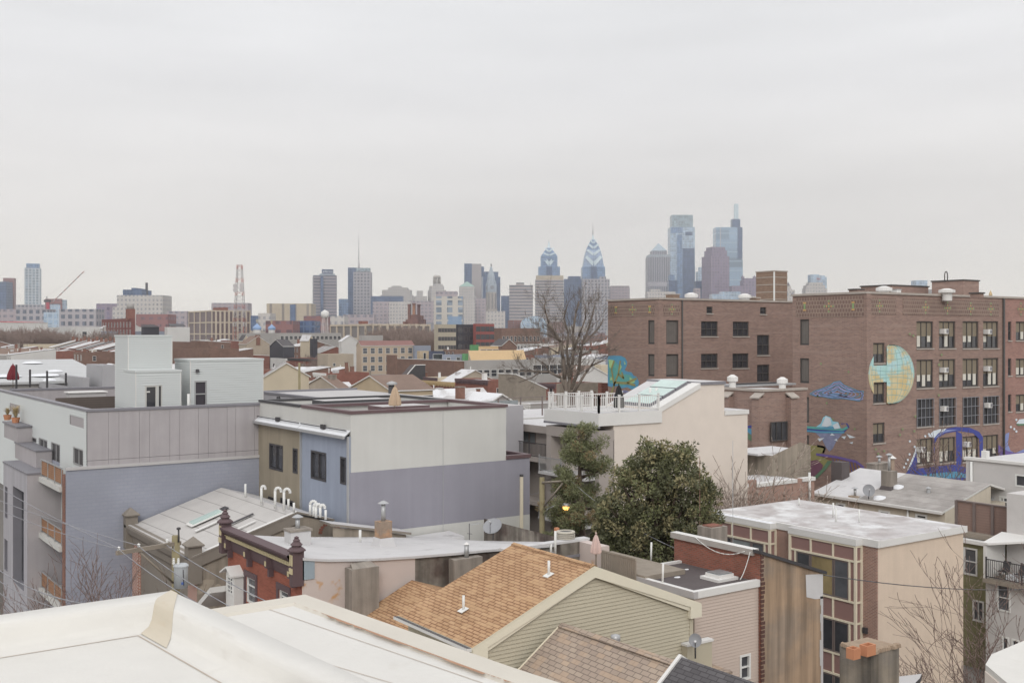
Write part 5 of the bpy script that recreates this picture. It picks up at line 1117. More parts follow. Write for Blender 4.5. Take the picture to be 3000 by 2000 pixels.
# chimneys and pipes on / behind the white roof
x,y=W(1123,48.5);z=zz(1585,48.5);chimney(x,y,z-.3,zz(1525,48.5),.62,.5,mat('ruined_brick','#8e7a68',.95,.25,2.5,bump=1,c2='#b0835a'),'crumbling square chimney with tall capped metal flue behind the white roof',0,False,.75,flash=m_roofw)
x,y=W(872,47.6);z=zz(1575,47.6);chimney(x,y,z-.3,zz(1553,47.6),.95,.7,m_roofw,'whitewashed chimney stub with slim flue where the brown cement gable begins',0,True,.55)
for k,(px,pb,pt,D,hook,lab)in enumerate((
(719,1452,1417,57.5,0,'straight white pipe at the top of the grey ridge, leftmost of the row'),(766,1470,1423,56,.2,'hooked white pipe on the grey ridge, leftmost of the hooked ones'),(806,1483,1428,54.5,.3,'tall hooked white pipe on the grey ridge against the olive wall, left of two'),(832,1490,1431,53.5,.3,'tall hooked white pipe on the grey ridge against the olive wall, right of two'),
(845,1485,1461,53,0,'short straight white pipe just right of the two tall hooked pipes'),(861,1494,1472,52.5,0,'shortest white pipe, second right of the two tall hooked pipes'),(909,1502,1467,52,.3,'leftmost pipe of the bent white cluster in front of the blue wall'),(919,1505,1475,51.8,.22,'second pipe of the bent white cluster in front of the blue wall'),
(926,1509,1476,51.5,.24,'third pipe of the bent white cluster in front of the blue wall'),(938,1508,1478,51.4,.22,'rightmost pipe of the bent white cluster in front of the blue wall'),(954,1515,1493,51,0,'straight white stub pipe right of the bent white cluster'),(1055,1580,1552,46,0,'lone white stub pipe on the white roof'),)):
 gooseneck(px,pb,pt,D,lab,.07 if hook else.06,hook)
dish(1444,1545,52,.46,'large grey satellite dish against the white and mauve wall',-2.5,.9,.6)
x,y=W(1375,50);z=zz(1580,50);T=Thing('tv_antenna','rusty television antenna on a mast left of the large dish','antenna',None,(x,y,z));b=MB();b.cyl((x,y,z),(x,y,z+.75),.02,.02,m_dark,6);T.part('mast',b);b=MB();b.tube([(x,y,z+.68),(x+.6,y-.1,z+.72)],.01,m_galv,4)
for k in range(5):b.tube([(x+.1+k*.11,y-.2,z+.69+.008*k),(x+.1+k*.11,y+.2,z+.69+.008*k)],.008,m_galv,4)
T.part('elements',b);b=MB();b.tube([(x-.12,y,z+.3),(x+.15,y,z+.25)],.012,m_dark,4);T.part('bracket',b)
# air conditioner condenser
x,y=W(1657,45.5);z=zz(1618,45.5);zt_=zz(1556,45.5);T=Thing('air_conditioner','beige round-cornered condenser unit behind the orange-brown roof','air conditioner',None,(x,y,z));r=.38
b=MB();b.lathe(x,y,[(r*.97,z),(r*.97,zt_-.03)],m_cap,20,True,pi/20);T.part('core',b)
for k in range(11):b=MB();zz_=z+.03+(zt_-z-.1)*k/11;b.lathe(x,y,[(r*.98,zz_),(r*1.06,zz_+.012),(r*1.06,zz_+.05),(r*.98,zz_+.06)],m_acb,20);T.part('louvre',b)
b=MB();b.lathe(x,y,[(r*1.02,zt_-.06),(r*1.08,zt_-.03),(r*1.02,zt_+.02),(r*.72,zt_+.03),(r*.68,zt_-.01)],m_acb,20);b.lathe(x,y,[(r*.68,zt_-.01),(0,zt_-.02)],m_dark,20);T.part('fan_guard',b);b=MB();b.box(x-.6,x+.7,y-.5,y+.5,z-.12,z-.01,m_cap);T.part('plinth',b)
for k,(px,pt,pb,lab)in enumerate(((1614,1592,1625,'white pipe left of the beige condenser'),(1627,1555,1628,'taller white pipe touching the beige condenser'))):x,y=W(px,44.5);b=MB();b.cyl((x,y,zz(pb,44.5)),(x,y,zz(pt,44.5)),.05,.05,m_pvc,8);single('vent_pipe',b,lab,'vent pipe',None,(x,y,zz(pb,44.5)))
x,y=W(1631,46);b=MB();b.box(x-.08,x+.08,y-.08,y+.08,zz(1585,46),zz(1545,46),m_terra);single('clay_flue',b,'small pinkish clay flue behind the beige condenser','flue',None,(x,y,zz(1585,46)))
x0,y0=W(1690,45);z=zz(1590,45);T=Thing('parapet_block','pale cement parapet end right of the beige condenser','wall',None,(x0,y0,0));b=MB();b.box(x0+.3,x0+.75,y0-1.2,y0+.2,0,z,m_patchp);T.part('wall',b);b=MB();b.box(x0-.7,x0+.8,y0+.2,y0+.5,0,z,m_oldcem);b.box(x0-3.5,x0+.85,y0+.19,y0+.6,z+.001,z+.1,m_roofw);T.part('coping',b)
umbrella(1746,1563,1632,42.5,m_umbp,'closed faded pink umbrella beside the dark evergreen',.2)
x,y=W(1760,41);T=Thing('deck_fence','weathered grey picket fence right of the pink umbrella','fence',None,(x,y,8));
xa,xe2=28.3,28.3;ya_,ye_=hitX(1765,28.3),hitX(1862,28.3);z0,z1=zz(1660,dep(28.3,(ya_+ye_)/2)),zz(1635,dep(28.3,(ya_+ye_)/2))+.1
b=MB();b.box(28.25,28.33,ye_,ya_,z1,z1+.08,m_weather);T.part('top_rail',b)
for k in range(18):y=ye_+(ya_-ye_)*k/17;b=MB();b.box(28.26,28.31,y-.045,y+.045,z0-.6,z1-.002,m_weather);T.part('picket',b)
b=MB();b.box(28.34,30.5,ye_-.5,ya_+2,0,z0-.1,m_weather);T.part('deck',b)
# ============ I: grey roofed house with pyramid posts ============
ix,iy=W(622,49.2);ix=16.8;iy=hitX(577,ix);rx0=hitY(622,iy);ize=zz(1628,dep(rx0,iy));irx=hitY(868,iy);irz=zz(1500,dep(irx,iy));iy1=60.3;iy2=60.4;ix1=23.75;izE=irz-(irz-ize)*(ix1-irx)/(irx-ix)*.85
I_=Thing('gabled_row_house','brick and brown cement row house with pale grey rolled roof and pyramid topped posts','house',None,(ix,iy,0))
b=MB();b.face([(ix,iy,0),(ix1,iy,0),(ix1,iy,izE-.05),(irx,iy,irz-.05),(ix,iy,ize-.05)],m_camo);I_.part('cement_gable_wall',b)
b=MB();oi=(iy+1.3,iy2-1.0,ize-4.2,ize-1.0);b.wall('W',ix,iy,iy2,0,ize-.6,brick('orange_red_brick','#a5563f','#8c4636','#cfc3b5',.21,.075,.014,0,.1),[oi],.3);b.box(ix,ix1,iy+.01,iy1,0,ize-.6,m_camo,skip='WST');b.box(ix,ix+3,iy1,iy2,0,ize-.4,m_camo,skip='W');I_.part('brick_front',b)
w3=(oi[1]-oi[0])/3
for k in range(3):window(I_,'W',ix+.22,(oi[0]+w3*k+.06,oi[0]+w3*(k+1)-.06,oi[2],oi[3]-.15),m_camo if False else mat('olive_grey_paint','#80776c',.7,.06),g_mid if k else g_dark,.1,(1,2),.06)
m_og=mat('olive_grey_paint','#80776c')
b=MB();b.box(ix+.18,ix+.3,oi[0],oi[1],oi[2],oi[3],m_og);I_.part('bay_panel',b)
b=MB();pr=[(0,ize-1.0),(-.1,ize-.9),(-.15,ize-.55),(-.35,ize-.35),(-.45,ize-.05),(-.45,ize+.08),(0,ize+.12)]
for(x0,z0),(x1,z1)in zip(pr[:-1],pr[1:]):b.face([(ix+x0,iy-.1,z0),(ix+x1,iy-.1,z1),(ix+x1,iy2,z1),(ix+x0,iy2,z0)],m_og)
I_.part('cornice',b)
b=MB();b.slab([(rx0-.6,iy-.1,ize-.05),(irx,iy-.12,irz),(irx,iy1,irz),(ix-.3,iy1,ize-.05)],.12,m_gran,m_dark);r_=I_.part('roof',b)
b=MB();b.slab([(ix-.35,iy+.4,ize+.1),(ix+1.2,iy+.4,ize+.12),(ix+1.2,iy2-.4,ize+.12),(ix-.35,iy2-.4,ize+.1)],.12,m_gran,m_og);I_.part('front_gutter_roof',b)
b=MB();b.slab([(ix-.3,iy-.15,ize+.1),(irx,iy-.15,irz+.06),(irx,iy+.12,irz+.06),(ix-.3,iy+.12,ize+.1)],.1,m_white,m_og);b.slab([(irx,iy-.15,irz+.06),(ix1,iy-.15,izE+.06),(ix1,iy+.25,izE+.06),(irx,iy+.25,irz+.06)],.1,m_white,m_og);I_.part('rake_flashing',b,None,r_);b=MB();b.face([(22.6,47.4,5),(26.6,47.4,5),(26.6,47.4,10.0),(22.6,47.4,10.8)],m_camo);b.box(22.6,26.6,47.401,48.5,5,9.9,m_camo);I_.part('rear_wall',b);b=MB();b.slab([(22.4,47.2,11.0),(26.8,47.2,10.12),(26.8,48.5,10.12),(22.4,48.5,11.0)],.12,m_roofw,m_og);I_.part('rear_roof',b)
b=MB();b.slab([(ix-.2,iy-.12,ize+.02),(irx,iy-.12,irz-.05),(irx,iy-.03,irz-.05),(ix-.2,iy-.03,ize+.02)],.5,m_og);I_.part('rake_board',b,None,r_)
b=MB();b.slab([(irx+.001,iy-.05,irz),(ix1,iy-.05,izE),(ix1,iy1,izE),(irx+.001,iy1,irz)],.12,m_roofw,m_dark);I_.part('roof',b)
sl=(irz-ize)/(irx-ix)
def patchq(x0,x1,y0,y1,m,up=.02):
 f=lambda x:ize-.05+(x-ix+.1)*(irz-ize+.05)/(irx-ix+.1)+up+.06;b=MB();b.slab([(x0,y0,f(x0)),(x1,y0,f(x1)),(x1,y1,f(x1)),(x0,y1,f(x0))],.015+up*.5,m);return b
I_.part('skylight',patchq(ix+1.6,ix+3.1,iy+5.3,iy+6.0,g_green,.1));I_.part('skylight_kerb',patchq(ix+1.45,ix+3.2,iy+5.1,iy+6.1,m_white,.04))
for k,q in enumerate(((1.3,2.8,4.0,4.25),(2.6,3.8,2.6,2.8),(2.2,3.4,1.3,1.45),(3.3,3.6,5.6,6.2))):I_.part('roof_patch',patchq(ix+q[0],ix+q[1],iy+q[2],iy+q[3],m_white if k%2==0 else m_dark,.03))
for y in(iy+.15,iy2-.1):
 b=MB();b.box(ix-.45,ix+.2,y-.28,y+.28,ize-1.2,ize+.55,m_og);po=I_.part('end_post',b);b=MB();b.lathe(ix-.12,y,[(.56,ize+.551),(.58,ize+.62),(0,ize+1.0)],m_og,4,rot=pi/4);I_.part('pyramid_cap',b,None,po)
b=MB();rnd=random.Random(12)
for k in range(18):
 u=rnd.uniform(.3,4.2);z=rnd.uniform(ize-3,ize-.8);w_=rnd.uniform(.15,.5);h_=rnd.uniform(.08,.2);a=rnd.uniform(-.2,1.0)
 pts=[(ix+u+w_*cos(t)*cos(a)-h_*sin(t)*sin(a),iy-.006-.0006*k,z+w_*cos(t)*sin(a)+h_*sin(t)*cos(a))for t in[2*pi*i/9 for i in range(9)]]
 b.face(pts,mat('light_cement_patch','#a89b88',.95,.08,2))
I_.part('cement_patch',b,'pale cement blotches on the brown wall')['kind']='stuff'
b=MB();cxx=hitY(870,iy)+.3;b.lathe(0,0,[(0,0),(.45,.05)],m_rbrick3,3)if False else None
for k in range(10):a=pi*k/9;b.box(hitY(965,iy)-.5*cos(a)-.09,hitY(965,iy)-.5*cos(a)+.09,iy-.04,iy-.005,zz(1570,53)+.4*sin(a)-.06,zz(1570,53)+.4*sin(a)+.06,m_rbrick3)
I_.part('brick_arch',b)
sil(385,660,1560,1445,55);sil(660,1110,1445,1555,52)
# small white dormer house between
xx_,yy_=W(680,45.5);zz0=zz(1712,45.5)
Q=Thing('white_dormer','small white gabled dormer window in the gap left of the red brick house','dormer',None,(xx_,yy_,0));x0=16.9;y0=hitX(686,x0);y1=hitX(662,x0);o=(y0+.15,y1-.15,zz(1776,45),zz(1722,45))
b=MB();b.wall('W',x0,y0,y1,0,zz(1712,45),m_white,[o],.06);b.box(x0,x0+.5,y0,y1,0,zz(1712,45),m_white,skip='W');Q.part('walls',b);window(Q,'W',x0,o,m_pvc,g_mid,.06,(2,4),.05)
ymid=(y0+y1)/2;zt_=zz(1712,45);b=MB();b.slab([(x0-.2,y0-.1,zt_-.02),(x0+.6,y0-.1,zt_-.02),(x0+.6,ymid,zt_+.32),(x0-.2,ymid,zt_+.32)],.07,m_white);b.slab([(x0-.2,ymid,zt_+.32),(x0+.6,ymid,zt_+.32),(x0+.6,y1+.25,zt_-.02),(x0-.2,y1+.25,zt_-.02)],.07,m_white);Q.part('roof',b)
ys2=hitX(612,16.6);b=MB();b.slab([(16.2,y1+.05,zz(1740,46)),(17.4,y1+.05,zz(1740,46)),(17.4,ys2+.4,zz(1783,46)-.4),(16.2,ys2+.4,zz(1783,46)-.4)],.25,m_roofl,m_white);Q.part('lean_to_roof',b)
# ============ J: the roof the camera stands on ============
def pl(pts,z):return[gp(px,py,z)[:2]for px,py in pts]
zU,zD_,zL_=18.0,17.8,17.75
J=Thing('white_membrane_roof','white membrane roof with rounded parapet in the foreground','roof',None,(4,8,0))
Lo=gp(-300,1840,zU)[:2];Co=gp(505,1727,zU)[:2];Ro=gp(1130,2012,zU)[:2];Rext=gp(1700,2280,zU)[:2]
def offp(pts,d):
 out_=[]
 n=len(pts)
 for i in range(n):
  a=Vector(pts[i-1])if i else None;p=Vector(pts[i]);c=Vector(pts[i+1])if i<n-1 else None
  ns=[]
  for q0,q1 in((a,p),(p,c)):
   if q0 is None or q1 is None:continue
   t=(q1-q0).normalized();ns.append(Vector((t.y,-t.x)))
  m_=sum(ns,Vector((0,0)));m_.normalize();k=d/max(.3,m_.dot(ns[0]));out_.append(tuple(p+m_*k))
 return out_
Cr=[gp(470,1730,zU)[:2],gp(490,1727.5,zU)[:2],gp(512,1728,zU)[:2],gp(535,1737,zU)[:2]]
path=[Lo,Co,Ro,Rext]
prof_=[(-.02,-.35),(0,-.02),(.02,0),(.19,-.005),(.215,-.018),(.23,-.045),(.245,-.095),(.262,-.145),(.295,-.183),(.39,-.2)]
b=MB();ringz=[]
for d,dz in prof_:ringz.append([(*q,zU+dz)for q in offp(path,d)])
wid2=1.0
for k in range(len(ringz)-1):
 for j in range(len(path)-1):b.face([ringz[k][j],ringz[k][j+1],ringz[k+1][j+1],ringz[k+1][j]],m_tpo,True)
J.part('parapet',b)
inn=[(*q,zD_-.0)for q in offp(path,.39)]
b=MB();b.face(inn+[(6,-4,zD_),(-9,-4,zD_),(-9,inn[0][1]+.5,zD_)],m_tpo);J.part('deck',b)
m_seam=mat('brown_seam_dirt','#b8a898',.8,.1,3,bump=0)
b=MB();sp=offp(path,.42)
for p,q in((sp[0],sp[1]),(sp[1],sp[2]),(sp[2],sp[3])):
 t=(Vector(q)-Vector(p)).normalized();n_=Vector((t.y,-t.x))*.006;b.face([(p[0]+n_.x,p[1]+n_.y,zD_+.003),(q[0]+n_.x,q[1]+n_.y,zD_+.003),(q[0]-n_.x,q[1]-n_.y,zD_+.003),(p[0]-n_.x,p[1]-n_.y,zD_+.003)],m_seam)
J.part('seam',b)
# corner patch of sealed membrane
b=MB();cr=[4]
m_cp=mat('stained_corner_patch','#c6bba6',.6,.05,2.2,patch=('#bfae93',2.5,.55,.2),bump=.3)
i0=offp(path,0)
def along(i,j,t,d):
 q=offp(path,d);return(q[i][0]*(1-t)+q[j][0]*t,q[i][1]*(1-t)+q[j][1]*t)
for side in(0,1):
 for k in range(2,len(prof_)-1):
  d0,z0=prof_[k];d1,z1=prof_[k+1]
  g0,g1=.1+.5*(d0/.39)**.7,.1+.5*(d1/.39)**.7
  if side==0:
   A0,B0=offp(path,d0)[2],offp(path,d0)[0];A1,B1=offp(path,d1)[2],offp(path,d1)[0]
  else:A0,B0=offp(path,d0)[1],offp(path,d0)[2];A1,B1=offp(path,d1)[1],offp(path,d1)[2]
  u0=(Vector(B0)-Vector(A0)).normalized()*g0*(1.3 if side==0 else.8);u1=(Vector(B1)-Vector(A1)).normalized()*g1*(1.3 if side==0 else.8)
  b.face([(*A0,zU+z0+.006),(A0[0]+u0 .x,A0[1]+u0 .y,zU+z0+.006),(A1[0]+u1 .x,A1[1]+u1 .y,zU+z1+.006),(*A1,zU+z1+.006)],m_cp,True)
J.part('corner_patch',b,'stained sealed patch over the parapet corner')
# outer lower roof with worn edge
c0=gp(895,1739,zL_);l0=gp(600,1786,zL_);r0=gp(1500,1951,zL_);r1=gp(1660,2003,zL_);r2=gp(2100,2150,zL_)
lo_path=[gp(500,1800,zL_)[:2],c0[:2],r0[:2],r1[:2],r2[:2]]
prof2=[(0,-.2),(0,-.005),(.01,0),(.22,.0),(.25,-.02)]
b=MB();rz2=[[(*q,zL_+dz)for q in offp(lo_path,d)]for d,dz in prof2]
for k in range(len(rz2)-1):
 for j in range(len(lo_path)-1):b.face([rz2[k][j],rz2[k][j+1],rz2[k+1][j+1],rz2[k+1][j]],m_white if k==0 else m_tpow)
J.part('worn_edge',b,'worn grey edge strip with brown cracks')
b=MB();rnd=random.Random(3);q=offp(lo_path,.235)
m_rust=mat('rust_crack','#a57c5e',.9,.2,5,bump=0)
for j in range(1,4):
 p0,p1=Vector(q[j]),Vector(q[j+1]);n=60;t=(p1-p0).normalized();nn=Vector((t.y,-t.x));w_=.003
 for i in range(n):
  a,c=p0 .lerp(p1,i/n),p0 .lerp(p1,(i+1)/n);w2=max(.0,min(.03,w_+rnd.uniform(-.008,.008)))if not(j==1 and 12<i<24)else rnd.uniform(.012,.04);o1=nn*w_;o2=nn*w2
  b.face([(a.x,a.y,zL_+.004),(c.x,c.y,zL_+.004),(c.x+o2 .x,c.y+o2 .y,zL_+.004),(a.x+o1 .x,a.y+o1 .y,zL_+.004)],m_rust);w_=w2
J.part('edge_crack',b)
inn2=[(*p,zL_-.02)for p in offp(lo_path,.25)]
b=MB();b.face(inn2+[(r2[0]-6,r2[1]-4,zL_-.02),(0,4,zL_-.02),(.5,9,zL_-.02)],m_tpo);J.part('lower_deck',b)
b=MB()
for(pts_)in(((640,1850),(1180,2010)),((760,1775),(1500,2030)),((560,1800),(800,1775))):
 q0,q1=gp(*pts_[0],zL_-.02),gp(*pts_[1],zL_-.02);t=(Vector(q1[:2])-Vector(q0[:2])).normalized();nn=Vector((t.y,-t.x))*.0035
 b.face([(q0[0]+nn.x,q0[1]+nn.y,zL_-.016),(q1[0]+nn.x,q1[1]+nn.y,zL_-.016),(q1[0]-nn.x,q1[1]-nn.y,zL_-.016),(q0[0]-nn.x,q0[1]-nn.y,zL_-.016)],m_seam)
J.part('lap_seam',b)
b=MB();o3=[l0[:2],c0[:2],r0[:2],r1[:2],r2[:2]];ctr_=Vector((3,3))
w_=[Lo,Co]+[tuple(l0[:2]),tuple(c0[:2]),tuple(r0[:2]),tuple(r2[:2]),(6,-4),(-7,-4)]
w_=[tuple(Vector(p)*.992)for p in w_]
b.prism(w_,0,17.5,m_stucco_c);J.part('building_walls',b)
# ============ right hand back houses ============
r1x,r1y=W(2768,72);r1z=zz(1497,72);r1y1=hitX(2385,r1x);rrx=r1x+5.4;rrz=zz(1370,dep(rrx,hitX(2520,rrx)))
ym_=hitX(2520,r1x)
for nm,ya,yb_,mr,wl,lab in(('n',r1y,ym_,mat('old_grey_membrane','#8f8984',.9,.14,.9,seam=(0,1.0,.06,'#6f6864'),c2='#a29c97'),((2575,2608,1495,1526),(2683,2717,1505,1530)),'cream house with worn grey sloping roof below the school'),('f',ym_+.02,r1y1,m_roofw,((2450,2477,1473,1505),),'cream house with clean pale sloping roof left of the worn grey roof')):
 T=Thing('row_house',lab,'house',None,(r1x,ya,0));mw=mat('cream_house_paint','#c9bda9',.85,.06,.8,streak=.08)
 oo=[rect('W',r1x,*q)for q in wl];b=MB();b.wall('W',r1x,ya,yb_,0,r1z-.15,mw,oo,.1);b.face([(r1x,ya,0),(rrx,ya,0),(rrx,ya,rrz-.1),(r1x,ya,r1z-.1)],mw);b.box(rrx,rrx+5,ya,yb_,0,r1z,mw,skip='W');T.part('walls',b)
 for o in oo:window(T,'W',r1x,o,m_pvc,g_dark,.12,(1,2),.07,proud=.06)
 b=MB();b.slab([(r1x-.25,ya,r1z),(rrx,ya,rrz),(rrx,yb_,rrz),(r1x-.25,yb_,r1z)],.15,mr,m_white);T.part('roof',b);b=MB();b.slab([(rrx,ya,rrz),(rrx+5.4,ya,r1z),(rrx+5.4,yb_,r1z),(rrx,yb_,rrz)],.15,mr,m_white);T.part('roof',b)
 b=MB();b.box(r1x-.38,r1x-.251,ya,yb_,r1z-.2,r1z-.02,m_white);T.part('gutter',b)
 if nm=='n':b=MB();yy=hitX(2660,r1x-.1);b.cyl((r1x-.12,yy,0),(r1x-.12,yy,r1z-.1),.07,.07,m_pvc,8);T.part('downpipe',b)
def onslope(px,py):
 best=None
 for i in range(160):
  t=i/159;x=r1x+(rrx-r1x)*t;y=hitX(px,x);z=r1z+(rrz-r1z)*t;q=abs(proj(x,y,z)[1]-py)
  if best is None or q<best[0]:best=(q,x,y,z)
 return best[1:]
x,y,z=onslope(2605,1430);chimney(x,y,z-.3,zz(1378,dep(x,y)),.8,.8,m_conc2,'dark based cement chimney between the pale and worn grey roofs',0,False,1.1,flash=m_bitum)
x,y,z=onslope(2462,1400);chimney(x,y,z-.5,zz(1352,dep(x,y)),.9,1.0,m_bitum,'black tarred chimney at the far end of the clean pale roof',0,False)
x,y=r1x+.1,hitX(2505,r1x+.1);chimney(x,y,r1z-4,zz(1452,dep(x,y)),.5,.8,mat('rust_stained_cement','#b3a08c',.95,.1,1,streak=.3,c2='#a07f58'),'rust stained chimney rising from the cream eaves',0,False,.5)
x,y,z=onslope(2545,1465);dish(2545,1437,dep(x,y),.42,'grey satellite dish on the eaves behind the rust stained chimney',-2.4,.5,.7)
x,y,z=onslope(2720,1443);b=MB();b.lathe(x,y,[(0,z),(.16,z),(.12,z+.3),(.2,z+.32),(0,z+.45)],m_galv,10);single('roof_vent',b,'small metal cap vent on the worn grey roof','vent',None,(x,y,z))
for k,(px,py,r,lab)in enumerate(((2630,1428,.5,'snow patch at the foot of the cement chimney'),(2578,1460,.5,'snow heap at the eaves of the worn grey roof'))):x,y,z=onslope(px,py);b=MB();b.lathe(x,y,[(r,z-.06),(r*.8,z+.16),(0,z+.24)],m_snow,9,True);single('snow_patch',b,lab,'snow',None,(x,y,z))
sil(2385,2768,1440,1497,75)
for px,D,pb,pt,lab in((2575,95,1360,1355,'wide cement chimney behind the grey roof ridge with capped flue'),):
 x,y=W(2576,84);chimney(x,y,8,zz(1358,84),2.0,.8,m_conc2,lab,0,True,.5)
 x,y=W(2615,83);T=Thing('flue_pipe','tall rusty flue with white cap beside the ridge','flue',None,(x,y,9));b=MB();b.cyl((x,y,9),(x,y,zz(1343,83)),.14,.14,mat('rusty_metal','#947f6c',.8,.1),8);T.part('pipe',b);b=MB();z=zz(1343,83);b.lathe(x,y,[(.1,z),(.3,z+.03),(0,z+.25)],m_white,10);T.part('cap',b)
# white stucco building at the right edge
wx=72.0;wy1=hitX(2830,wx);wz=zz(1345,dep(wx,wy1));wy0=33
T=Thing('stucco_house','tall white stucco house with glazed door at the right edge','house',None,(wx,wy0,0));o1=rect('W',wx,2927,2964,1453,1520);o2=rect('W',wx,2974,3030,1391,1427);o3=rect('W',wx,2975,3020,1470,1500)
b=MB();mws=mat('white_stucco_rough','#c4c0bd',.95,.05,1.2,bump=.8);b.wall('W',wx,wy0,wy1,0,wz,mws,[o1,o2,o3],.1);b.box(wx,wx+8,wy0,wy1,0,wz,mws,m_roofw,skip='W');T.part('walls',b)
window(T,'W',wx,o1,m_pvc,g_mid,.16,(3,4),.06,name='glazed_door');window(T,'W',wx,o2,m_pvc,g_dark,.1,(1,1),.06);window(T,'W',wx,o3,m_pvc,g_dark,.1,(1,1),.06)
b=MB();b.box(wx-.15,wx+.2,wy0,wy1+.1,wz+.001,wz+.2,m_white);T.part('coping',b);b=MB();yy=wy1-.5;b.cyl((wx-.12,yy,0),(wx-.12,yy,wz-.1),.09,.09,m_pvc,8);T.part('downpipe',b)
b=MB();u,z=on('W',wx,2910,1467);b.lathe(wx-.15,u,[(.0,z-.35),(.14,z-.25),(.17,z+.15),(0,z+.3)],m_galv,6);T.part('wall_lantern',b)
x,y=wx+.8,hitX(2887,wx+.8);b=MB();b.box(x-.2,x+.2,y-.2,y+.2,wz-.1,zz(1320,dep(x,y)),m_white);single('roof_pipe_box',b,'white boxed pipe on the tall white stucco house','vent')
T=Thing('balcony_wing','lower wing with terracotta shingle roof at the far right edge','house',None,(64,34,0));ex=64;ya=hitX(3100,ex);yb_=hitX(2955,ex);z0=zz(1512,dep(ex,yb_));b=MB();b.box(ex,ex+6,ya,yb_,0,z0,mws);T.part('walls',b);b=MB();b.slab([(ex-.4,ya,z0),(ex+3,ya,z0+1.2),(ex+3,yb_+.3,z0+1.2),(ex-.4,yb_+.3,z0)],.15,m_shing,m_white);T.part('roof',b)
# olive green house with board fenced deck
gx=60.0;ga=hitX(2888,gx);gb=hitX(2775,gx);gz=zz(1582,dep(gx,ga+1))
T=Thing('green_house','olive green sided house with white trimmed windows right of the tan building','house',None,(gx,ga,0));oo=[rect('W',gx,2823,2864,1604,1684),rect('W',gx,2850,2884,1758,1820)]
mg=mat('olive_green_siding','#83805a',.8,.06,.6);b=MB();b.wall('W',gx,ga,gb,0,gz,mg,oo,.1,(.2,.015));b.box(gx,gx+10,ga,gb,0,gz,mg,m_roofl,skip='W');T.part('siding_walls',b)
for o in oo:window(T,'W',gx,o,m_pvc,g_mid,.1,(1 if o is oo[0]else 2,2 if o is oo[0]else 1),.05,proud=.05)
b=MB();b.box(gx-.3,gx+.2,ga,gb,gz-.15,gz+.06,m_white);T.part('eaves',b)
z1=zz(1502,dep(gx+1,gb));T=Thing('board_fence','brown composite board screen on the deck above the olive house','fence',None,(gx+1,ga,gz));ya=hitX(2965,gx+1);zc_=gz+.35
b=MB();b.box(gx+1,gx+1.06,ya,gb,zc_,zc_+1.75,m_fence);T.part('boards',b);b=MB();b.box(gx+.92,gx+1.1,ya,gb,zc_+1.751,zc_+1.83,m_alum);T.part('top_rail',b)
for k in range(4):y=ya+(gb-ya)*k/3;b=MB();b.box(gx+.9,gx+.999,y-.08,y+.08,zc_-.3,zc_+1.8,m_alum);T.part('post',b)
b=MB();b.box(gx+.4,gx+3,ya,gb,gz+.06,zc_-.001,m_weather);T.part('deck_edge',b)
# white house with balcony
hx2=58.4;ha=29;hb=hitX(2888,hx2);zr=zz(1700,dep(hx2,hb))
T=Thing('balcony_house','white house with small black railed balcony at the right edge','house',None,(hx2,ha,0));oo=[rect('W',hx2,2921,2961,1710,1790),rect('W',hx2,2936,2957,1864,1912),rect('W',hx2,2964,2988,1872,1915)]
b=MB();b.wall('W',hx2,ha,hb,0,zr,mws,oo,.1);b.box(hx2,hx2+1.5,ha,hb,0,zr,mws,m_roofl,skip='W');b.box(hx2+1.5,hx2+7,ha,hb-.4,0,zr+5,mws);T.part('walls',b)
for o in oo:window(T,'W',hx2,o,m_pvc,g_mid if o is oo[0]else g_dark,.09,(1,2 if o is oo[0]else 1),.05,proud=.05)
b=MB();b.box(hx2-.5,hx2+1.5,ha,hb-.1,zr+.001,zr+.25,m_weather);T.part('balcony_floor',b);rail(T,[(hx2-.45,hb-.3,zr+.25),(hx2-.45,ha,zr+.25)],1.15,m_dark,.03,.13,.012,2.5,'balcony_railing')
b=MB();b.box(hx2-.45,hx2+1.5,hb-.3,hb-.12,zr+.25,zr+2.3,m_white);T.part('side_screen',b);b=MB();b.slab([(hx2-.5,hb-.1,zr+2.3),(hx2-.5,hb-.45,zr+2.3),(hx2+1.5,hb-3.2,zr+2.7),(hx2+1.5,hb-.1,zr+2.7)],.12,m_white);T.part('canopy',b)
b=MB();b.box(hx2+.2,hx2+1.2,hb-2.6,hb-1.1,zr+.25,zr+.5,m_snow);single('snow_patch',b,'white snow lying on the small balcony floor','snow',None,(hx2,hb,zr+.25))
for k,yy in enumerate((hb-.9,hb-1.9)):
 CT=Thing('patio_chair',('left' if k==0 else 'right')+' of two dark folding chairs on the small balcony','chair',None,(hx2+.3,yy,zr+.25));b=MB();b.slab([(hx2+.1,yy-.22,zr+.7),(hx2+.55,yy-.22,zr+.68),(hx2+.55,yy+.22,zr+.68),(hx2+.1,yy+.22,zr+.7)],.04,m_dark);CT.part('seat',b);b=MB();b.slab([(hx2+.55,yy-.22,zr+.7),(hx2+.75,yy-.22,zr+1.2),(hx2+.75,yy+.22,zr+1.2),(hx2+.55,yy+.22,zr+.7)],.04,m_dark);CT.part('backrest',b)
 for a in(-.2,.2):
  for c in(.12,.52):b=MB();b.cyl((hx2+c,yy+a,zr+.25),(hx2+.64-c,yy+a,zr+.66),.015,.015,m_dark,5);CT.part('leg',b)
b=MB();b.box(hx2+.9,hx2+1.3,hb-3.0,hb-2.4,zr+.5,zr+1.0,mat('bright_blue_plastic','#4a93b5',.5));single('storage_box',b,'bright blue box at the back of the small balcony','box',None,(hx2,hb,zr))
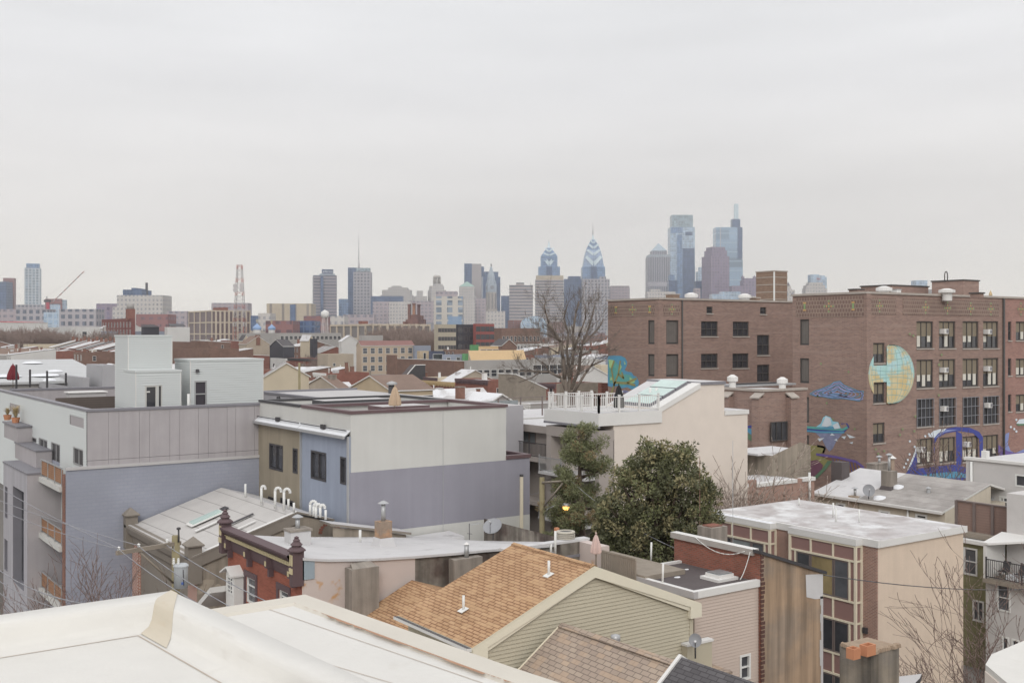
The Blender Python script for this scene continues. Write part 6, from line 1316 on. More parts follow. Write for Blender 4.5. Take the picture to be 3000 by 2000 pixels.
# brick wall house M1 and grey party wall between school and tan building
my=52.0;xa,xb4=hitY(2045,my),hitY(2386,my);mz=zz(1436,dep(xa,my))
T=Thing('brick_row_house','brick side wall with stepped white coping behind the tan building','house',None,(xa,my,0));b=MB();b.box(xa,xb4,my,my+5,0,mz-.3,m_obrick,m_roofw);T.part('walls',b)
xs3=[xa,hitY(2118,my),hitY(2190,my),hitY(2216,my),hitY(2333,my),hitY(2350,my),xb4]
b=MB();zt3=[zz(p,dep(hitY(q,my),my))for p,q in((1438,2080),(1422,2150),(1398,2200),(1412,2270),(1394,2340),(1400,2370))]
for k in range(6):b.box(xs3[k],xs3[k+1],my-.01,my+.3,mz-.299,zt3[k]-.2,m_obrick)
T.part('parapet',b)
b=MB()
for k in(0,1,3,5):b.box(xs3[k]-.03,xs3[k+1]+.03,my-.08,my+.4,zt3[k]-.199,zt3[k]+.05,m_white)
T.part('white_coping',b)
b=MB();xx=hitY(2371,my-.1);b.tube([(xx,my-.12,mz+.4),(xx,my-.12,mz-1.6),(xx+.5,my-.12,mz-2.3),(xx+.5,my-.12,0)],.09,m_pvc,8);T.part('downpipe',b)
b=MB();o=rect('S',my,2082,2098,1440,1466);b.box(o[0],o[1],my-.03,my-.002,o[2],o[3],m_dark);T.part('vent_grille',b)
x,y=W(2160,74.5);T2=chimney(x,y,5,zz(1393,74.5),.6,.5,m_cbr,'small brick chimney with white cap rising from the stepped parapet',0,True,.3)
x0,y0=W(2375,84);zq=zz(1305,84);T=Thing('party_wall','bare grey cement party wall left of the river mural','wall',None,(x0,y0,0));xw_=hitY(2262,y0)
b=MB();b.face([(xw_,y0,0),(x0,y0,0),(x0,y0,zq),(x0-1.2,y0,zq+.35),(xw_,y0,zq-.5)],m_camo);b.box(xw_,x0,y0+.001,y0+4,0,zq-.5,m_camo,m_roofw,skip='');T.part('wall',b);b=MB();b.box(xw_-1,x0,y0+.5,y0+4,zq-.5,zq-.35,m_roofw);T.part('roof',b)
x0,y0=W(2262,92);T=Thing('low_rear_building','low cream rear building with snowy roof behind the bare bush','building',None,(x0,y0,0));zq=zz(1300,92);b=MB();b.box(hitY(2000,70),hitY(2262,70),70,75.9,0,zz(1335,90),m_stucco_c,m_snow);T.part('walls',b);b=MB();b.box(hitY(2110,76),hitY(2262,76),76,79,0,zz(1292,98),m_camo,m_roofw);T.part('upper_part',b)
x0,y0=W(2060,78);T=Thing('wood_pergola','brown timber pergola with snow behind the brick side wall','pergola',None,(x0,y0,8));
for k in range(8):b=MB();z=zz(1405,80);x,y=W(2045+k*18,79);b.box(x-.06,x+.06,y-2,y+2,z,z+.14,m_brownwood,m_snow if k%2 else None);T.part('rafter',b)
b=MB();x,y=W(2045,78);x2,y2_=W(2180,80);z=zz(1405,80);b.box(x-.3,x2+.5,y-2,y-1.85,z-.2,z-.001,m_brownwood);T.part('beam',b)
for px in(2045,2110,2180):b=MB();x,_=W(px,79);b.box(x-.07,x+.07,y-2,y-1.86,6,z-.2,m_brownwood);T.part('post',b)
# ---------------- trees ----------------
m_pale=mat('pale_bare_twigs','#a39286',.95,.12,3,bump=0);m_leaf3=mat('deep_green_leaves','#585a3c',.6,.2,1.5,bump=0)
m_bark=mat('grey_brown_bark','#74685d',.95,.15,3,bump=.5);m_bark2=mat('dark_bark','#5b4c43',.95,.15,3);m_twig=mat('reddish_twigs','#7a655c',.95,.12,3,bump=0)
m_needle=mat('pine_needles','#797d52',.8,.3,1.2,bump=0,c2='#62663f');m_needle2=mat('brown_pine_needles','#85714a',.85,.2,1.2,bump=0)
m_leaf=mat('magnolia_leaves','#66693f',.7,.3,1.5,bump=0,spec=.3);m_leaf2=mat('bronze_leaf_undersides','#857d54',.7,.2,1.5,bump=0)
def branch(mb,p,d,L,r,depth,rnd,m,tips,spread=.55,up=.12,seg=3,nb=(2,3),shrink=(.62,.8),rmin=.012,sides=5):
 pts=[p];rs=[r];q=Vector(p);dd=Vector(d).normalized()
 for k in range(seg):
  dd=(dd+Vector((rnd.uniform(-1,1),rnd.uniform(-1,1),rnd.uniform(-.6,1)))*.16+Vector((0,0,up))).normalized()
  q=q+dd*(L/seg);pts.append(tuple(q));rs.append(max(rmin,r*(1-.42*(k+1)/seg)))
 mb.tube(pts,rs,m,sides if depth>2 else 3)
 if depth<=0:tips.append((pts[-1],dd));return
 n=rnd.randint(*nb)
 for k in range(n):
  t=1.0 if k==0 else rnd.uniform(.35,.95);i=min(seg-1,int(t*seg));f=t*seg-i;s=Vector(pts[i]).lerp(Vector(pts[i+1]),min(1,f))
  ax=dd.cross(Vector((rnd.uniform(-1,1),rnd.uniform(-1,1),rnd.uniform(-1,1))))
  if ax.length<.01:continue
  ang=rnd.uniform(.3,1)*spread*(.5 if k==0 else 1.25);nd_=Matrix.Rotation(ang,3,ax.normalized())@dd
  branch(mb,tuple(s),nd_,L*rnd.uniform(*shrink),rs[i]*rnd.uniform(.6,.8),depth-1,rnd,m,tips,spread,up,seg,nb,shrink,rmin,sides)
def bare(px,pt,pb,D,label,seed,rt=.18,depth=5,spread=.6,m=None,m2=None,stems=1,lean=.0,name='bare_tree',nb=(2,3),L0=.3,up=.1,zb=0,rmin=.012,twigm=None,loc=None,hgt=None,group=None):
 x,y=loc or W(px,D);zt_=zz(pt,D)if hgt is None else hgt;h=zt_-zb;rnd=random.Random(seed)
 T=Thing(name,label,'tree',group,(x,y,zb));tr=MB();cr=MB();tips=[]
 if stems==1:
  q=(x,y,zb+h*L0);tr.tube([(x,y,zb),(x+.02,y,zb+h*L0*.5),q],[rt*1.25,rt*1.05,rt],m or m_bark,8);n0=4;base=[q]*n0
 else:n0=stems;base=[(x+rnd.uniform(-.25,.25),y+rnd.uniform(-.25,.25),zb)for _ in range(n0)];tr.cyl((x,y,zb),(x,y,zb+.3),rt*2.4,rt*2.1,m or m_bark,8)
 for k in range(n0):
  a=2*pi*(k+rnd.uniform(-.2,.2))/n0;s_=.45 if stems==1 else.28
  d=(cos(a)*s_,sin(a)*s_,1);branch(cr,base[k],d,h*(1-(L0 if stems==1 else 0))*.42,rt*.7,depth,rnd,m2 or m or m_bark,tips,spread,up,3,nb,(.62,.82),rmin)
 mz_=max(v[2]for v in cr.v);k_=h/(mz_-zb)
 for mbx in(tr,cr):mbx.v=[(x+(v[0]-x)*(k_ if stems==1 else 1),y+(v[1]-y)*(k_ if stems==1 else 1),zb+(v[2]-zb)*k_)for v in mbx.v]
 T.part('trunk',tr);T.part('branches',cr);return T
# big bare tree in front of the school, traced limbs then grown twigs
def big_tree():
 D=128;T=Thing('bare_tree','very tall bare tree standing left of the brown brick school','tree',None,(*W(1665,D),0));rnd=random.Random(77)
 def P(px,py,dd=0):x,y=W(px,D+dd);return(x,y,zz(py,D+dd))
 limbs=[([(1660,1483),(1662,1300),(1664,1180),(1668,1112),(1678,1060),(1683,1010),(1680,950),(1690,880),(1700,840)],.5,0),([(1664,1180),(1655,1110),(1648,1040),(1640,980),(1622,955),(1600,915),(1590,880),(1584,850)],.42,-3),([(1668,1112),(1665,1060),(1660,1010),(1665,950),(1650,900),(1662,850)],.33,3),
 ([(1672,1140),(1700,1080),(1705,1030),(1712,990),(1730,940),(1745,890),(1752,855)],.38,2),([(1680,1150),(1725,1085),(1740,1065),(1770,1050),(1784,1045)],.28,-2),([(1660,1150),(1640,1105),(1600,1085),(1570,1085),(1530,1080),(1500,1084)],.3,-4),([(1640,980),(1632,1020),(1600,1000),(1560,995),(1530,998)],.16,-5),
 ([(1640,980),(1610,960),(1580,950),(1556,945)],.18,4),([(1712,990),(1740,960),(1768,930),(1782,900)],.2,5),([(1683,1010),(1700,960),(1722,900),(1722,860)],.2,-4),([(1570,1085),(1545,1105),(1520,1120)],.14,2),([(1600,1085),(1590,1060),(1560,1040)],.13,-2),([(1705,1030),(1740,1010),(1775,1003)],.14,0)]
 tr=MB();cr=MB();tips=[]
 for j,(L,r,dd)in enumerate(limbs):
  L=[(1665+(a-1665)*(.88 if c<1110 else 1),1110-(1110-c)*.84 if c<1110 else c)for a,c in L];n=len(L);pts=[P(px,py,dd*i/n if j else 0)for i,(px,py)in enumerate(L)];r*=.52;rs=[r*(1-.78*i/(n-1))+.03 for i in range(n)]
  if j==0:rs[0]=.5
  (tr if j==0 else cr).tube(pts,rs,m_bark,7)
  for i in range(2 if j==0 else 1,n):
   if j==0 and i<3:continue
   for k in range(3 if i<n-1 else 4):
    a=Vector(pts[i])-Vector(pts[i-1]);a.normalize();s=Vector(pts[i-1]).lerp(Vector(pts[i]),rnd.random());v=Vector((rnd.uniform(-1,1),rnd.uniform(-1,1),rnd.uniform(-.3,1)))
    branch(cr,tuple(s),(a*.9+v*.8),rnd.uniform(1.0,1.6),rs[i]*.34,3,rnd,m_bark,tips,.75,.03,3,(2,3),(.6,.8),.014)
 T.part('trunk',tr);T.part('branches',cr)
big_tree()
bare(285,1598,0,47,'small bare tree against the purple-grey side wall',5,.09,5,.7,m_bark2,m_twig,6,nb=(2,3),up=.02,rmin=.011)
bare(355,1580,0,50,'slender bare tree just left of the brick corner of the grey roofed house',15,.06,4,.6,m_bark2,m_twig,4,nb=(2,3),up=.05,rmin=.01)
bare(2175,1275,0,73.5,'wide bare twiggy tree right of the dark evergreen',21,.11,4,.6,m_pale,m_pale,6,nb=(3,4),up=.02,rmin=.02)
bare(2075,1330,0,71,'bare twiggy tree half hidden by the dark evergreen',29,.1,4,.55,m_pale,m_pale,4,nb=(3,4),up=.03,rmin=.02)
bare(2895,1775,0,46,'bare tree with tangled twigs before the olive green house',31,.09,5,.6,m_bark2,m_twig,5,nb=(2,3),up=.0,rmin=.012)
bare(2960,1560,0,48,'taller bare tree at the right edge before the white balcony house',33,.08,5,.6,m_bark,m_twig,4,nb=(2,3),up=.04,rmin=.012)
bare(2810,1880,0,44,'low bare shrubby tree right of the big streaked chimney',37,.08,5,.9,m_bark2,m_twig,5,nb=(2,3),up=.0,rmin=.01)
bare(2790,1225,0,100,'thin bare tree in front of the painted wave mural',41,.12,5,.6,m_bark,m_twig,3,nb=(2,3),up=.08,rmin=.02)
# evergreens
def leafclump(mb,c,R,n,sz,m,rnd,asp=1.0,droop=0,bias=None):
 for _ in range(n):
  v=Vector((rnd.gauss(0,1),rnd.gauss(0,1),rnd.gauss(0,.8)));v.normalize();v*=R*rnd.uniform(.3,1)**.6
  p=Vector(c)+v;a=Vector((rnd.uniform(-1,1),rnd.uniform(-1,1),rnd.uniform(-.5,1)));a=(a+v.normalized()*.9).normalized();s=a.cross(Vector((rnd.uniform(-1,1),rnd.uniform(-1,1),rnd.uniform(-1,1))));
  if s.length<.05:continue
  s.normalize();l=sz*rnd.uniform(.6,1.2);w_=l*asp
  mb.v+=[tuple(p-s*w_*.3),tuple(p+a*l*.5-s*w_*.5),tuple(p+a*l),tuple(p+a*l*.5+s*w_*.5)]
  i=len(mb.v)-4;mb.f.append([i,i+1,i+2,i+3]);mb.m.append(mb.mi(m));mb.sm.append(False)
def evergreen(px,pt,pb,D,label,seed,kind):
 x,y=W(px,D);z1=zz(pt,D);rnd=random.Random(seed)
 T=Thing('pine_tree' if kind=='pine' else 'magnolia_tree',label,'tree',None,(x,y,0));tr=MB();cr=MB();lb=MB()
 if kind=='pine':
  tr.tube([(x+.5,y,0),(x+.3,y,z1*.45),(x,y,z1*.75),(x-.1,y,z1*.97)],[.28,.22,.13,.03],m_bark2,8)
  for i in range(84):
   t=rnd.uniform(.015,1)**.8;h=z1-9.5*t;a=rnd.uniform(0,2*pi);q=.8+.2*sin(i*1.7);L=(.3+2.15*min(1,(z1-h)/3.6)**.9)*rnd.uniform(.65,1.1)*q
   s=Vector((x,y,h-.15));e_=s+Vector((cos(a)*L,sin(a)*L,L*rnd.uniform(-.02,.34)+.25));mid=s.lerp(e_,.5)+Vector((0,0,-.14*L));lb.tube([s,mid,e_],[.06,.04,.015],m_bark2,4)
   n=int(3+L*3.4)
   for k in range(n):
    f=.42+.6*(k+.5)/n;c=(mid.lerp(e_,(f-.5)*2)if f>.5 else s.lerp(mid,f*2))+Vector((rnd.uniform(-.32,.32),rnd.uniform(-.32,.32),rnd.uniform(-.1,.2)))*(1.15-f*.45)
    leafclump(cr,c,.26,110,.2,m_needle if rnd.random()<(.85 if t<.7 else.5)else m_needle2,rnd,.18)
 else:
  tr.tube([(x,y,0),(x+.1,y,z1*.4),(x,y,z1*.7)],[.3,.24,.14],m_bark2,8)
  blobs=[]
  for(bx_,by_,R)in((1900,1318,.6),(1935,1345,.7),(1885,1350,.8),(1995,1326,.6),(1965,1352,.6),(2015,1350,.6),(1862,1392,.8),(1925,1395,1.2),(1990,1400,1.1),(2040,1392,.5),(1840,1430,1.1),(1900,1450,1.4),(1965,1460,1.4),(2025,1445,1.1),(1805,1490,1.1),(1860,1510,1.4),(1930,1520,1.5),(2000,1520,1.3),(2050,1500,.95),(1775,1470,.4),(1826,1398,.45),(2068,1440,.45),(2086,1520,.5),(1768,1560,.7),(1790,1545,1.0),(1845,1570,1.4),(1920,1590,1.5),(1990,1580,1.3),(2055,1560,1.05),(1795,1600,1.0),(1860,1640,1.3),(1940,1650,1.3),(2070,1600,.8),(2062,1450,.6),(1778,1520,.6),(1955,1345,.8)):
   for dd in(-1.5,0,1.5):
    if dd==1.5 and rnd.random()<.4:continue
    bxx,byy=W(bx_+rnd.uniform(-14,14),D+dd+rnd.uniform(-.5,.5));blobs.append((bxx,byy,zz(by_+rnd.uniform(-6,6),D+dd),R*rnd.uniform(.75,1.0)*(1 if dd<1 else.8)))
  for c in blobs:
   s=Vector((x,y,min(c[2]-.4,z1*.65)));lb.tube([s,s.lerp(Vector(c[:3]),.6)+Vector((0,0,-.2)),c[:3]],[.09,.06,.02],m_bark2,4)
   for k in range(int(8*c[3]**2+5)):
    v=Vector((rnd.gauss(0,1),rnd.gauss(0,1),rnd.gauss(0,.9))).normalized()*c[3]*rnd.uniform(.55,1.02);leafclump(cr,Vector(c[:3])+v*.95,.25,48,.175,rnd.choice((m_leaf,m_leaf,m_leaf3,m_leaf3,m_leaf2)),rnd,.5)
 T.part('trunk',tr);T.part('limbs',lb);T.part('foliage',cr)
evergreen(1700,1232,0,58,'open crowned pine with brownish needles in front of the cream stucco wall',3,'pine')
evergreen(1925,1305,0,52,'dense dark evergreen magnolia right of the pine',9,'mag')
sil(1640,1790,1260,1340,58);sil(1800,2080,1340,1400,52)
# ---------------- poles, lamp, wires ----------------
x,y=W(515,36);T=Thing('utility_pole','wooden utility pole with long crossarm before the brick corner house','pole',None,(x,y,0));zp_=zz(1568,36);PX=(x,y)
b=MB();b.cyl((x,y,0),(x,y,zp_),.17,.13,m_pole,12);T.part('pole',b);zc=zz(1594,36)
ca=W(342,33.6);cb=W(528,36.2);b=MB();A_=Vector((*ca,zz(1619,33.6)));B_=Vector((*cb,zz(1589,36.2)));n=Vector((0,0,1));d_=(B_-A_).normalized();s_=d_.cross(n)*.05
b.slab([tuple(A_+s_+n*.06),tuple(B_+s_+n*.06),tuple(B_-s_+n*.06),tuple(A_-s_+n*.06)],.13,m_weather);T.part('crossarm',b)
b=MB();b.tube([A_.lerp(B_,.33)-n*.06,(x,y,zp_-1.65)],.035,m_weather,5);T.part('brace',b)
for k,t in enumerate((.03,.33,.78)):q=A_.lerp(B_,t);b=MB();b.lathe(q.x,q.y,[(.02,q.z+.06),(.05,q.z+.1),(.03,q.z+.13),(.055,q.z+.16),(0,q.z+.2)],m_pvc,8);T.part('insulator',b)
b=MB();b.box(x-.1,x-.04,y-.1,y-.04,zp_-.5,zp_-.3,m_galv);b.cyl((x+.05,y-.14,zp_-.2),(x+.05,y-.14,zp_+.22),.03,.03,m_dark,6);b.lathe(x+.05,y-.14,[(.07,zp_+.22),(.07,zp_+.28),(0,zp_+.3)],m_dark,8);T.part('pole_top_fitting',b)
tx,ty=W(530,35.7);T=Thing('pole_transformer','light grey cylindrical transformer hanging on the utility pole','transformer',None,(tx,ty,zz(1720,35.7)));z0,z1=zz(1720,35.7),zz(1655,35.7);m_tf=mat('light_grey_enamel','#b2b7bb',.45,.06,1.5,streak=.08,bump=0)
b=MB();b.lathe(tx,ty,[(0,z0),(.225,z0),(.225,z1-.04)],m_tf,20,True);T.part('tank',b);b=MB();b.lathe(tx,ty,[(.25,z1-.04),(.25,z1),(.2,z1+.05),(0,z1+.07)],m_tf,20);T.part('lid',b)
for k,(dx,dy)in enumerate(((-.1,-.05),(-.22,.06))):b=MB();b.lathe(tx+dx,ty+dy,[(.04,z1+.04),(.05,z1+.1),(.03,z1+.13),(.05,z1+.16),(.03,z1+.2),(.04,z1+.24),(0,z1+.26)],m_pvc,8);T.part('bushing',b)
b=MB();b.tube([(tx,ty-.235,z1-.1),(tx+.02,ty-.24,z0+.1)],.012,m_dark,4);b.box(tx-.06,tx+.02,ty-.24,ty-.2,z0+.14,z0+.22,mat('blue_label','#4a66a8',.5));T.part('gauge',b)
m_wire=mat('grey_wire','#8b8b90',.6,.05,bump=0);m_wire2=mat('dark_wire','#58585c',.6,.05,bump=0)
def P3(px,py,D):return(*W(px,D),zz(py,D))
for k,(a,c,r,sg,lab)in enumerate((((-40,1405,46),(345,1604,33.6),.012,.1,'uppermost thin wire from the left edge to the crossarm end'),((-40,1450,46),(402,1596,34.3),.012,.1,'second thin wire from the left edge to the crossarm'),((-40,1475,46),(345,1606,33.6),.012,.15,'third thin wire from the left edge to the crossarm'),
((345,1606,33.6),(640,1800,24),.013,.1,'wire dropping from the crossarm end to the lower right'),((402,1596,34.3),(700,1790,24),.013,.1,'wire dropping from the middle of the crossarm to the right'),((485,1594,35.6),(800,1770,24),.013,.08,'wire passing above the transformer down to the right'),
((-40,1640,44),(260,1770,30),.02,.3,'thick bundled cable crossing the grey bay at lower left'),((-40,1672,44),(200,1790,30),.013,.2,'thin cable below the thick bundle at lower left'),((-40,1700,40),(120,1800,28),.013,.15,'lowest thin cable in the bottom left corner'),
((1675,1410,57),(2100,1650,44),.014,.5,'long wire from the lamp pole arm across both evergreens'),((2410,1683,44),(3060,1722,62),.022,.3,'black wire crossing the tan stucco wall'),((1588,1440,58),(1500,1455,75),.012,.05,'thin wire from the lamp pole to the grey wing'))):
 wire([P3(*a),P3(*c)],r,m_wire if k!=10 else m_wire2,lab,'wire',sg,'wire')
x,y=W(1588,58);T=Thing('utility_pole','wooden pole with high timber arm carrying the lit street lamp','pole',None,(x,y,0));b=MB();b.cyl((x,y,0),(x,y,zz(1398,58)),.17,.14,m_pole,12);T.part('pole',b)
b=MB();a=Vector(P3(1588,1413,57.8));c=Vector(P3(1675,1407,57));b.tube([a,c],.06,m_weather,4);T.part('crossarm',b);b=MB();b.tube([P3(1594,1482,57.8),P3(1648,1415,57.1)],.05,m_weather,4);T.part('brace',b)
LT=Thing('street_lamp','street lamp glowing yellow on a curved arm from the wooden pole','street lamp',None,P3(1594,1500,57.8));b=MB();b.tube([P3(1594,1502,57.8),P3(1606,1489,57.7),P3(1625,1481,57.5),P3(1642,1479,57.3)],.035,m_galv,6);LT.part('arm',b)
h0=Vector(P3(1640,1480,57.3));h1=Vector(P3(1667,1479,57.0));b=MB();b.cyl(h0,h0 .lerp(h1,.5),.07,.13,m_galv,10);b.cyl(h0 .lerp(h1,.5),h1,.13,.09,m_galv,10);LT.part('lamp_head',b);b=MB();q=h0 .lerp(h1,.68);b.lathe(q.x,q.y,[(0,q.z-.26),(.1,q.z-.24),(.17,q.z-.16),(.18,q.z-.07)],glow('sodium_glow','#f2b021',3.5),12,True);LT.part('lens',b)
for k,(px,pt,D,r,mm,lab)in enumerate(((2147,1290,62,.02,m_galv,'leaning whip mast in front of the brick side wall'),(2050,1335,50,.022,m_rbrick2,'rusty thin mast at the right flank of the dark evergreen'),(877,1062,110,.17,m_pole,'yellowish wooden pole behind the long grey building'))):
 x,y=W(px,D);b=MB();b.cyl((x,y,0),(x,y,zz(pt,D)),r,r*.7,mm,8);single('mast',b,lab,'pole',None,(x,y,0))
# ---------------- middle distance: one record per building ----------------
ORD=lambda n:'%d%s'%(n,'th' if 10<=n%100<=20 else{1:'st',2:'nd',3:'rd'}.get(n%10,'th'))
KEEP=[]
RES=[(-5,44,-5,88),(40,75,28,82),(80,145,60,108)]
def reserve(x0,x1,y0,y1,g=1.5):RES.append((x0-g,x1+g,y0-g,y1+g))
def free(x0,x1,y0,y1):return not any(x0<b and x1>a and y0<d and y1>c for a,b,c,d in RES)
w_cols={'red':brick('far_red_brick','#8b5243','#7a4739','#8a6a5e',.5,.2,.02,0,.15),'brown':brick('far_brown_brick','#7a5a4e','#6b4f45','#86705f',.5,.2,.02,0,.15),'cream':mat('far_cream_wall','#c4b69c',.9,.08,.3),'white':mat('far_white_wall','#c9c7c3',.9,.06,.3),'grey':mat('far_grey_wall','#a09c98',.9,.08,.3),'beige':mat('far_beige_wall','#a99b88',.9,.1,.3),'navy':mat('far_navy_wall','#454a5c',.8,.06,.3),'blue-grey':mat('far_blue_grey_wall','#858b99',.9,.06,.3),'black':mat('far_black_wall','#3e3d44',.7,.08,.3),'tan':mat('far_tan_wall','#b39f80',.9,.08,.3)}
r_cols={'white':mat('far_white_roof','#cfcecf',.8,.08,.3,patch=('#a09a98',.25,.6,.1)),'snowy':mat('far_snowy_roof','#bcb9b8',.85,.12,.25,patch=('#e2e3e6',.2,.5,.08)),'grey':mat('far_grey_roof','#8e8a88',.85,.12,.3,patch=('#cfcfd2',.22,.6,.06)),'brown':mat('far_brown_roof','#7c6659',.9,.12,.3),'dark':mat('far_dark_roof','#504c4e',.85,.12,.3,patch=('#b9b9bc',.25,.68,.05)),'silver':mat('far_silver_roof','#b9b8b8',.6,.05,.3,seam=(1.2,0,.1,'#9a9897')),'rust':mat('far_rust_roof','#86605a',.9,.1,.3)}
_W={}
def wmesh(ax,w_,h_,fm=None,gm=None):
 k=(ax,round(w_,2),round(h_,2),(fm or m_white).name,(gm or g_dark).name)
 if k not in _W:
  b=MB();f=fm or m_white;g=gm or g_dark;t=.09
  def bx(u0,u1,z0,z1,p,m):b.box(u0,u1,-p,.02,z0,z1,m)if ax=='S' else b.box(-p,.02,u0,u1,z0,z1,m)
  bx(-w_/2,w_/2,0,h_,.04,g);bx(-w_/2-t,-w_/2,-t,h_+t,.07,f);bx(w_/2,w_/2+t,-t,h_+t,.07,f);bx(-w_/2,w_/2,-t,0,.07,f);bx(-w_/2,w_/2,h_,h_+t,.07,f);bx(-w_/2,w_/2,h_*.5-.03,h_*.5+.03,.06,f)
  _W[k]=b.data('window')
 return _W[k]
_P={}
def shp(key,fn):
 if key not in _P:b=MB();fn(b);_P[key]=b.data(key[0])
 return _P[key]
def bldg(name,label,x0,x1,y0,y1,z,wall,roof,kind='flat',rh=1.6,wW=None,wS=None,cat='house',group=None,chim=(),cornice=None,par=.35,fm=None,gm=None,extra=None,ww=(1.0,1.6),eo=.25):
 T=Thing(name,label,cat,group,(x0,y0,0));wm=w_cols.get(wall,wall)if isinstance(wall,str)else wall;rm=r_cols.get(roof,roof)if isinstance(roof,str)else roof
 xm,ym=(x0+x1)/2,(y0+y1)/2;b=MB();r=MB()
 if kind=='flat':
  b.box(x0,x1,y0,y1,0,z-par,wm,rm);b.box(x0,x1,y0,y0+.25,z-par,z,wm,skip='B');b.box(x0,x0+.25,y0+.25,y1-.25,z-par,z,wm,skip='B');b.box(x1-.25,x1,y0+.25,y1-.25,z-par,z,wm,skip='B');b.box(x0,x1,y1-.25,y1,z-par,z,wm,skip='B')
  r.box(x0+.26,x1-.26,y0+.26,y1-.26,z-par+.001,z-par+.06,rm)
 else:
  b.box(x0,x1,y0,y1,0,z,wm,skip='T')
  if kind=='gx':
   for x in(x0,x1):b.face([(x,y0,z),(x,y1,z),(x,ym,z+rh)],wm)
   r.slab([(x0-eo,y0-eo,z-.02),(x1+eo,y0-eo,z-.02),(x1+eo,ym,z+rh+.1),(x0-eo,ym,z+rh+.1)],.18,rm,m_white);r.slab([(x0-eo,ym,z+rh+.1),(x1+eo,ym,z+rh+.1),(x1+eo,y1+eo,z-.02),(x0-eo,y1+eo,z-.02)],.18,rm,m_white)
  elif kind=='gy':
   for y in(y0,y1):b.face([(x0,y,z),(x1,y,z),(xm,y,z+rh)],wm)
   r.slab([(x0-eo,y0-eo,z-.02),(xm,y0-eo,z+rh+.1),(xm,y1+eo,z+rh+.1),(x0-eo,y1+eo,z-.02)],.18,rm,m_white);r.slab([(xm,y0-eo,z+rh+.1),(x1+eo,y0-eo,z-.02),(x1+eo,y1+eo,z-.02),(xm,y1+eo,z+rh+.1)],.18,rm,m_white)
  elif kind=='sE':
   for y in(y0,y1):b.face([(x0,y,z),(x1,y,z),(x0,y,z+rh)],wm)
   b.face([(x0,y0,z),(x0,y1,z),(x0,y1,z+rh),(x0,y0,z+rh)],wm);r.slab([(x0-.1,y0-.1,z+rh+.1),(x1+.2,y0-.1,z+.05),(x1+.2,y1+.1,z+.05),(x0-.1,y1+.1,z+rh+.1)],.2,rm,m_white)
  elif kind=='sW':
   for y in(y0,y1):b.face([(x0,y,z),(x1,y,z),(x1,y,z+rh)],wm)
   b.face([(x1,y0,z),(x1,y1,z),(x1,y1,z+rh),(x1,y0,z+rh)],wm);r.slab([(x0-.3,y0,z+.02),(x1,y0,z+rh+.08),(x1,y1,z+rh+.08),(x0-.3,y1,z+.02)],.2,rm,m_white)
  elif kind=='sS':
   for x in(x0,x1):b.face([(x,y0,z),(x,y1,z),(x,y1,z+rh)],wm)
   b.face([(x0,y1,z),(x1,y1,z),(x1,y1,z+rh),(x0,y1,z+rh)],wm);r.slab([(x0,y0-.3,z),(x1,y0-.3,z),(x1,y1,z+rh+.08),(x0,y1,z+rh+.08)],.2,rm,m_white)
  elif kind=='hip':
   k=min(xm-x0,ym-y0);a=(x0+k,ym)if x1-x0>y1-y0 else(xm,y0+k);c=(x1-k,ym)if x1-x0>y1-y0 else(xm,y1-k);zt=z+rh
   P=[(x0-eo,y0-eo,z),(x1+eo,y0-eo,z),(x1+eo,y1+eo,z),(x0-eo,y1+eo,z)];A=(*a,zt);Cc=(*c,zt)
   for f in(([P[0],P[1],Cc,A],[P[1],P[2],Cc],[P[2],P[3],A,Cc],[P[3],P[0],A])if x1-x0>y1-y0 else([P[0],P[1],A],[P[1],P[2],Cc,A],[P[2],P[3],Cc],[P[3],P[0],A,Cc])):r.face(f,rm)
   r.face(P[::-1],m_white)
 T.part('walls',b);rf=T.part('roof',r)
 if cornice:
  c=MB();c.box(x0-.3,x0-.001,y0-.1,y1+.1,z-.55,z+.02,cornice);c.box(x0-.18,x0-.0011,y0,y1,z-.9,z-.551,cornice)
  n=max(2,int((y1-y0)/1.1))
  for k in range(n):y=y0+(y1-y0)*(k+.5)/n;c.box(x0-.26,x0-.18,y-.12,y+.12,z-1.0,z-.552,cornice)
  T.part('cornice',c)
 dS=H/F*dep(x0,y0)
 for ax,spec in(('W',wW),('S',wS)):
  if not spec:continue
  n,rows,top=spec[:3];w2,h2=spec[3:5]if len(spec)>3 else ww;fh=spec[5]if len(spec)>5 else 3.1
  me=wmesh(ax,w2,h2,fm,gm);a,e_=(y0,y1)if ax=='W' else(x0,x1)
  for j in range(rows):
   zs=z-top-h2-fh*j
   if zs<.5:break
   for i in range(n):u=a+(e_-a)*(i+.5)/n;T.share('window',me,(x0,u,zs)if ax=='W' else(u,y0,zs))
 for(fx_,fy_,h_,w2,mm)in chim:
  cx2,cy2=x0+(x1-x0)*fx_,y0+(y1-y0)*fy_;zb2=z-.4;me=shp(('chimney',round(h_,1),round(w2,1),mm.name),lambda b,h_=h_,w2=w2,mm=mm:(b.box(-w2/2,w2/2,-w2*.4,w2*.4,0,h_,mm),b.box(-w2/2-.06,w2/2+.06,-w2*.4-.06,w2*.4+.06,h_+.001,h_+.12,m_conc2)))
  T.share('chimney',me,(cx2,cy2,zb2))
 return T
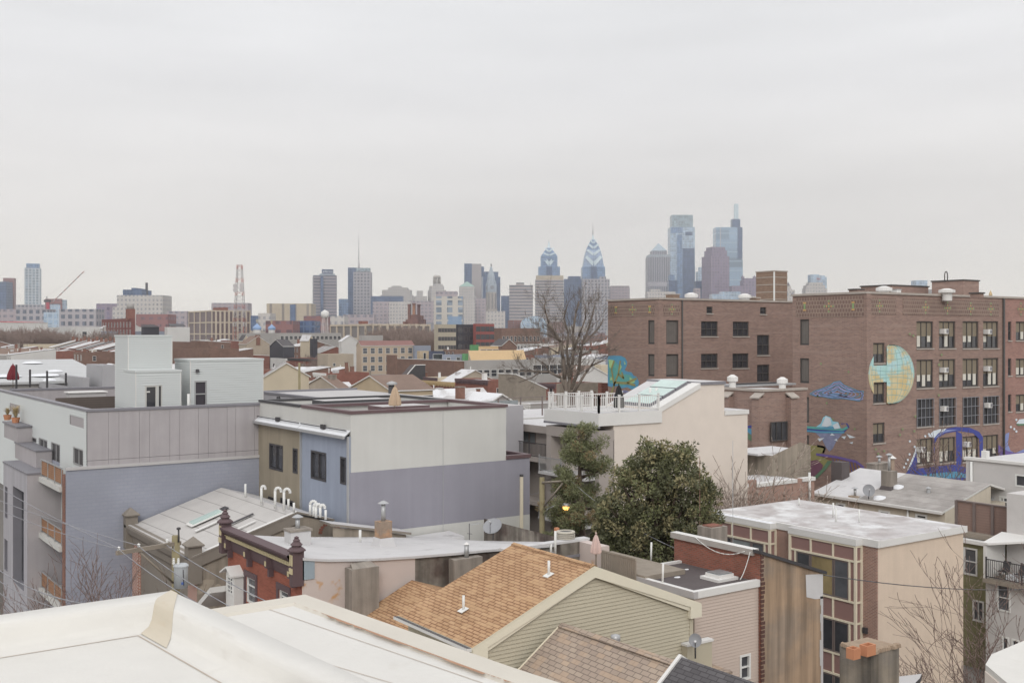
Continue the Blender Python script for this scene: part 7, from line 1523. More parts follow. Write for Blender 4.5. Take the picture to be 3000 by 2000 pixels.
def gen(label,C,L,R,D=None,z=None,wall='red',roof='white',kind='flat',dy=None,dx=None,name='building',**k):
 """C = photo point of the near top corner; L and R = photo columns where its west and south walls end"""
 if D is None:D=(H-z)*F/(C[1]-HY)
 z=zz(C[1],D);x0,y0=W(C[0],D);x1=hitY(R,y0)if R and R>C[0]+2 else x0+(dx or 9);y1=hitX(L,x0)if L is not None and L<C[0]-2 else y0+(dy or 9)
 reserve(x0,x1,y0,y1);ll,rr_=min(C[0],L if L is not None else C[0]),max(C[0],R or C[0]);sil(ll,rr_,C[1]-3,C[1]-3,D);KEEP.append((D,ll,rr_,C[1]+k.pop('keep',min(30,3.2/D*F))))
 return bldg(name,label,x0,x1,y0,y1,z,wall,roof,kind,**k)
cm=m_rbrick2;cg=m_conc2
# just behind the near houses
T=Thing('metal_roofed_building','wide pale standing-seam roofed building filling the left edge','building',None,(20,100,0));xa,xb5=hitY(-120,100),hitY(330,100);ze_,zr_=zz(1112,dep(xb5,100)),zz(1050,dep(hitY(325,116),116))
b=MB();b.box(xa,xb5,100,116,0,ze_,w_cols['grey']);b.face([(xb5,100,ze_),(xb5,116,ze_),(xb5,116,zr_)],w_cols['grey']);T.part('walls',b);b=MB();b.slab([(xa,99.7,ze_),(xb5+.2,99.7,ze_),(xb5+.2,116,zr_),(xa,116,zr_)],.2,mat('pale_standing_seam','#b5b6b6',.5,.05,.3,seam=(0,2.4,.09,'#94928f'),bump=0));T.part('roof',b)
for px,py,r in((95,1062,1.0),(160,1088,.8),(130,1098,1.5),(10,1098,1.6),(145,1120,.6)):
 t=(1112-py)/62;y=100+16*max(0.02,min(.95,t));x=hitY(px,y);z=ze_+(zr_-ze_)*(y-100)/16;b=MB();b.lathe(x,y,[(r,z),(r*.7,z+.15),(0,z+.22)],m_snow,9,True);single('snow_patch',b,'snow patch on the pale seamed roof at photo left, %s'%{95:'near its ridge',160:'by the tall posts',130:'long one by the posts',10:'at the left edge',145:'smallest by the low parapet'}[px],'snow',None,(x,y,z))
reserve(xa,xb5,100,116);sil(0,330,1050,1050,108)
gen('plain grey stucco block beside the corrugated lift tower',(300,1070),253,345,D=90,wall=mat('plain_grey_stucco','#a4a3a6',.9,.05,.5),roof='white',cat='building');gen('low grey stucco block with pale parapet left of the plain grey block',(243,1106),150,262,D=90,wall=mat('plain_grey_stucco','#a4a3a6'),roof='white',cat='building')
gen('roof terrace block with brown edged floor below the red umbrella',(208,1134),-90,215,D=84,wall=mat('plain_grey_stucco','#a4a3a6'),roof=m_bitum,cat='building',par=.5)
umbrella(38,1066,1122,88,m_umbr,'closed dark red umbrella on the left roof terrace',.42)
for k,(px,pt,pb)in enumerate(((48,1068,1118),(88,1082,1112),(138,1086,1118),(193,1092,1125))):x,y=W(px,87);b=MB();b.box(x-.07,x+.07,y-.07,y+.07,zz(pb,87)-.6,zz(pt,87),m_dark);single('terrace_post',b,('tallest dark post, right beside the closed red umbrella','second dark post right of the red umbrella','third dark post right of the red umbrella','rightmost dark post of the left roof terrace')[k],'post',None,(x,y,zz(pb,87)-.6))
gen('tan gabled house with brown shingle roof behind the tan umbrella',(1147,1143),1028,1268,z=11.5,wall='tan',roof='brown',kind='gx',rh=2.0,wS=(4,1,1.0,1.8,1.1),name='house');gen('brown roofed low house left of the tan gabled house',(1010,1150),880,1040,z=10.5,wall='beige',roof='brown',kind='gx',rh=2.4,name='house',chim=((.6,.4,3,1.2,cg),))
gen('red brick row with yellow cornice and white lintel windows',(1332,1120),1190,1336,D=228,wall='red',roof='grey',cornice=mat('yellow_cornice','#b59a68',.7,.06),wW=(4,2,1.6,1.1,2.0),name='row_house_block',cat='house');gen('red brick house with dark bracketed cornice right of the yellow cornice',(1430,1114),1336,1492,D=222,wall='red',roof='white',cornice=m_corn,wW=(2,2,1.7,1.1,2.1),wS=(1,2,1.7,1.0,1.8),name='house',chim=((.3,.3,1.8,.9,m_white),))
gen('pale roofed shed with weathered plank side left of the deck railing',(1512,1140),1460,1600,D=185,wall=m_weather,roof='silver',kind='sE',rh=2.6,name='shed',cat='shed');gen('long weathered plank wall building by the tree mural',(1640,1124),1630,1765,D=150,wall=m_weather,roof='white',name='building',cat='building');gen('brick end building against the tree mural wall',(1762,1122),1752,1783,D=142,wall='red',roof='white',wS=(1,2,1.5),name='building',cat='building');gen('low red-brown shed with white roof in front of the plank wall',(1668,1150),1650,1745,D=135,wall='brown',roof='snowy',name='shed',cat='shed')
gen('long brown brick building with white roofline and stepped end',(1330,1062),1158,1442,D=300,wall='brown',roof='white',kind='sE',rh=.6,name='building',cat='building');gen('tall brick chimney-like block at the end of the white lined brick building',(1158,1040),1132,1164,D=305,wall='brown',roof='brown',dx=4,name='building',cat='building')
x0,y0=W(1202,262);T=Thing('stair_bulkhead','dark wedge shaped stair bulkhead on the roof before the brown brick wall','rooftop structure',None,(x0,y0,8));z0,z1=zz(1110,262),zz(1069,262);b=MB();x1=x0+4.2;b.face([(x0-2,y0,z0),(x1,y0,z0),(x1,y0,z1),(x0+1.4,y0,z1)],m_dark);b.face([(x0-2,y0,z0),(x0+1.4,y0,z1),(x0+1.4,y0+2.5,z1),(x0-2,y0+2.5,z0)],m_bitum);b.box(x0-2,x1,y0+.001,y0+2.5,8,z0,m_dark);b.face([(x0+1.4,y0,z1),(x1,y0,z1),(x1,y0+2.5,z1),(x0+1.4,y0+2.5,z1)],m_dark);T.part('body',b);b=MB();b.slab([(x0-2.1,y0-.15,z0),(x0+1.4,y0-.15,z1+.1),(x1,y0-.15,z1+.1),(x1,y0+.1,z1+.1),(x0+1.4,y0+.1,z1+.1),(x0-2.1,y0+.1,z0)],.2,m_white);T.part('edge_trim',b)
gen('beige balconied apartment row with reddish roof',(1058,1012),1044,1212,D=380,wall=mat('beige_apartments','#b5a18a',.9,.06,.3),roof='rust',kind='gx',rh=1.6,wS=(7,3,.9,1.6,1.9),name='apartment_building',cat='building',gm=g_mid)
gen('blue-grey flat block right of the beige apartments',(1215,1012),1210,1262,D=390,wall='blue-grey',roof='white',name='building',cat='building');gen('navy box house with big white window',(1262,1028),1256,1302,D=330,wall='navy',roof='white',wS=(1,1,1.0,3.2,2.8),name='house');gen('tan box extension left of the navy house',(1230,1028),1222,1258,D=335,wall='tan',roof='white',name='house',wS=(1,1,.6,.8,4));gen('pale blue-grey low house right of the navy house',(1300,1038),1296,1356,D=320,wall='blue-grey',roof='white',name='house',wS=(2,1,1,1.2,1.2))
mgn=mat('green_sheathing','#4f8a55',.7,.08,.5);gen('bright green sheathed house under construction',(1362,1036),1354,1410,D=320,wall=mgn,roof='white',name='house',wS=(2,1,2.2,1.6,1.2));gen('bright green stair tower on the sheathed house',(1382,1010),1376,1404,D=326,wall=mgn,roof='dark',dy=5,name='house')
T=gen('house with raw yellow plywood roof beside the green one',(1378,1055),1372,1540,D=300,wall='tan',roof=mat('raw_plywood','#cfae7c',.8,.05,.3),kind='sS',rh=2.6,name='house',dy=9);gen('raw plywood dormer box above the yellow roof',(1408,1014),1402,1460,D=314,wall=mat('raw_plywood_wall','#c9a877',.8,.06,.3),roof='white',wS=(3,1,1.0,2.2,2.0),dy=5,name='dormer',cat='dormer')
gen('long grey stucco row behind the tall bare tree',(1372,1056),1360,1560,D=265,wall='grey',roof='snowy',name='building',cat='building',wS=(9,1,2.4,1.6,1.6));gen('grey-green low block right of the long grey row',(1562,1050),1556,1700,D=262,wall='grey',roof='white',name='building',cat='building',wS=(6,1,1.6,2.4,2.2))
gen('small red house with white cornice and blue trimmed end',(940,1052),838,985,D=375,wall='red',roof='snowy',wW=(3,1,3.0,1.2,2.4),name='house',cornice=m_dark);gen('white painted house left of the small red house',(836,1050),792,842,D=384,wall='white',roof='white',wW=(2,2,2,1.4,2.2),name='house');gen('bare grey party wall house behind the red house',(960,1037),930,1036,D=345,wall='beige',roof='snowy',name='house',wS=(2,1,3,.8,.8))
gen('grey-brown gabled house with chimney on the horizon',(722,1008),700,790,D=430,wall='beige',roof='brown',kind='gy',rh=3.2,name='house',chim=((.5,.05,4,1.6,cm),));gen('cream dormered house left of the grey-brown gable',(712,998),700,730,D=450,wall='cream',roof='dark',kind='gy',rh=2.4,name='house',wS=(1,1,1));
gen('dark brown brick block right of the lift tower',(612,1002),503,615,D=330,wall='brown',roof='snowy',name='building',cat='building');gen('lower dark brick wall in front of the brown block',(614,1022),498,700,D=300,wall='brown',roof='brown',name='building',cat='building');gen('white flat addition below the dark brick wall',(690,1052),640,730,D=250,wall='cream',roof='snowy',name='building',cat='building',wS=(4,1,2,.6,.9))
gen('pale low house with domed gable right of the roof cabin',(770,1105),765,905,D=170,wall='cream',roof='grey',kind='gy',rh=2.2,dy=8,name='house');gen('red brick wall strip right of the roof cabin',(768,1083),760,826,D=240,wall='red',roof='white',name='house')
# cream framed factory and neighbours on the horizon
mf=mat('cream_factory_frame','#c0b19c',.8,.06,.2)
def framed(lab,C,L,R,D,bays,rows,zb=0,inner='#77716f',fm=mf,name='factory'):
 z=zz(C[1],D);x0,y0=W(C[0],D);x1=hitY(R,y0);y1=hitX(L,x0);reserve(x0,x1,y0,y1);sil(L,R,C[1],C[1],D)
 T=Thing(name,lab,'factory',None,(x0,y0,0));b=MB();b.box(x0+.5,x1,y0+.5,y1,0,z-.3,mat('factory_glazing_'+inner,inner,.4,.12,.15,seam=(1.5,0,.2,'#8f8a86')),r_cols['grey']);T.part('walls',b)
 for ax,(a,e_),n in(('W',(y0,y1),bays[0]),('S',(x0,x1),bays[1])):
  f=MB()
  for k in range(n+1):
   u=a+(e_-a)*k/n;w_=.7
   if ax=='W':f.box(x0,x0+.49,max(a,u-w_),min(e_,u+w_),0,z,fm)
   else:f.box(max(a+.5,u-w_),min(e_,u+w_),y0,y0+.49,0,z,fm)
  for k in range(rows+1):
   zc=z-.6-(z-4)*k/rows;
   if ax=='W':f.box(x0+.05,x0+.48,a+.1,e_-.1,zc-.5,zc+.5,fm)
   else:f.box(a+.6,e_-.1,y0+.05,y0+.48,zc-.5,zc+.5,fm)
  T.part('concrete_frame',f)
 return T
framed('cream framed factory with tall windows at middle distance',(1092,948),966,1262,560,(6,8),3);framed('cream framed brick factory behind the lattice tower',(620,908),552,734,800,(4,9),4,inner='#6b5a5c')
gen('dark red penthouse on the cream framed factory',(650,900),624,668,D=830,wall='red',roof='brown',name='building',cat='building');gen('small brown brick penthouse over the cream framed factory',(1060,940),1050,1078,D=600,wall='red',roof='brown',name='building',cat='building')
gen('beige four storey block with small windows',(1284,950),1272,1336,D=430,wall=mat('beige_block','#a99f8b',.9,.05,.2),roof='white',wS=(6,3,1.6,1.4,1.4,3.4),name='apartment_building',cat='building',gm=g_dark,fm=m_alum);gen('black clad apartment block joined to the red one',(1340,950),1335,1388,D=440,wall='black',roof='dark',wS=(3,3,1.4,1.6,1.6,3.4),name='apartment_building',cat='building',fm=m_alum);gen('bright brick red apartment block with square windows',(1394,948),1386,1448,D=440,wall=mat('bright_brick_red','#8f4943',.8,.05,.2),roof='white',wS=(4,4,1.2,1.9,1.9,3.2),name='apartment_building',cat='building',fm=m_dark)
gen('long plain brick warehouse right of the red apartments',(1470,961),1446,1582,D=520,wall='brown',roof='white',name='warehouse',cat='warehouse',wS=(10,1,4,1.2,2.4));gen('red brick loft building below the roof water tank',(386,932),298,396,D=560,wall=brick('deep_red_brick','#7d4540','#6f3e3a','#7d5850',.6,.25,.02,0,.1),roof='snowy',name='loft_building',cat='building',wW=(10,2,2.0,1.6,2.6,4))
x,y=W(382,566);zt=zz(932,566);T=Thing('water_tank','cylindrical water tank on legs above the red brick loft','water tank',None,(x,y,zt));b=MB();z0,z1=zz(905,566),zz(890,566);b.lathe(x,y,[(0,z0),(1.9,z0),(1.9,z1),(0,z1+.8)],w_cols['grey'],14,True);T.part('tank',b);b=MB();b.box(x-1.9,x+1.9,y-1.9,y+1.9,zt-1,z0-.01,w_cols['red']);T.part('tank_house',b)
gen('long white commercial building at the left horizon',(212,957),138,420,D=660,wall='white',roof='white',name='building',cat='building',wS=(3,1,3,2.5,4));gen('white gabled house end above the grey roofs, left',(300,962),292,340,D=600,wall='white',roof='white',kind='gy',rh=2.6,name='house');gen('white gabled house end above the grey roofs, right',(360,960),352,412,D=600,wall='white',roof='white',kind='gy',rh=2.8,name='house');gen('long blue-grey flat roofed block behind the lift tower',(302,970),296,482,D=580,wall='blue-grey',roof='dark',name='building',cat='building',dy=20);gen('dark mansard roofed house right of the blue-grey block',(420,958),414,466,D=330,wall='black',roof='dark',kind='hip',rh=.8,name='house');gen('white box house with solar canopy',(490,958),482,556,D=560,wall='white',roof='white',name='house',cat='building')
T=Thing('solar_canopy','dark solar panel canopy on the white box house','solar panel',None,(*W(500,570),20));x,y=W(500,570);b=MB();z=zz(955,570);b.slab([(x,y,z),(x+8,y,z),(x+8,y+4,z+1.3),(x,y+4,z+1.3)],.2,m_dark);T.part('panels',b);b=MB();b.box(x+.5,x+.8,y+3,y+3.3,z-3,z+.6,m_white);T.part('post',b)
gen('white and red striped market hall at the left edge',(20,944),-60,140,D=620,wall='white',roof=mat('signal_red_roof','#b03c42',.7,.05,.2),kind='sS',rh=1.5,name='market_hall',cat='building');gen('long snowy roofed grey school block at the horizon',(820,975),700,1000,D=470,wall='grey',roof='snowy',name='building',cat='building',wS=(14,1,1.4,1.4,1.4));gen('charcoal gabled pair of houses',(830,1014),790,862,D=400,wall='black',roof='dark',kind='gx',rh=2.4,name='house');gen('cream gabled house beside the charcoal stair box',(905,998),880,918,D=420,wall='cream',roof='white',kind='gy',rh=2.2,name='house');gen('charcoal stair box right of the cream gable',(918,992),908,930,D=415,wall='black',roof='dark',dy=6,name='rooftop_structure',cat='rooftop structure')
gen('pair of pale gabled rooftops left of the grey box',(1000,1000),992,1050,D=430,wall='white',roof='white',kind='gy',rh=2.4,name='house');gen('flat grey box house above the reddish roofed apartments',(1062,982),1052,1122,D=440,wall='grey',roof='white',name='building',cat='building');gen('dark brown gabled shed roof right of the plywood dormer',(1470,1012),1440,1512,D=345,wall='brown',roof='dark',kind='gy',rh=2.0,name='house')
for(px,D,r,lab)in((753,520,2.0,'left of two small blue church domes with gold cross'),(796,540,1.8,'right of two small blue church domes with gold cross')):
 x,y=W(px,D);z=zz(966,D);T=Thing('church_dome',lab,'church dome',None,(x,y,0));b=MB();b.lathe(x,y,[(0,0),(r*.9,0),(r*.9,z)],w_cols['white'],12);T.part('drum',b);b=MB();b.lathe(x,y,[(r*.92,z),(r*1.08,z+r*.35),(r*.95,z+r*.75),(r*.5,z+r*1.1),(.2,z+r*1.5),(0,z+r*1.7)],mat('sky_blue_dome','#7f9cc4',.5,.05,bump=0),16,True);T.part('dome',b);b=MB();b.box(x-.12,x+.12,y-.12,y+.12,z+r*1.5,z+r*1.5+2.2,m_corny);b.box(x-.7,x+.7,y-.1,y+.1,z+r*1.5+1.3,z+r*1.5+1.55,m_corny);T.part('cross',b);sil(px-12,px+12,950,950,D)
x,y=W(952,700);T=Thing('water_tower','small white water tower with conical cap','water tower',None,(x,y,0));z0,z1=zz(928,700),zz(914,700);b=MB();b.lathe(x,y,[(0,z0-1),(2.6,z0),(2.6,z1),(0,z1+1.6)],m_white,14,True);T.part('tank',b)
for k in range(4):a=pi/4+k*pi/2;b=MB();b.cyl((x+2.6*cos(a),y+2.6*sin(a),0),(x+1.8*cos(a),y+1.8*sin(a),z0),.25,.2,m_white,5);T.part('leg',b)
x0,y0=W(335,400)
for i in range(15):
 ya=y0+7*i;wl_=('red','red','brown','red','cream')[i%5];bldg('row_house','%s walled house, steep %s roof, %s in the left rank before the thicket'%(wl_,('snowy','dark','white','grey')[i%4],ORD(i+1)),x0-(i%3)*.5,x0+11,ya,ya+6.95,13.6+(i%3)*.4,wl_,('snowy','dark','white','grey')[i%4],'sW',3.4,wW=(3,2,1.0,1.2,2.0),chim=((.85,.9,5.2,1.0,cm),),group='row houses of the middle distance')
reserve(x0,x0+11,y0,y0+105)
# ---------------- filler row houses on the street grid ----------------
rnd=random.Random(41);SKYB={}
def buf(px,D):
 best=1e9
 for d,l,r,a,c in SIL:
  if d<D and l<=px<=r:t=a+(c-a)*((px-l)/max(1,r-l));best=min(best,t)
 return best
PV=MB().cyl((0,0,0),(0,0,1.3),.1,.1,m_pvc,6).data('vent_pipe');HT=MB().box(-.5,.5,-.6,.6,0,.85,m_roofl,m_galv).data('roof_hatch')
cand=[]
gx_=36
while gx_<620:
 gy_=62
 bl=0
 while gy_<680:
  far_=dep(gx_,gy_)>330;wd_=rnd.uniform(7.5,12)if far_ else rnd.uniform(5.2,7);gap=(gy_//62)!=((gy_+wd_)//62)
  D=dep(gx_,gy_)
  if 116<D<640:
   px,_=proj(gx_+5,gy_+wd_/2,9)
   if-40<px<3040:cand.append((D,gx_+rnd.uniform(-.4,.4),gy_,wd_,px))
  gy_+=wd_+(9 if gap else 0)
 gx_+=rnd.choice((17,18,25,29))
cand.sort();houses=[]
for D,x,y,wd_,px in cand:
 dx_=rnd.uniform(10,13);h=rnd.choice((7.2,8.2,8.8,9.2,9.6,10.2,10.8,11.5))+(3.2 if D>330 else 0)+(1.6 if D>450 else 0)+rnd.uniform(-.3,.3)
 if D>330:dx_+=3
 if not free(x,x+dx_,y,y+wd_):continue
 if rnd.random()<(.06 if D<300 else.2):continue
 a=proj(x,y,h);c=proj(x,y+wd_,h);e_=proj(x+dx_,y,h);l,r=min(c[0],a[0]),max(e_[0],a[0]);top=min(a[1],c[1],e_[1])
 cols_=[l+(r-l)*k/4 for k in range(5)]
 if sum(1 for q in cols_ if 0<q<3000 and buf(q,D)-top>3)<2:continue
 if any(D<kd_[0]and l<kd_[2]and r>kd_[1]and top<kd_[3]for kd_ in KEEP):continue
 houses.append((D,x,x+dx_,y,y+wd_-.02,h,l,r,top))
nr=[q for q in houses if q[0]<330][:285];fr_=[q for q in houses if q[0]>=330][:290];print('HOUSES',len(nr),len(fr_));houses=nr+fr_
bands={}
for hh in sorted(houses,key=lambda q:q[6]):
 k=int((hh[0]-116)//55);bands.setdefault(k,[]).append(hh)
names_=['nearest','second','third','fourth','fifth','sixth','seventh','eighth','ninth','tenth']
for k,L in bands.items():
 for i,(D,x0,x1,y0,y1,h,l,r,top)in enumerate(L):
  wall=rnd.choice(('red','red','brown','cream','white','grey','beige','blue-grey','red'));roof=rnd.choice(('white','snowy','snowy','white','grey','brown','snowy','white','dark'));kd=rnd.choice(('flat','flat','flat','sE','sW','sW','gy','gx'));rh={'flat':0,'sE':rnd.uniform(.5,1.2),'sW':rnd.uniform(1.5,3),'gy':rnd.uniform(2,2.8),'gx':rnd.uniform(1.6,2.2)}[kd]
  nm_='town_house' if D>=330 else 'row_house'
  if kd=='sW':h-=.8
  if kd in('gy','gx'):h-=1.2
  rt={'flat':'flat','sE':'low sloping','sW':'pitched','gy':'gabled','gx':'gabled'}[kd]
  lab='%s walled %s, %s %s roof, %s from left in %s rooftop rank'%(wall,nm_.replace('_',' '),roof,rt,ORD(i+1),names_[min(9,k)])
  ch=[]
  if rnd.random()<.7:ch.append((rnd.uniform(.2,.8),rnd.choice((.08,.92)),rnd.choice((1.4,1.8,2.6))+(rh if kd!='flat' else 0)*.7,rnd.choice((.6,.9)),rnd.choice((cm,cg,cm))))
  if rnd.random()<.35:ch.append((rnd.uniform(.1,.9),.9,1.4+rh*.5,.5,rnd.choice((cm,cg,m_white))))
  nw=2 if y1-y0<6.5 else 3
  TB=bldg(nm_,lab,x0,x1,y0,y1,h,wall,roof,kd,rh,wW=(nw,2,.9),wS=(2,1,1.2,.9,1.4)if rnd.random()<.3 else None,chim=ch,cornice=(m_white if rnd.random()<.5 else m_corn)if kd=='flat' and D<260 else None,group='town houses further off' if nm_=='town_house' else 'row houses of the middle distance');SIL.append((D,l+2,r-2,top,top))
  for q_ in range(rnd.choice((0,1,2,2))if D<420 else 0):
   fx_,fy_=rnd.uniform(.15,.9),rnd.uniform(.15,.85);hz_=h+(rh*{'sE':1-fx_,'sW':fx_,'gy':1-abs(2*fx_-1),'gx':1-abs(2*fy_-1)}.get(kd,0))-.3
   TB.share('vent_pipe' if q_ else 'roof_hatch',PV if q_ else HT,(x0+(x1-x0)*fx_,y0+(y1-y0)*fy_,hz_))
# ---------------- larger blocks further out ----------------
k_=0;ml=[]
for j,(D0,D1,n,h0,h1)in enumerate(((600,900,62,9,17),(900,1500,60,12,24),(1500,2600,56,18,42))):
 for i in range(n):
  px=-20+1900*(i+rnd.uniform(0,1))/n*(1.0 if j<2 else 1.25);D=rnd.uniform(D0,D1);wd_=rnd.uniform(12,30)*(1+.4*j);dp_=rnd.uniform(10,22);h=rnd.uniform(h0,h1)
  x,y=W(px,D)
  if not free(x,x+wd_,y,y+dp_):continue
  reserve(x,x+wd_,y,y+dp_);ml.append((px,x,y,wd_,dp_,h,j,D))
ml.sort()
cnt=[0,0,0]
mfar=[facade('far_block_'+n_,a,g_,3.4,3.3,.5,.45)for n_,a,g_ in(('brick','#84665c','#5a5a62'),('stone','#ada398','#6a6c74'),('pale','#bdb9b4','#73767e'),('grey','#94929a','#62656f'),('red','#80544d','#5c5a5f'))]
for px,x,y,wd_,dp_,h,j,D in ml:
 cnt[j]+=1;q=rnd.randrange(5);nm=('brown brick','stone coloured','pale','grey','red brick')[q]
 bldg(('warehouse','city_block','mid_rise_building')[j],'%s %s, %s from left %s'%(nm,('low warehouse','city block','mid-rise')[j],ORD(cnt[j]),('beyond the row houses','in the middle distance','below the towers')[j]),x,x+wd_,y,y+dp_,h,mfar[q],rnd.choice(('white','snowy','grey')),'flat',cat='building',group=('warehouses beyond the row houses','city blocks in the haze','mid-rises below the towers')[j],chim=((.5,.5,3,4,mfar[q]),)if rnd.random()<.5 else())
# ---------------- skyline towers: tiers given by their photo columns and tops ----------------
f_dk=facade('tower_dark_glass','#566a88','#465a7c',3,4,.8,.8,.2);f_bl=facade('tower_blue_glass','#819bb8','#5f7da3',3.5,4.2,.8,.82,.2);f_lb=facade('tower_light_glass','#b0c0cd','#93abc2',4,4.5,.8,.8,.2)
f_gr=facade('tower_grid_stone','#a8a2a6','#5d6472',5,5,.58,.6);f_be=facade('tower_beige_bands','#b0a4a0','#626672',400,4.6,.95,.5);f_tan=facade('tower_tan_piers','#b5a68e','#8a7f76',12,400,.2,.9);f_wh=facade('tower_white_stone','#c0bab4','#8d8d92',3.6,4.2,.45,.5)
f_pu=facade('tower_purple_granite','#8d7f90','#6e6680',4.6,4.6,.55,.6);f_red=facade('tower_red_brick','#8b5f5d','#6a5058',5,4.4,.5,.4);f_pk=facade('tower_pinkish','#a79a9e','#7b7884',5,4.6,.6,.45);f_pin=facade('tower_pin_stripe','#a9a6ac','#5f6674',3.2,400,.55,.98);f_wb=facade('tower_white_blue','#c2bcb2','#7b8896',6,4,.5,.75,acc=('#7495b8',11,7,.88));f_wcon=facade('condo_white_frame','#bcc3c8','#6f8496',4.6,4,.62,.66);f_bnd2=facade('tower_mauve_bands','#9c9096','#565c6c',400,4.4,.97,.5)
m_metal=mat('tower_metal','#9aa3ab',.5,.05,.05,bump=0);m_antn=mat('tower_antenna_white','#b9b4b4',.6,.05,bump=0);m_stone=mat('city_hall_stone','#b3aca4',.9,.1,.12,bump=0);m_coph=mat('pale_copper_roof','#8fada2',.8,.05,.1,bump=0);m_ch2=mat('pale_painted_iron','#a6b2bd',.7,.06,.2,bump=0)
def tower(name,label,D,tiers,m,rot=0,cat='skyscraper',spire=None,dep_=None,local=None):
 """tiers: (left, right, top[, material]) from the bottom up"""
 L0,R0=tiers[0][0],tiers[0][1];x,y=W((L0+R0)/2,D);T=Thing(name,label,cat,None,(x,y,0),-YAW+rot,True)
 z0=0;c_,s_=abs(cos(rot)),abs(sin(rot))
 for t in tiers:
  l,r,top=t[:3];mm=t[3]if len(t)>3 else m;wp=(r-l)/F*D;w_=wp/(c_+s_)if dep_ is None else(wp-dep_*s_)/c_;d_=w_ if dep_ is None else dep_;off=((l+r)/2-(L0+R0)/2)/F*D;z1=zz(top,D)
  ox,oy=off*cos(rot),-off*sin(rot);b=MB();b.box(ox-w_/2,ox+w_/2,oy-d_/2,oy+d_/2,z0,z1,mm,m_metal,skip='' if z0==0 else 'B');T.part('storeys' if t is tiers[0]else 'upper_storeys',b);z0=z1;last=(ox,oy,w_,d_)
 T.top=z0;T.last=last
 if spire:
  kind,top,hw=spire;z1=zz(top,D);ox,oy,w_,d_=last;b=MB()
  if kind=='pyr':
   mm=hw;P=[(ox-w_/2,oy-d_/2),(ox+w_/2,oy-d_/2),(ox+w_/2,oy+d_/2),(ox-w_/2,oy+d_/2)]
   for k in range(4):b.face([(*P[k],z0),(*P[(k+1)%4],z0),(ox,oy,z1)],mm)
   T.part('pyramid_roof',b)
  else:b.cyl((ox,oy,z0),(ox,oy,z1),hw,hw*.3,m_antn,6);T.part('antenna',b)
 sil(tiers[0][0],tiers[0][1],900,900,D);return T
def lettering(T,s,px,py,D,sz,m,rot=0,dd=0):
 pass
def sign(T,D,Lc,l,r,t,bt,txt,back,fore,fwd):
 px0=Lc;x0=((l+r)/2-px0)/F*D;z0,z1=zz(bt,D),zz(t,D);w_=(r-l)/F*D;b=MB()
 if back:b.box(x0-w_/2,x0+w_/2,-fwd-1.5,-fwd,z0,z1,back);sb=T.part('sign_panel',b)
 else:sb=T.o
 me=textmesh(txt,1.0,fore,'lettering',.02);xs=[v.co.x for v in me.vertices];ys=[v.co.y for v in me.vertices];kx,ky=w_*.9/(max(xs)-min(xs)),(z1-z0)*.75/(max(ys)-min(ys));cx,cy=(max(xs)+min(xs))/2,(max(ys)+min(ys))/2
 for v in me.vertices:X,Y,Z=v.co;v.co=(x0+(X-cx)*kx,-fwd-1.8-Z*8,(z0+z1)/2+(Y-cy)*ky)
 o=link('lettering',me,sb);return o
blu=mat('sign_navy','#2f4468',.6,.03,bump=0);wht=mat('sign_white','#dfe3ea',.6,.03,bump=0);redm=mat('sign_red','#b5384a',.6,.03,bump=0)
tower('office_tower','red-brown tower with dark lower face cut by the left edge',2300,[(-30,28,826,f_dk)],f_red,dep_=30);tower('office_tower','red brick tower behind the dark one at the left edge',2360,[(10,46,815)],f_red,.25)
tower('condominium_tower','white framed blue glass condominium with glazed crown at far left',2300,[(69,124,786),(75,120,773,f_bl)],f_wcon,.35)
tower('office_block','low grey office block under the far left condominium',2100,[(56,145,893)],f_gr,0,'office block',dep_=30);T=tower('framed_building','dark red framed glass building beside the crane',1900,[(147,188,878,f_lb)],f_lb,0,'office block',dep_=25)
b=MB();w_=41/F*1900;zt=zz(876,1900);b.box(-w_/2-3,-w_/2,-14,-12.5,0,zt,f_red);b.box(w_/2-1,w_/2+2,-14,-12.5,0,zt,f_red);b.box(-w_/2,w_/2-1,-14,-12.5,zt-9,zt,f_red);T.part('red_frame',b)
D=1750;x,y=W(141,D);T=Thing('tower_crane','luffing crane with long red and white jib, far left','crane',None,(x,y,0),-YAW,True);s=D/F;b=MB();b.box(-2,2,-2,2,0,zz(885,D),redm);T.part('mast',b);b=MB();b.box(-6,4,-2.5,2.5,zz(885,D),zz(878,D),m_dark);T.part('cab',b)
jr=mat('crane_red','#b0746b',.6,.05,bump=0);b=MB();A=Vector((14*s,0,zz(884,D)));B_=Vector((105*s,0,zz(795,D)))
for k in range(14):b.cyl(A.lerp(B_,k/14),A.lerp(B_,(k+1)/14),1.0,.55,jr if k%2 else m_antn,4)
T.part('jib',b);b=MB();b.cyl((-3*s,0,zz(885,D)),(-4*s,0,zz(868,D)),.8,.6,m_dark,4);b.cyl((-4*s,0,zz(868,D)),tuple(B_),.15,.15,m_antn,3);T.part('pendant_line',b)
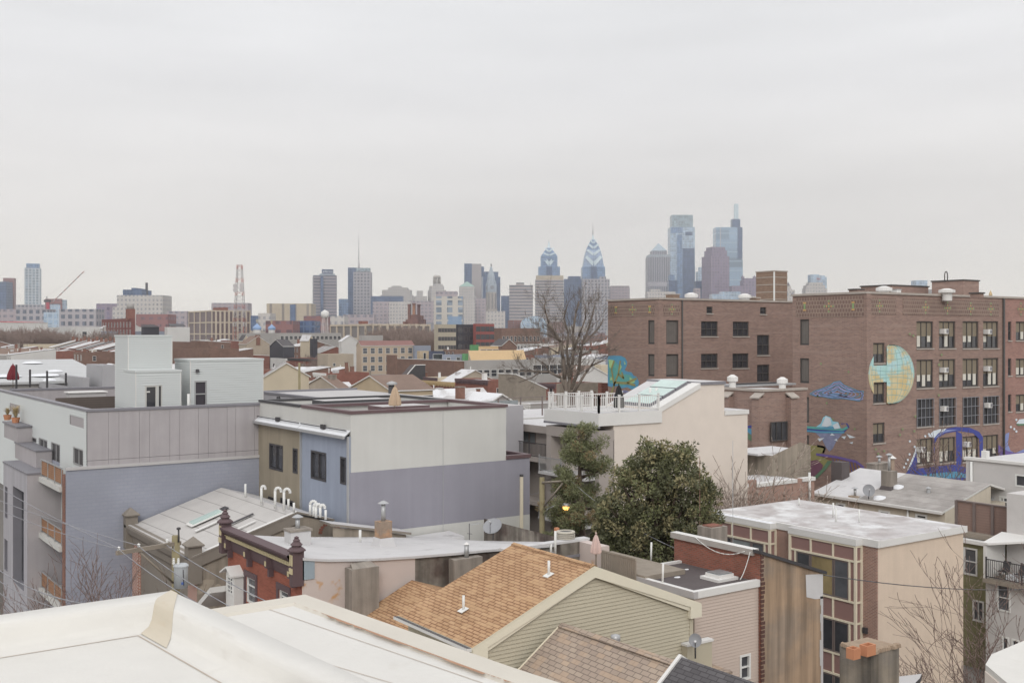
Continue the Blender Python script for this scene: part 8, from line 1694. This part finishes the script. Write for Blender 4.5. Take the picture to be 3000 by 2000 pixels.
for lab,l,r,t,D,m_ in(('long low institutional block at the left edge',-20,80,906,1300,f_pk),('long institutional block with row of dark windows',62,150,906,1250,f_gr),('pale glazed link building between two institutional blocks',142,190,915,1200,f_lb),('long flat institutional block with green roof edge',188,294,906,1150,f_gr),('mauve box building left of the hospital',292,352,890,1500,f_pu),('pinkish block right of the hospital complex',498,556,912,1400,f_pk),('low brick block in front of the hospital complex',412,504,921,1000,f_red),
('beige group of blocks behind the lattice tower',626,732,888,1700,f_pk),('white flat block right of the lattice tower',765,800,918,1100,f_wh),('dark glass low block near the lattice tower',733,770,925,1200,f_dk),('low white school block left of the water tower',965,1015,926,1000,f_wh),('mauve low block behind the water tower',1010,1100,922,1300,f_pk),('purple-brown low block under the banded tower',898,960,926,900,f_red),('charcoal low block under the tan complex',880,930,940,800,f_dk),('brown brick low block under the tan complex',790,868,940,760,f_red)):
 tower('office_block',lab,D,[(l,r,t)],m_,0,'office block',dep_=25)
T=tower('hospital','large stepped beige hospital complex with dark centre',1500,[(345,490,900),(358,490,866),(375,430,850,f_dk),(400,412,845,f_dk)],f_wh,0,'hospital',dep_=40);b=MB();s=1500/F;b.cyl(((429-417)*s,0,20),((429-417)*s,0,zz(828,1500)),2.2,1.8,m_dark,8);T.part('boiler_chimney',b)
# lattice mast
D=800;x,y=W(702,D);T=Thing('lattice_mast','red and white lattice mast with dishes','radio mast',None,(x,y,0),-YAW,True);z1=zz(776,D);N=22
def hw_(z):t=(z-30)/(z1-30);return 3.6-2.0*max(0,t)if t>0 else 3.8
for sx_ in(-1,1):
 for sy in(-1,1):
  b=MB()
  for k in range(N):
   za,zb2=z1*k/N,z1*(k+1)/N;b.cyl((sx_*hw_(za),sy*hw_(za),za),(sx_*hw_(zb2),sy*hw_(zb2),zb2),.3,.3,jr if k<N*.5 and k%2 else(jr if k%3==0 else m_antn),4)
  T.part('leg',b)
b=MB()
for k in range(N):
 za,zb2=z1*k/N,z1*(k+1)/N;a,c=hw_(za),hw_(zb2)
 for q in((-1,-1,1,-1),(-1,1,-1,-1),(1,-1,1,1),(1,1,-1,1)):b.cyl((q[0]*a,q[1]*a,za),(q[2]*c,q[3]*c,zb2),.15,.15,jr if k%3==0 else m_antn,3);b.cyl((q[0]*c,q[1]*c,zb2),(q[2]*c,q[3]*c,zb2),.09,.09,m_antn,3)
T.part('bracing',b)
for px,py in((692,838),(711,837),(692,850),(711,849)):b=MB();s=D/F;X=(px-702)*s;z=zz(py,D);b.cyl((X,-3,z),(X,-1.6,z),1.7,1.5,m_antn,12);T.part('dish',b)
T=tower('tan_hospital_tower','broad tan complex with dark vertical slots',1600,[(790,918,890)],f_tan,0,'office block',dep_=40);b=MB();s=1600/F;b.box((858-854)*s,(874-854)*s,-20.5,-20,0,zz(893,1600),f_dk);T.part('dark_slot',b)
T=tower('office_tower','mauve banded slab tower with rooftop sign panel',2300,[(911,991,808),(932,984,803,m_metal)],f_bnd2,.22);s=2300/F;b=MB();b.box(-14*s,-6*s,-34,-28,0,zz(812,2300),f_dk);T.part('dark_bay',b);sign(T,2300,951,942,975,790,804,'Jefferson',blu,wht,12)
tower('glass_tower','grey-green glass mid-rise right of the banded slab',2400,[(990,1022,876)],f_bl,.2)
T=tower('office_tower','grey pin-striped tower with roof letters and tall antenna',2450,[(1038,1088,797)],f_gr,0,dep_=30);T2=tower('office_tower','dark glass half of the lettered tower',2470,[(1022,1048,785)],f_dk,0,dep_=28);sign(T,2450,1063,1046,1088,786,797,'PSFS',mat('sign_back_grey','#7d8890',.6),mat('sign_pale_blue','#b4cad4',.5,.03,bump=0),14.5)
T=Thing('antenna_mast','tall thin television antenna above the lettered tower','antenna',None,(*W(1051,2460),0),-YAW,True);b=MB();b.cyl((0,0,zz(797,2460)),(0,0,zz(760,2460)),3.2,1.4,m_antn,6);b.cyl((0,0,zz(760,2460)),(0,0,zz(686,2460)),1.0,.5,m_antn,6);T.part('mast',b)
tower('courthouse','stepped white stone block with attic windows',2500,[(1117,1210,865),(1122,1205,850),(1140,1195,843),(1150,1175,838)],f_wh,0,'office block',dep_=40);tower('office_block','long dark glass slab before the white stepped block',2350,[(1088,1182,868)],f_dk,0,'office block',dep_=25)
tower('office_block','pinkish convention block, left part',2000,[(1095,1145,884)],f_pk,0,'office block',dep_=30);T=tower('office_block','white convention block with pink roof sign',1950,[(1143,1205,884)],f_wh,0,'office block',dep_=30);sign(T,1950,1174,1160,1184,885,891,'HILTON',None,redm,15.5)if False else None
tower('office_block','long pale block with white vaulted roof',2050,[(1200,1278,882)],f_pk,0,'office block',dep_=30);tower('office_tower','white stepped art deco block',2400,[(1212,1252,868),(1220,1240,852)],f_wh,.2,'office block')
T=tower('bell_tower_building','stepped stone building crowned by arched cupola',2400,[(1252,1308,850),(1256,1302,838),(1268,1298,832)],f_wh,.3,'skyscraper');b=MB();zt=T.top;s=2400/F
for k in range(8):a=k*pi/4;b.cyl((7.5*cos(a),7.5*sin(a),zt),(7.5*cos(a),7.5*sin(a),zz(813,2400)),1.4,1.4,m_stone,5)
b.lathe(0,0,[(9,zz(813,2400)),(9,zz(811,2400)),(7.5,zz(808,2400)),(4,zz(806,2400)),(0,zz(805,2400))],m_stone,12);T.part('cupola',b)
tower('apartment_tower','white striped apartment slab with scattered blue panels',900,[(1273,1357,869)],f_wb,0,'apartment tower',dep_=18);tower('office_block','flat beige block peeking above the blue panelled slab',1800,[(1278,1340,854)],f_pk,0,'office block',dep_=25)
T=tower('office_tower','white columned block with pale green hipped roof',2450,[(1343,1396,868),(1346,1391,840)],f_wh,0,'office block',spire=('pyr',824,m_coph));tower('glass_tower','tall slab tower, dark glass on its left side',2500,[(1361,1383,773)],f_dk,0,dep_=30);tower('concrete_tower','tall beige slab beside the dark glass slab',2500,[(1383,1410,774)],mat('plain_beige_tower','#a39c9c',.9,.04,.05),0,dep_=30)
tower('glass_tower','dark blue glass tower behind the clock tower',2700,[(1408,1466,812),(1414,1460,797)],f_dk,.15);tower('glass_tower','small dark rooftop tower left of the dark blue one',2720,[(1408,1418,781)],f_dk,0)
# clock tower with statue
D=2550;s=D/F;cx=1439;x,y=W(cx,D);T=Thing('clock_tower','pale stone clock tower with pointed dome and bronze statue','clock tower',None,(x,y,0),-YAW+.25,True)
b=MB()
for(hw,t0,t1)in((17,980,905),(15.5,905,870),(15,870,856)):w_=hw*s*.86;b.box(-w_,w_,-w_,w_,0 if t0==980 else zz(t0,D),zz(t1,D),m_stone,skip='' if t0==980 else 'B')
for k in range(-1,2):b.box(k*8-1.2,k*8+1.2,-15*s*.86-.8,-15*s*.86,zz(905,D),zz(860,D),mat('tower_window_dark','#7d7b80',.7))
T.part('shaft',b);b=MB();w_=15.5*s*.86;b.box(-w_,w_,-w_,w_,zz(856,D),zz(832,D),m_ch2,skip='B')
T.part('clock_storey',b);b=MB()
for(ax,ay,c)in((0,-1,(0,-w_)),(-1,0,(-w_,0))):b.cyl((c[0],c[1],zz(842,D)),(c[0]+ax*.8,c[1]+ay*.8,zz(842,D)),4.8,4.8,mat('clock_face','#8b8f98',.6,.03,bump=0),14)
T.part('clock_face',b);b=MB();b.lathe(0,0,[(12.5*s,zz(832,D)),(12*s,zz(826,D)),(11.5*s,zz(815,D)),(10*s,zz(805,D)),(6.5*s,zz(795,D)),(4.5*s,zz(790,D)),(3.8*s,zz(787,D))],m_ch2,8);b.lathe(0,0,[(3.8*s,zz(787,D)),(4.2*s,zz(786,D)),(3*s,zz(783,D)),(1.5*s,zz(781,D)),(0,zz(780.9,D))],m_ch2,8)
for k in range(4):a=pi/4+k*pi/2;b.lathe(13.5*s*cos(a),13.5*s*sin(a),[(2.5*s,zz(832,D)),(2.5*s,zz(826,D)),(0,zz(820,D))],m_ch2,6)
T.part('dome',b);b=MB();b.lathe(0,0,[(.9*s,zz(787,D)),(2.0*s,zz(783,D)),(1.3*s,zz(779,D)),(2.0*s,zz(776,D)),(1.6*s,zz(774,D)),(.7*s,zz(773,D)),(.9*s,zz(771.5,D)),(0,zz(770.5,D))],mat('bronze_statue','#5f5a60',.6,.05,bump=0),8);b.cyl((1.0*s,0,zz(777,D)),(3.0*s,-1,zz(779,D)),.5*s,.3*s,mat('bronze_statue','#5f5a60'),5);T.part('statue',b)
sil(1424,1455,860,860,D)
for lab,l,r,t,D,m_,tl in(('white civic block left of the clock tower',1357,1392,876,2200,f_wh,()),('ribbed white block touching the clock tower',1388,1424,874,2250,f_pk,()),('low white block right of the clock tower',1424,1480,912,1700,f_wh,()),('dark glass mid-rise between clock tower and banded tower',1468,1494,867,2400,f_dk,()),('tower with beige bands right of the clock tower',1492,1561,836,2300,f_be,((1512,1535,829,f_be),)),('beige banded tower in front of the gabled glass tower',1568,1650,820,2500,f_be,((1570,1650,808,f_tan),)),('dark glass pair of slabs between the gabled towers',1652,1706,818,2700,f_dk,((1664,1700,810,f_dk),)),
('grey stone grid tower in front of the spired tower',1705,1784,818,2450,f_gr,((1757,1774,811,f_gr),)),('low pinkish tower left of the school',1785,1843,843,2500,f_pk,((1788,1841,838,f_pk),)),('white low block under the pyramid topped tower',1893,1976,855,2100,f_wh,((1903,1932,848,f_wh),)),('dark glass block between pyramid and tallest left tower',1957,1982,822,2700,f_dk,((1960,1974,806,f_bl),)),('low glass blocks under the purple tower',2082,2172,862,2200,f_lb,((2110,2165,855,f_lb),)),('lilac banded block under the tallest left tower',2034,2048,845,2200,f_pk,()),('dark blue low tower left of the purple tower',2036,2060,824,2600,f_dk,()),('grey slab hidden behind the school chimney',2228,2236,826,2600,f_pk,()),('pale low block behind the ornamented purple tower',2170,2222,868,2000,f_wh,()),('small white-blue tower above the right school wing',2676,2710,822,2500,f_lb,((2690,2700,824,f_dk),)[:0]),('white box building left of the gold dome',2722,2732,848,2000,f_wh,())):
 tower('office_tower' if t<850 else 'office_block',lab,D,[(l,r,t)]+list(tl),m_,0,'skyscraper' if t<850 else 'office block',dep_=30)
x,y=W(1563,1500);T=Thing('arena','white domed arena roof beneath the beige banded towers','arena',None,(x,y,0),-YAW,True);s=1500/F;b=MB()
for k in range(12):
 a0,a1=pi*k/12,pi*(k+1)/12;X0,X1=-38*s*cos(a0),-38*s*cos(a1);Z0,Z1=zz(950,1500)+24*s*sin(a0),zz(950,1500)+24*s*sin(a1);b.face([(X0,-10,Z0),(X1,-10,Z1),(X1,25,Z1),(X0,25,Z0)],m_white,True);b.face([(X0,-10,0),(X1,-10,0),(X1,-10,Z1),(X0,-10,Z0)],f_lb)
T.part('dome_roof',b)
# gabled glass towers
m_lg=mat('crown_bright_glass','#c4d6de',.25,.04,.05,bump=0)
def gabled(label,D,cx,tiers,apex,ant,chev):
 x,y=W(cx,D);T=Thing('spired_tower',label,'skyscraper',None,(x,y,0),-YAW,True);s=D/F;z0=0
 for k,(hw,t)in enumerate(tiers[:2]):
  w_=hw*s;z1=zz(t,D);b=MB();b.box(-w_,w_,-w_,w_,z0,z1,f_bl,skip='B' if k else '');b.box(-w_*.28,w_*.28,-w_-1.2,-w_,z0,z1,f_dk);T.part('storeys',b);z0=z1
 for k,(hw,t)in enumerate(tiers[2:]):
  w_=hw*s;zb_=z0;z1=zz(t,D);nx=(tiers[2:]+[(apex[0],apex[1])])[k+1];b=MB();w2=nx[0]*s
  P=[(-w_,-w_),(w_,-w_),(w_,w_),(-w_,w_)];Q=[(-w2,-w2),(w2,-w2),(w2,w2),(-w2,w2)]
  for j in range(4):b.face([(*P[j],zb_),(*P[(j+1)%4],zb_),(*Q[(j+1)%4],z1),(*Q[j],z1)],f_bl)
  b.face([(*q,z1)for q in Q],f_bl);T.part('crown',b);z0=z1
  for sgn in(-1,1):
   b=MB();zc0,zc1=zb_+(z1-zb_)*.05,zb_+(z1-zb_)*.95;t_=(z1-zb_)*.42
   b.face([(sgn*w_*.08,-w_-1.5,zc0),(sgn*w_*.85,-w_*.9-1.5,zc1-t_*.2),(sgn*w_*.62,-w_*.85-1.5,zc1+t_*.25),(sgn*w_*.0,-w_-1.5,zc0+t_)],m_lg);T.part('chevron_glass',b)
 b=MB();zA=zz(ant[0],D);w_=tiers[-1][0]*s*.5;b.lathe(0,0,[(apex[0]*s,z0),(1.6,zA)],m_lg,4,rot=pi/4);b.cyl((0,0,zA),(0,0,zz(ant[1],D)),1.3,.5,m_antn,5);T.part('spire',b);sil(cx-25,cx+25,780,780,D)
gabled('blue glass tower with gabled crown, the shorter of two alike',2750,1608,[(31,808),(31,783),(24,752),(24,742),(17,727)],(7,714),(708,704),1)
gabled('blue glass tower with chevron crown and long needle spire',2700,1737,[(34,818),(33,783),(30,752),(25,733),(20,716),(13,703)],(5,694),(688,652),1)
T=tower('pyramid_tower','pin-striped tower topped by glazed pyramid',2900,[(1895,1959,755),(1897,1958,748,m_metal),(1907,1951,736)],f_pin,.0,spire=('pyr',712,mat('pyramid_grey_glass','#9fb0bb',.3,.04,bump=0)))
T=tower('glass_tower','pale glass tower with glazed crown, second tallest of the skyline',3000,[(1957,2032,780),(1960,2031,668)],f_lb,0,dep_=50);s=3000/F;b=MB();zt=T.top;b.box((1966-1995)*s,(2027-1995)*s,-20,20,zt,zz(632,3000),facade('crown_grey_glass','#8ea0a8','#8496a0',5,5,.8,.8,.2));T.part('crown',b)
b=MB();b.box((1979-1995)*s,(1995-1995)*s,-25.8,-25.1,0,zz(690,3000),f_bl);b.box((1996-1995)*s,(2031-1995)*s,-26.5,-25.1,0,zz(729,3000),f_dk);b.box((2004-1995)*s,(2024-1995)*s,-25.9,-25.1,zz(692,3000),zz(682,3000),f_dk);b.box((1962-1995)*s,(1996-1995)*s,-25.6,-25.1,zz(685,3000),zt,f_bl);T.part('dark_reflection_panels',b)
tower('glass_tower','slant-topped pale glass tower left of the purple tower',2800,[(2040,2068,796),(2047,2068,783)],f_lb,.1)
T=tower('granite_tower','purple granite tower with stepped shoulders',2500,[(2059,2133,752),(2066,2127,735,f_pu),(2071,2122,725,f_pu)],f_pu,.3)
T=tower('glass_tower','tallest glass tower with offset core and lantern mast',3050,[(2093,2171,762),(2093,2168,668)],facade('blue_banded_glass','#9fb4c4','#7f99b0',400,18,.98,.9,.2),0,dep_=45);s=3050/F;b=MB();c=2132;b.box((2156-c)*s,(2170-c)*s,-23.6,-22.6,zz(760,3050),T.top,f_dk);b.box((2143-c)*s,(2166-c)*s,-12,12,T.top,zz(643,3050),f_dk);T.part('core',b);b=MB();b.box((2151-c)*s,(2162-c)*s,-6,6,zz(643,3050),zz(598,3050),m_lg);T.part('lantern',b);b=MB();b.box((2105-c)*s,(2107-c)*s,-23,-22.6,zz(760,3050),T.top,m_antn);T.part('edge_strip',b)
T=tower('office_tower','purple-grey tower with scrolled corner ornaments on its roof',2400,[(2140,2221,838),(2172,2221,822,f_pu),(2176,2214,816,f_pu)],f_pu,0,dep_=30);s=2400/F
for px in(2176,2210):b=MB();X=(px-2180.5)*s;b.lathe(X,0,[(0,T.top),(3.5,T.top),(4,T.top+4),(1.5,T.top+5),(0,T.top+8)],f_pu,6);T.part('corner_ornament',b)
D=2000;s=D/F;x,y=W(2309,D);T=Thing('clock_tower','white newspaper style clock tower right of the school chimney','clock tower',None,(x,y,0),-YAW,True);b=MB();b.box(-14*s,14*s,-14,14,0,zz(850,D),f_wh);b.box(-9*s,9*s,-5.5,5.5,zz(850,D),zz(846,D),f_wh);T.part('shaft',b);b=MB();b.box(-6.5*s,6.5*s,-4,4,zz(846,D),zz(838,D),m_stone);b.lathe(0,0,[(5*s,zz(838,D)),(4.5*s,zz(834,D)),(1.5*s,zz(829,D)),(0,zz(825,D))],mat('bronze_statue','#5f5a60'),8);T.part('lantern',b)
b=MB()
for X in(-8*s,6*s):b.cyl((X,-14,zz(862,D)),(X,-14.8,zz(862,D)),3.4*s,3.4*s,mat('clock_face','#8b8f98'),14)
T.part('clock_face',b)
tower('stone_block','stepped beige stone block before the curved blue tower',2100,[(2355,2418,845),(2358,2412,836),(2366,2406,828)],f_wh,0,'office block',dep_=25)
T=tower('glass_tower','curved top pale blue tower with small red roof sign',2300,[(2371,2417,812),(2371,2412,808),(2371,2395,805)],f_lb,0,dep_=25);sign(T,2300,2394,2387,2400,814,822,'PNC',None,redm,12.6)
D=1500;x,y=W(2902,D);s=D/F;T=Thing('gold_dome','tiny gilded dome peeping over the right school wing','church dome',None,(x,y,0));b=MB();b.lathe(x,y,[(0,0),(5*s,0),(5*s,zz(866,D)),(0,zz(866,D))],m_stone,8);T.part('drum',b);b=MB();b.lathe(x,y,[(4.6*s,zz(866,D)),(5*s,zz(861,D)),(2.6*s,zz(856,D)),(.8*s,zz(852,D)),(0,zz(847,D))],mat('gilded_dome','#c4a25e',.35,.05,bump=0,metal=.3),12,True);T.part('dome',b)
# brown stone church with three towers
D=850;s=D/F;x,y=W(1218,D);T=Thing('stone_church','dark red stone ruin-like church with three square towers','church',None,(x,y,0),-YAW,True);mr_=mat('dark_red_stone','#7d5a52',.95,.25,.12,c2='#5f4a4c');rr=random.Random(6);b=MB()
for k in range(9):X=-34*s+7.5*s*k;hgt=zz(952-32*sin(pi*(k+.5)/9),D)+rr.uniform(-2,2);b.box(X,X+8.5*s,-8-rr.uniform(0,4),12,0,hgt,mr_)
T.part('nave',b)
for k,(px,t)in enumerate(((1199,895),(1213,893),(1227,896))):b=MB();X=(px-1218)*s;b.box(X-3.5*s,X+3.5*s,-3,3,0,zz(t,D),mr_ if k!=1 else mat('orange_stone','#a2755c',.9,.2,.2),skip='');b.box(X-4.2*s,X+4.2*s,-3.6,3.6,zz(t,D)+.001,zz(t,D)+1.2,mr_);T.part('tower',b)
sil(1185,1250,915,915,D)
# ---------------- distant bare trees ----------------
def twigtree(seed,h=12):
 rnd=random.Random(seed);tr=MB();cr=MB();tips=[];tr.cyl((0,0,0),(0,0,h*.25),.3,.22,m_bark2,5)
 for k in range(7):a=2*pi*k/7+rnd.uniform(-.3,.3);branch(cr,(0,0,h*rnd.uniform(.12,.25)),(cos(a)*.6,sin(a)*.6,1),h*.34,.12,4,rnd,m_far_t,tips,.65,.06,2,(3,4),(.62,.8),.034,3)
 k_=h/max(v[2]for v in cr.v);cr.v=[(v[0]*k_,v[1]*k_,v[2]*k_)for v in cr.v]
 return tr.data('trunk'),cr.data('branches')
m_far_t=mat('distant_twigs','#8b776d',.95,.12,.5,bump=0)
TP=[twigtree(i,12)for i in range(4)]
rnd=random.Random(19);tl=[]
for(l,r,D0,D1,n,h0,h1,where)in((0,190,500,620,30,21,26,'in the brown thicket at the left edge'),(275,340,470,540,7,20,24,'behind the corrugated lift tower'),(180,290,560,640,5,13,17,'before the white commercial building'),(600,720,380,620,6,9,13,'among the roofs right of the lift tower'),(900,960,330,420,4,11,14,'left of the cream framed factory'),(1100,1290,440,600,26,20,26,'in the grove before the stone church'),(1290,1360,350,480,7,9,13,'behind the green house under construction'),(1450,1560,420,560,8,12,16,'before the long brick warehouse'),(1500,1780,560,900,14,14,22,'behind the very tall bare tree'),(1400,1780,230,330,6,8,11,'in the yards left of the school'),(680,1000,700,1000,8,10,16,'far off below the tan complex'),(860,920,175,200,2,9,11,'behind the long pale grey building')):
 loc_=sorted((rnd.uniform(l,r),rnd.uniform(D0,D1),rnd.uniform(h0,h1))for _ in range(n))
 for i,(px,D,h)in enumerate(loc_):
  x,y=W(px,D);k=rnd.randrange(4);t=Thing('bare_tree','%s bare tree from left, %s'%(ORD(i+1),where),'tree','bare trees in the middle distance',(x,y,0),rnd.uniform(0,6),True);t.o.scale=(h/12*rnd.uniform(.9,1.2),)*2+(h/12,);link('trunk',TP[k][0],t.o);link('branches',TP[k][1],t.o)
# ---------------- haze ----------------
b=MB();b.box(-700,3800,-300,3800,-3.0,420,m_white);hz=b.data('haze');hz.materials.clear();mh=bpy.data.materials.new('haze_air');mh.use_nodes=True;nt2=mh.node_tree;nt2 .nodes.clear();vo=nt2 .nodes.new('ShaderNodeVolumePrincipled');oo=nt2 .nodes.new('ShaderNodeOutputMaterial');nt2 .links.new(vo.outputs[0],oo.inputs['Volume'])
vo.inputs['Density'].default_value=HAZE;vo.inputs['Color'].default_value=(.93,.95,.99,1);vo.inputs['Anisotropy'].default_value=.6;hz.materials.append(mh);ho=link('haze',hz);ho['kind']='stuff'
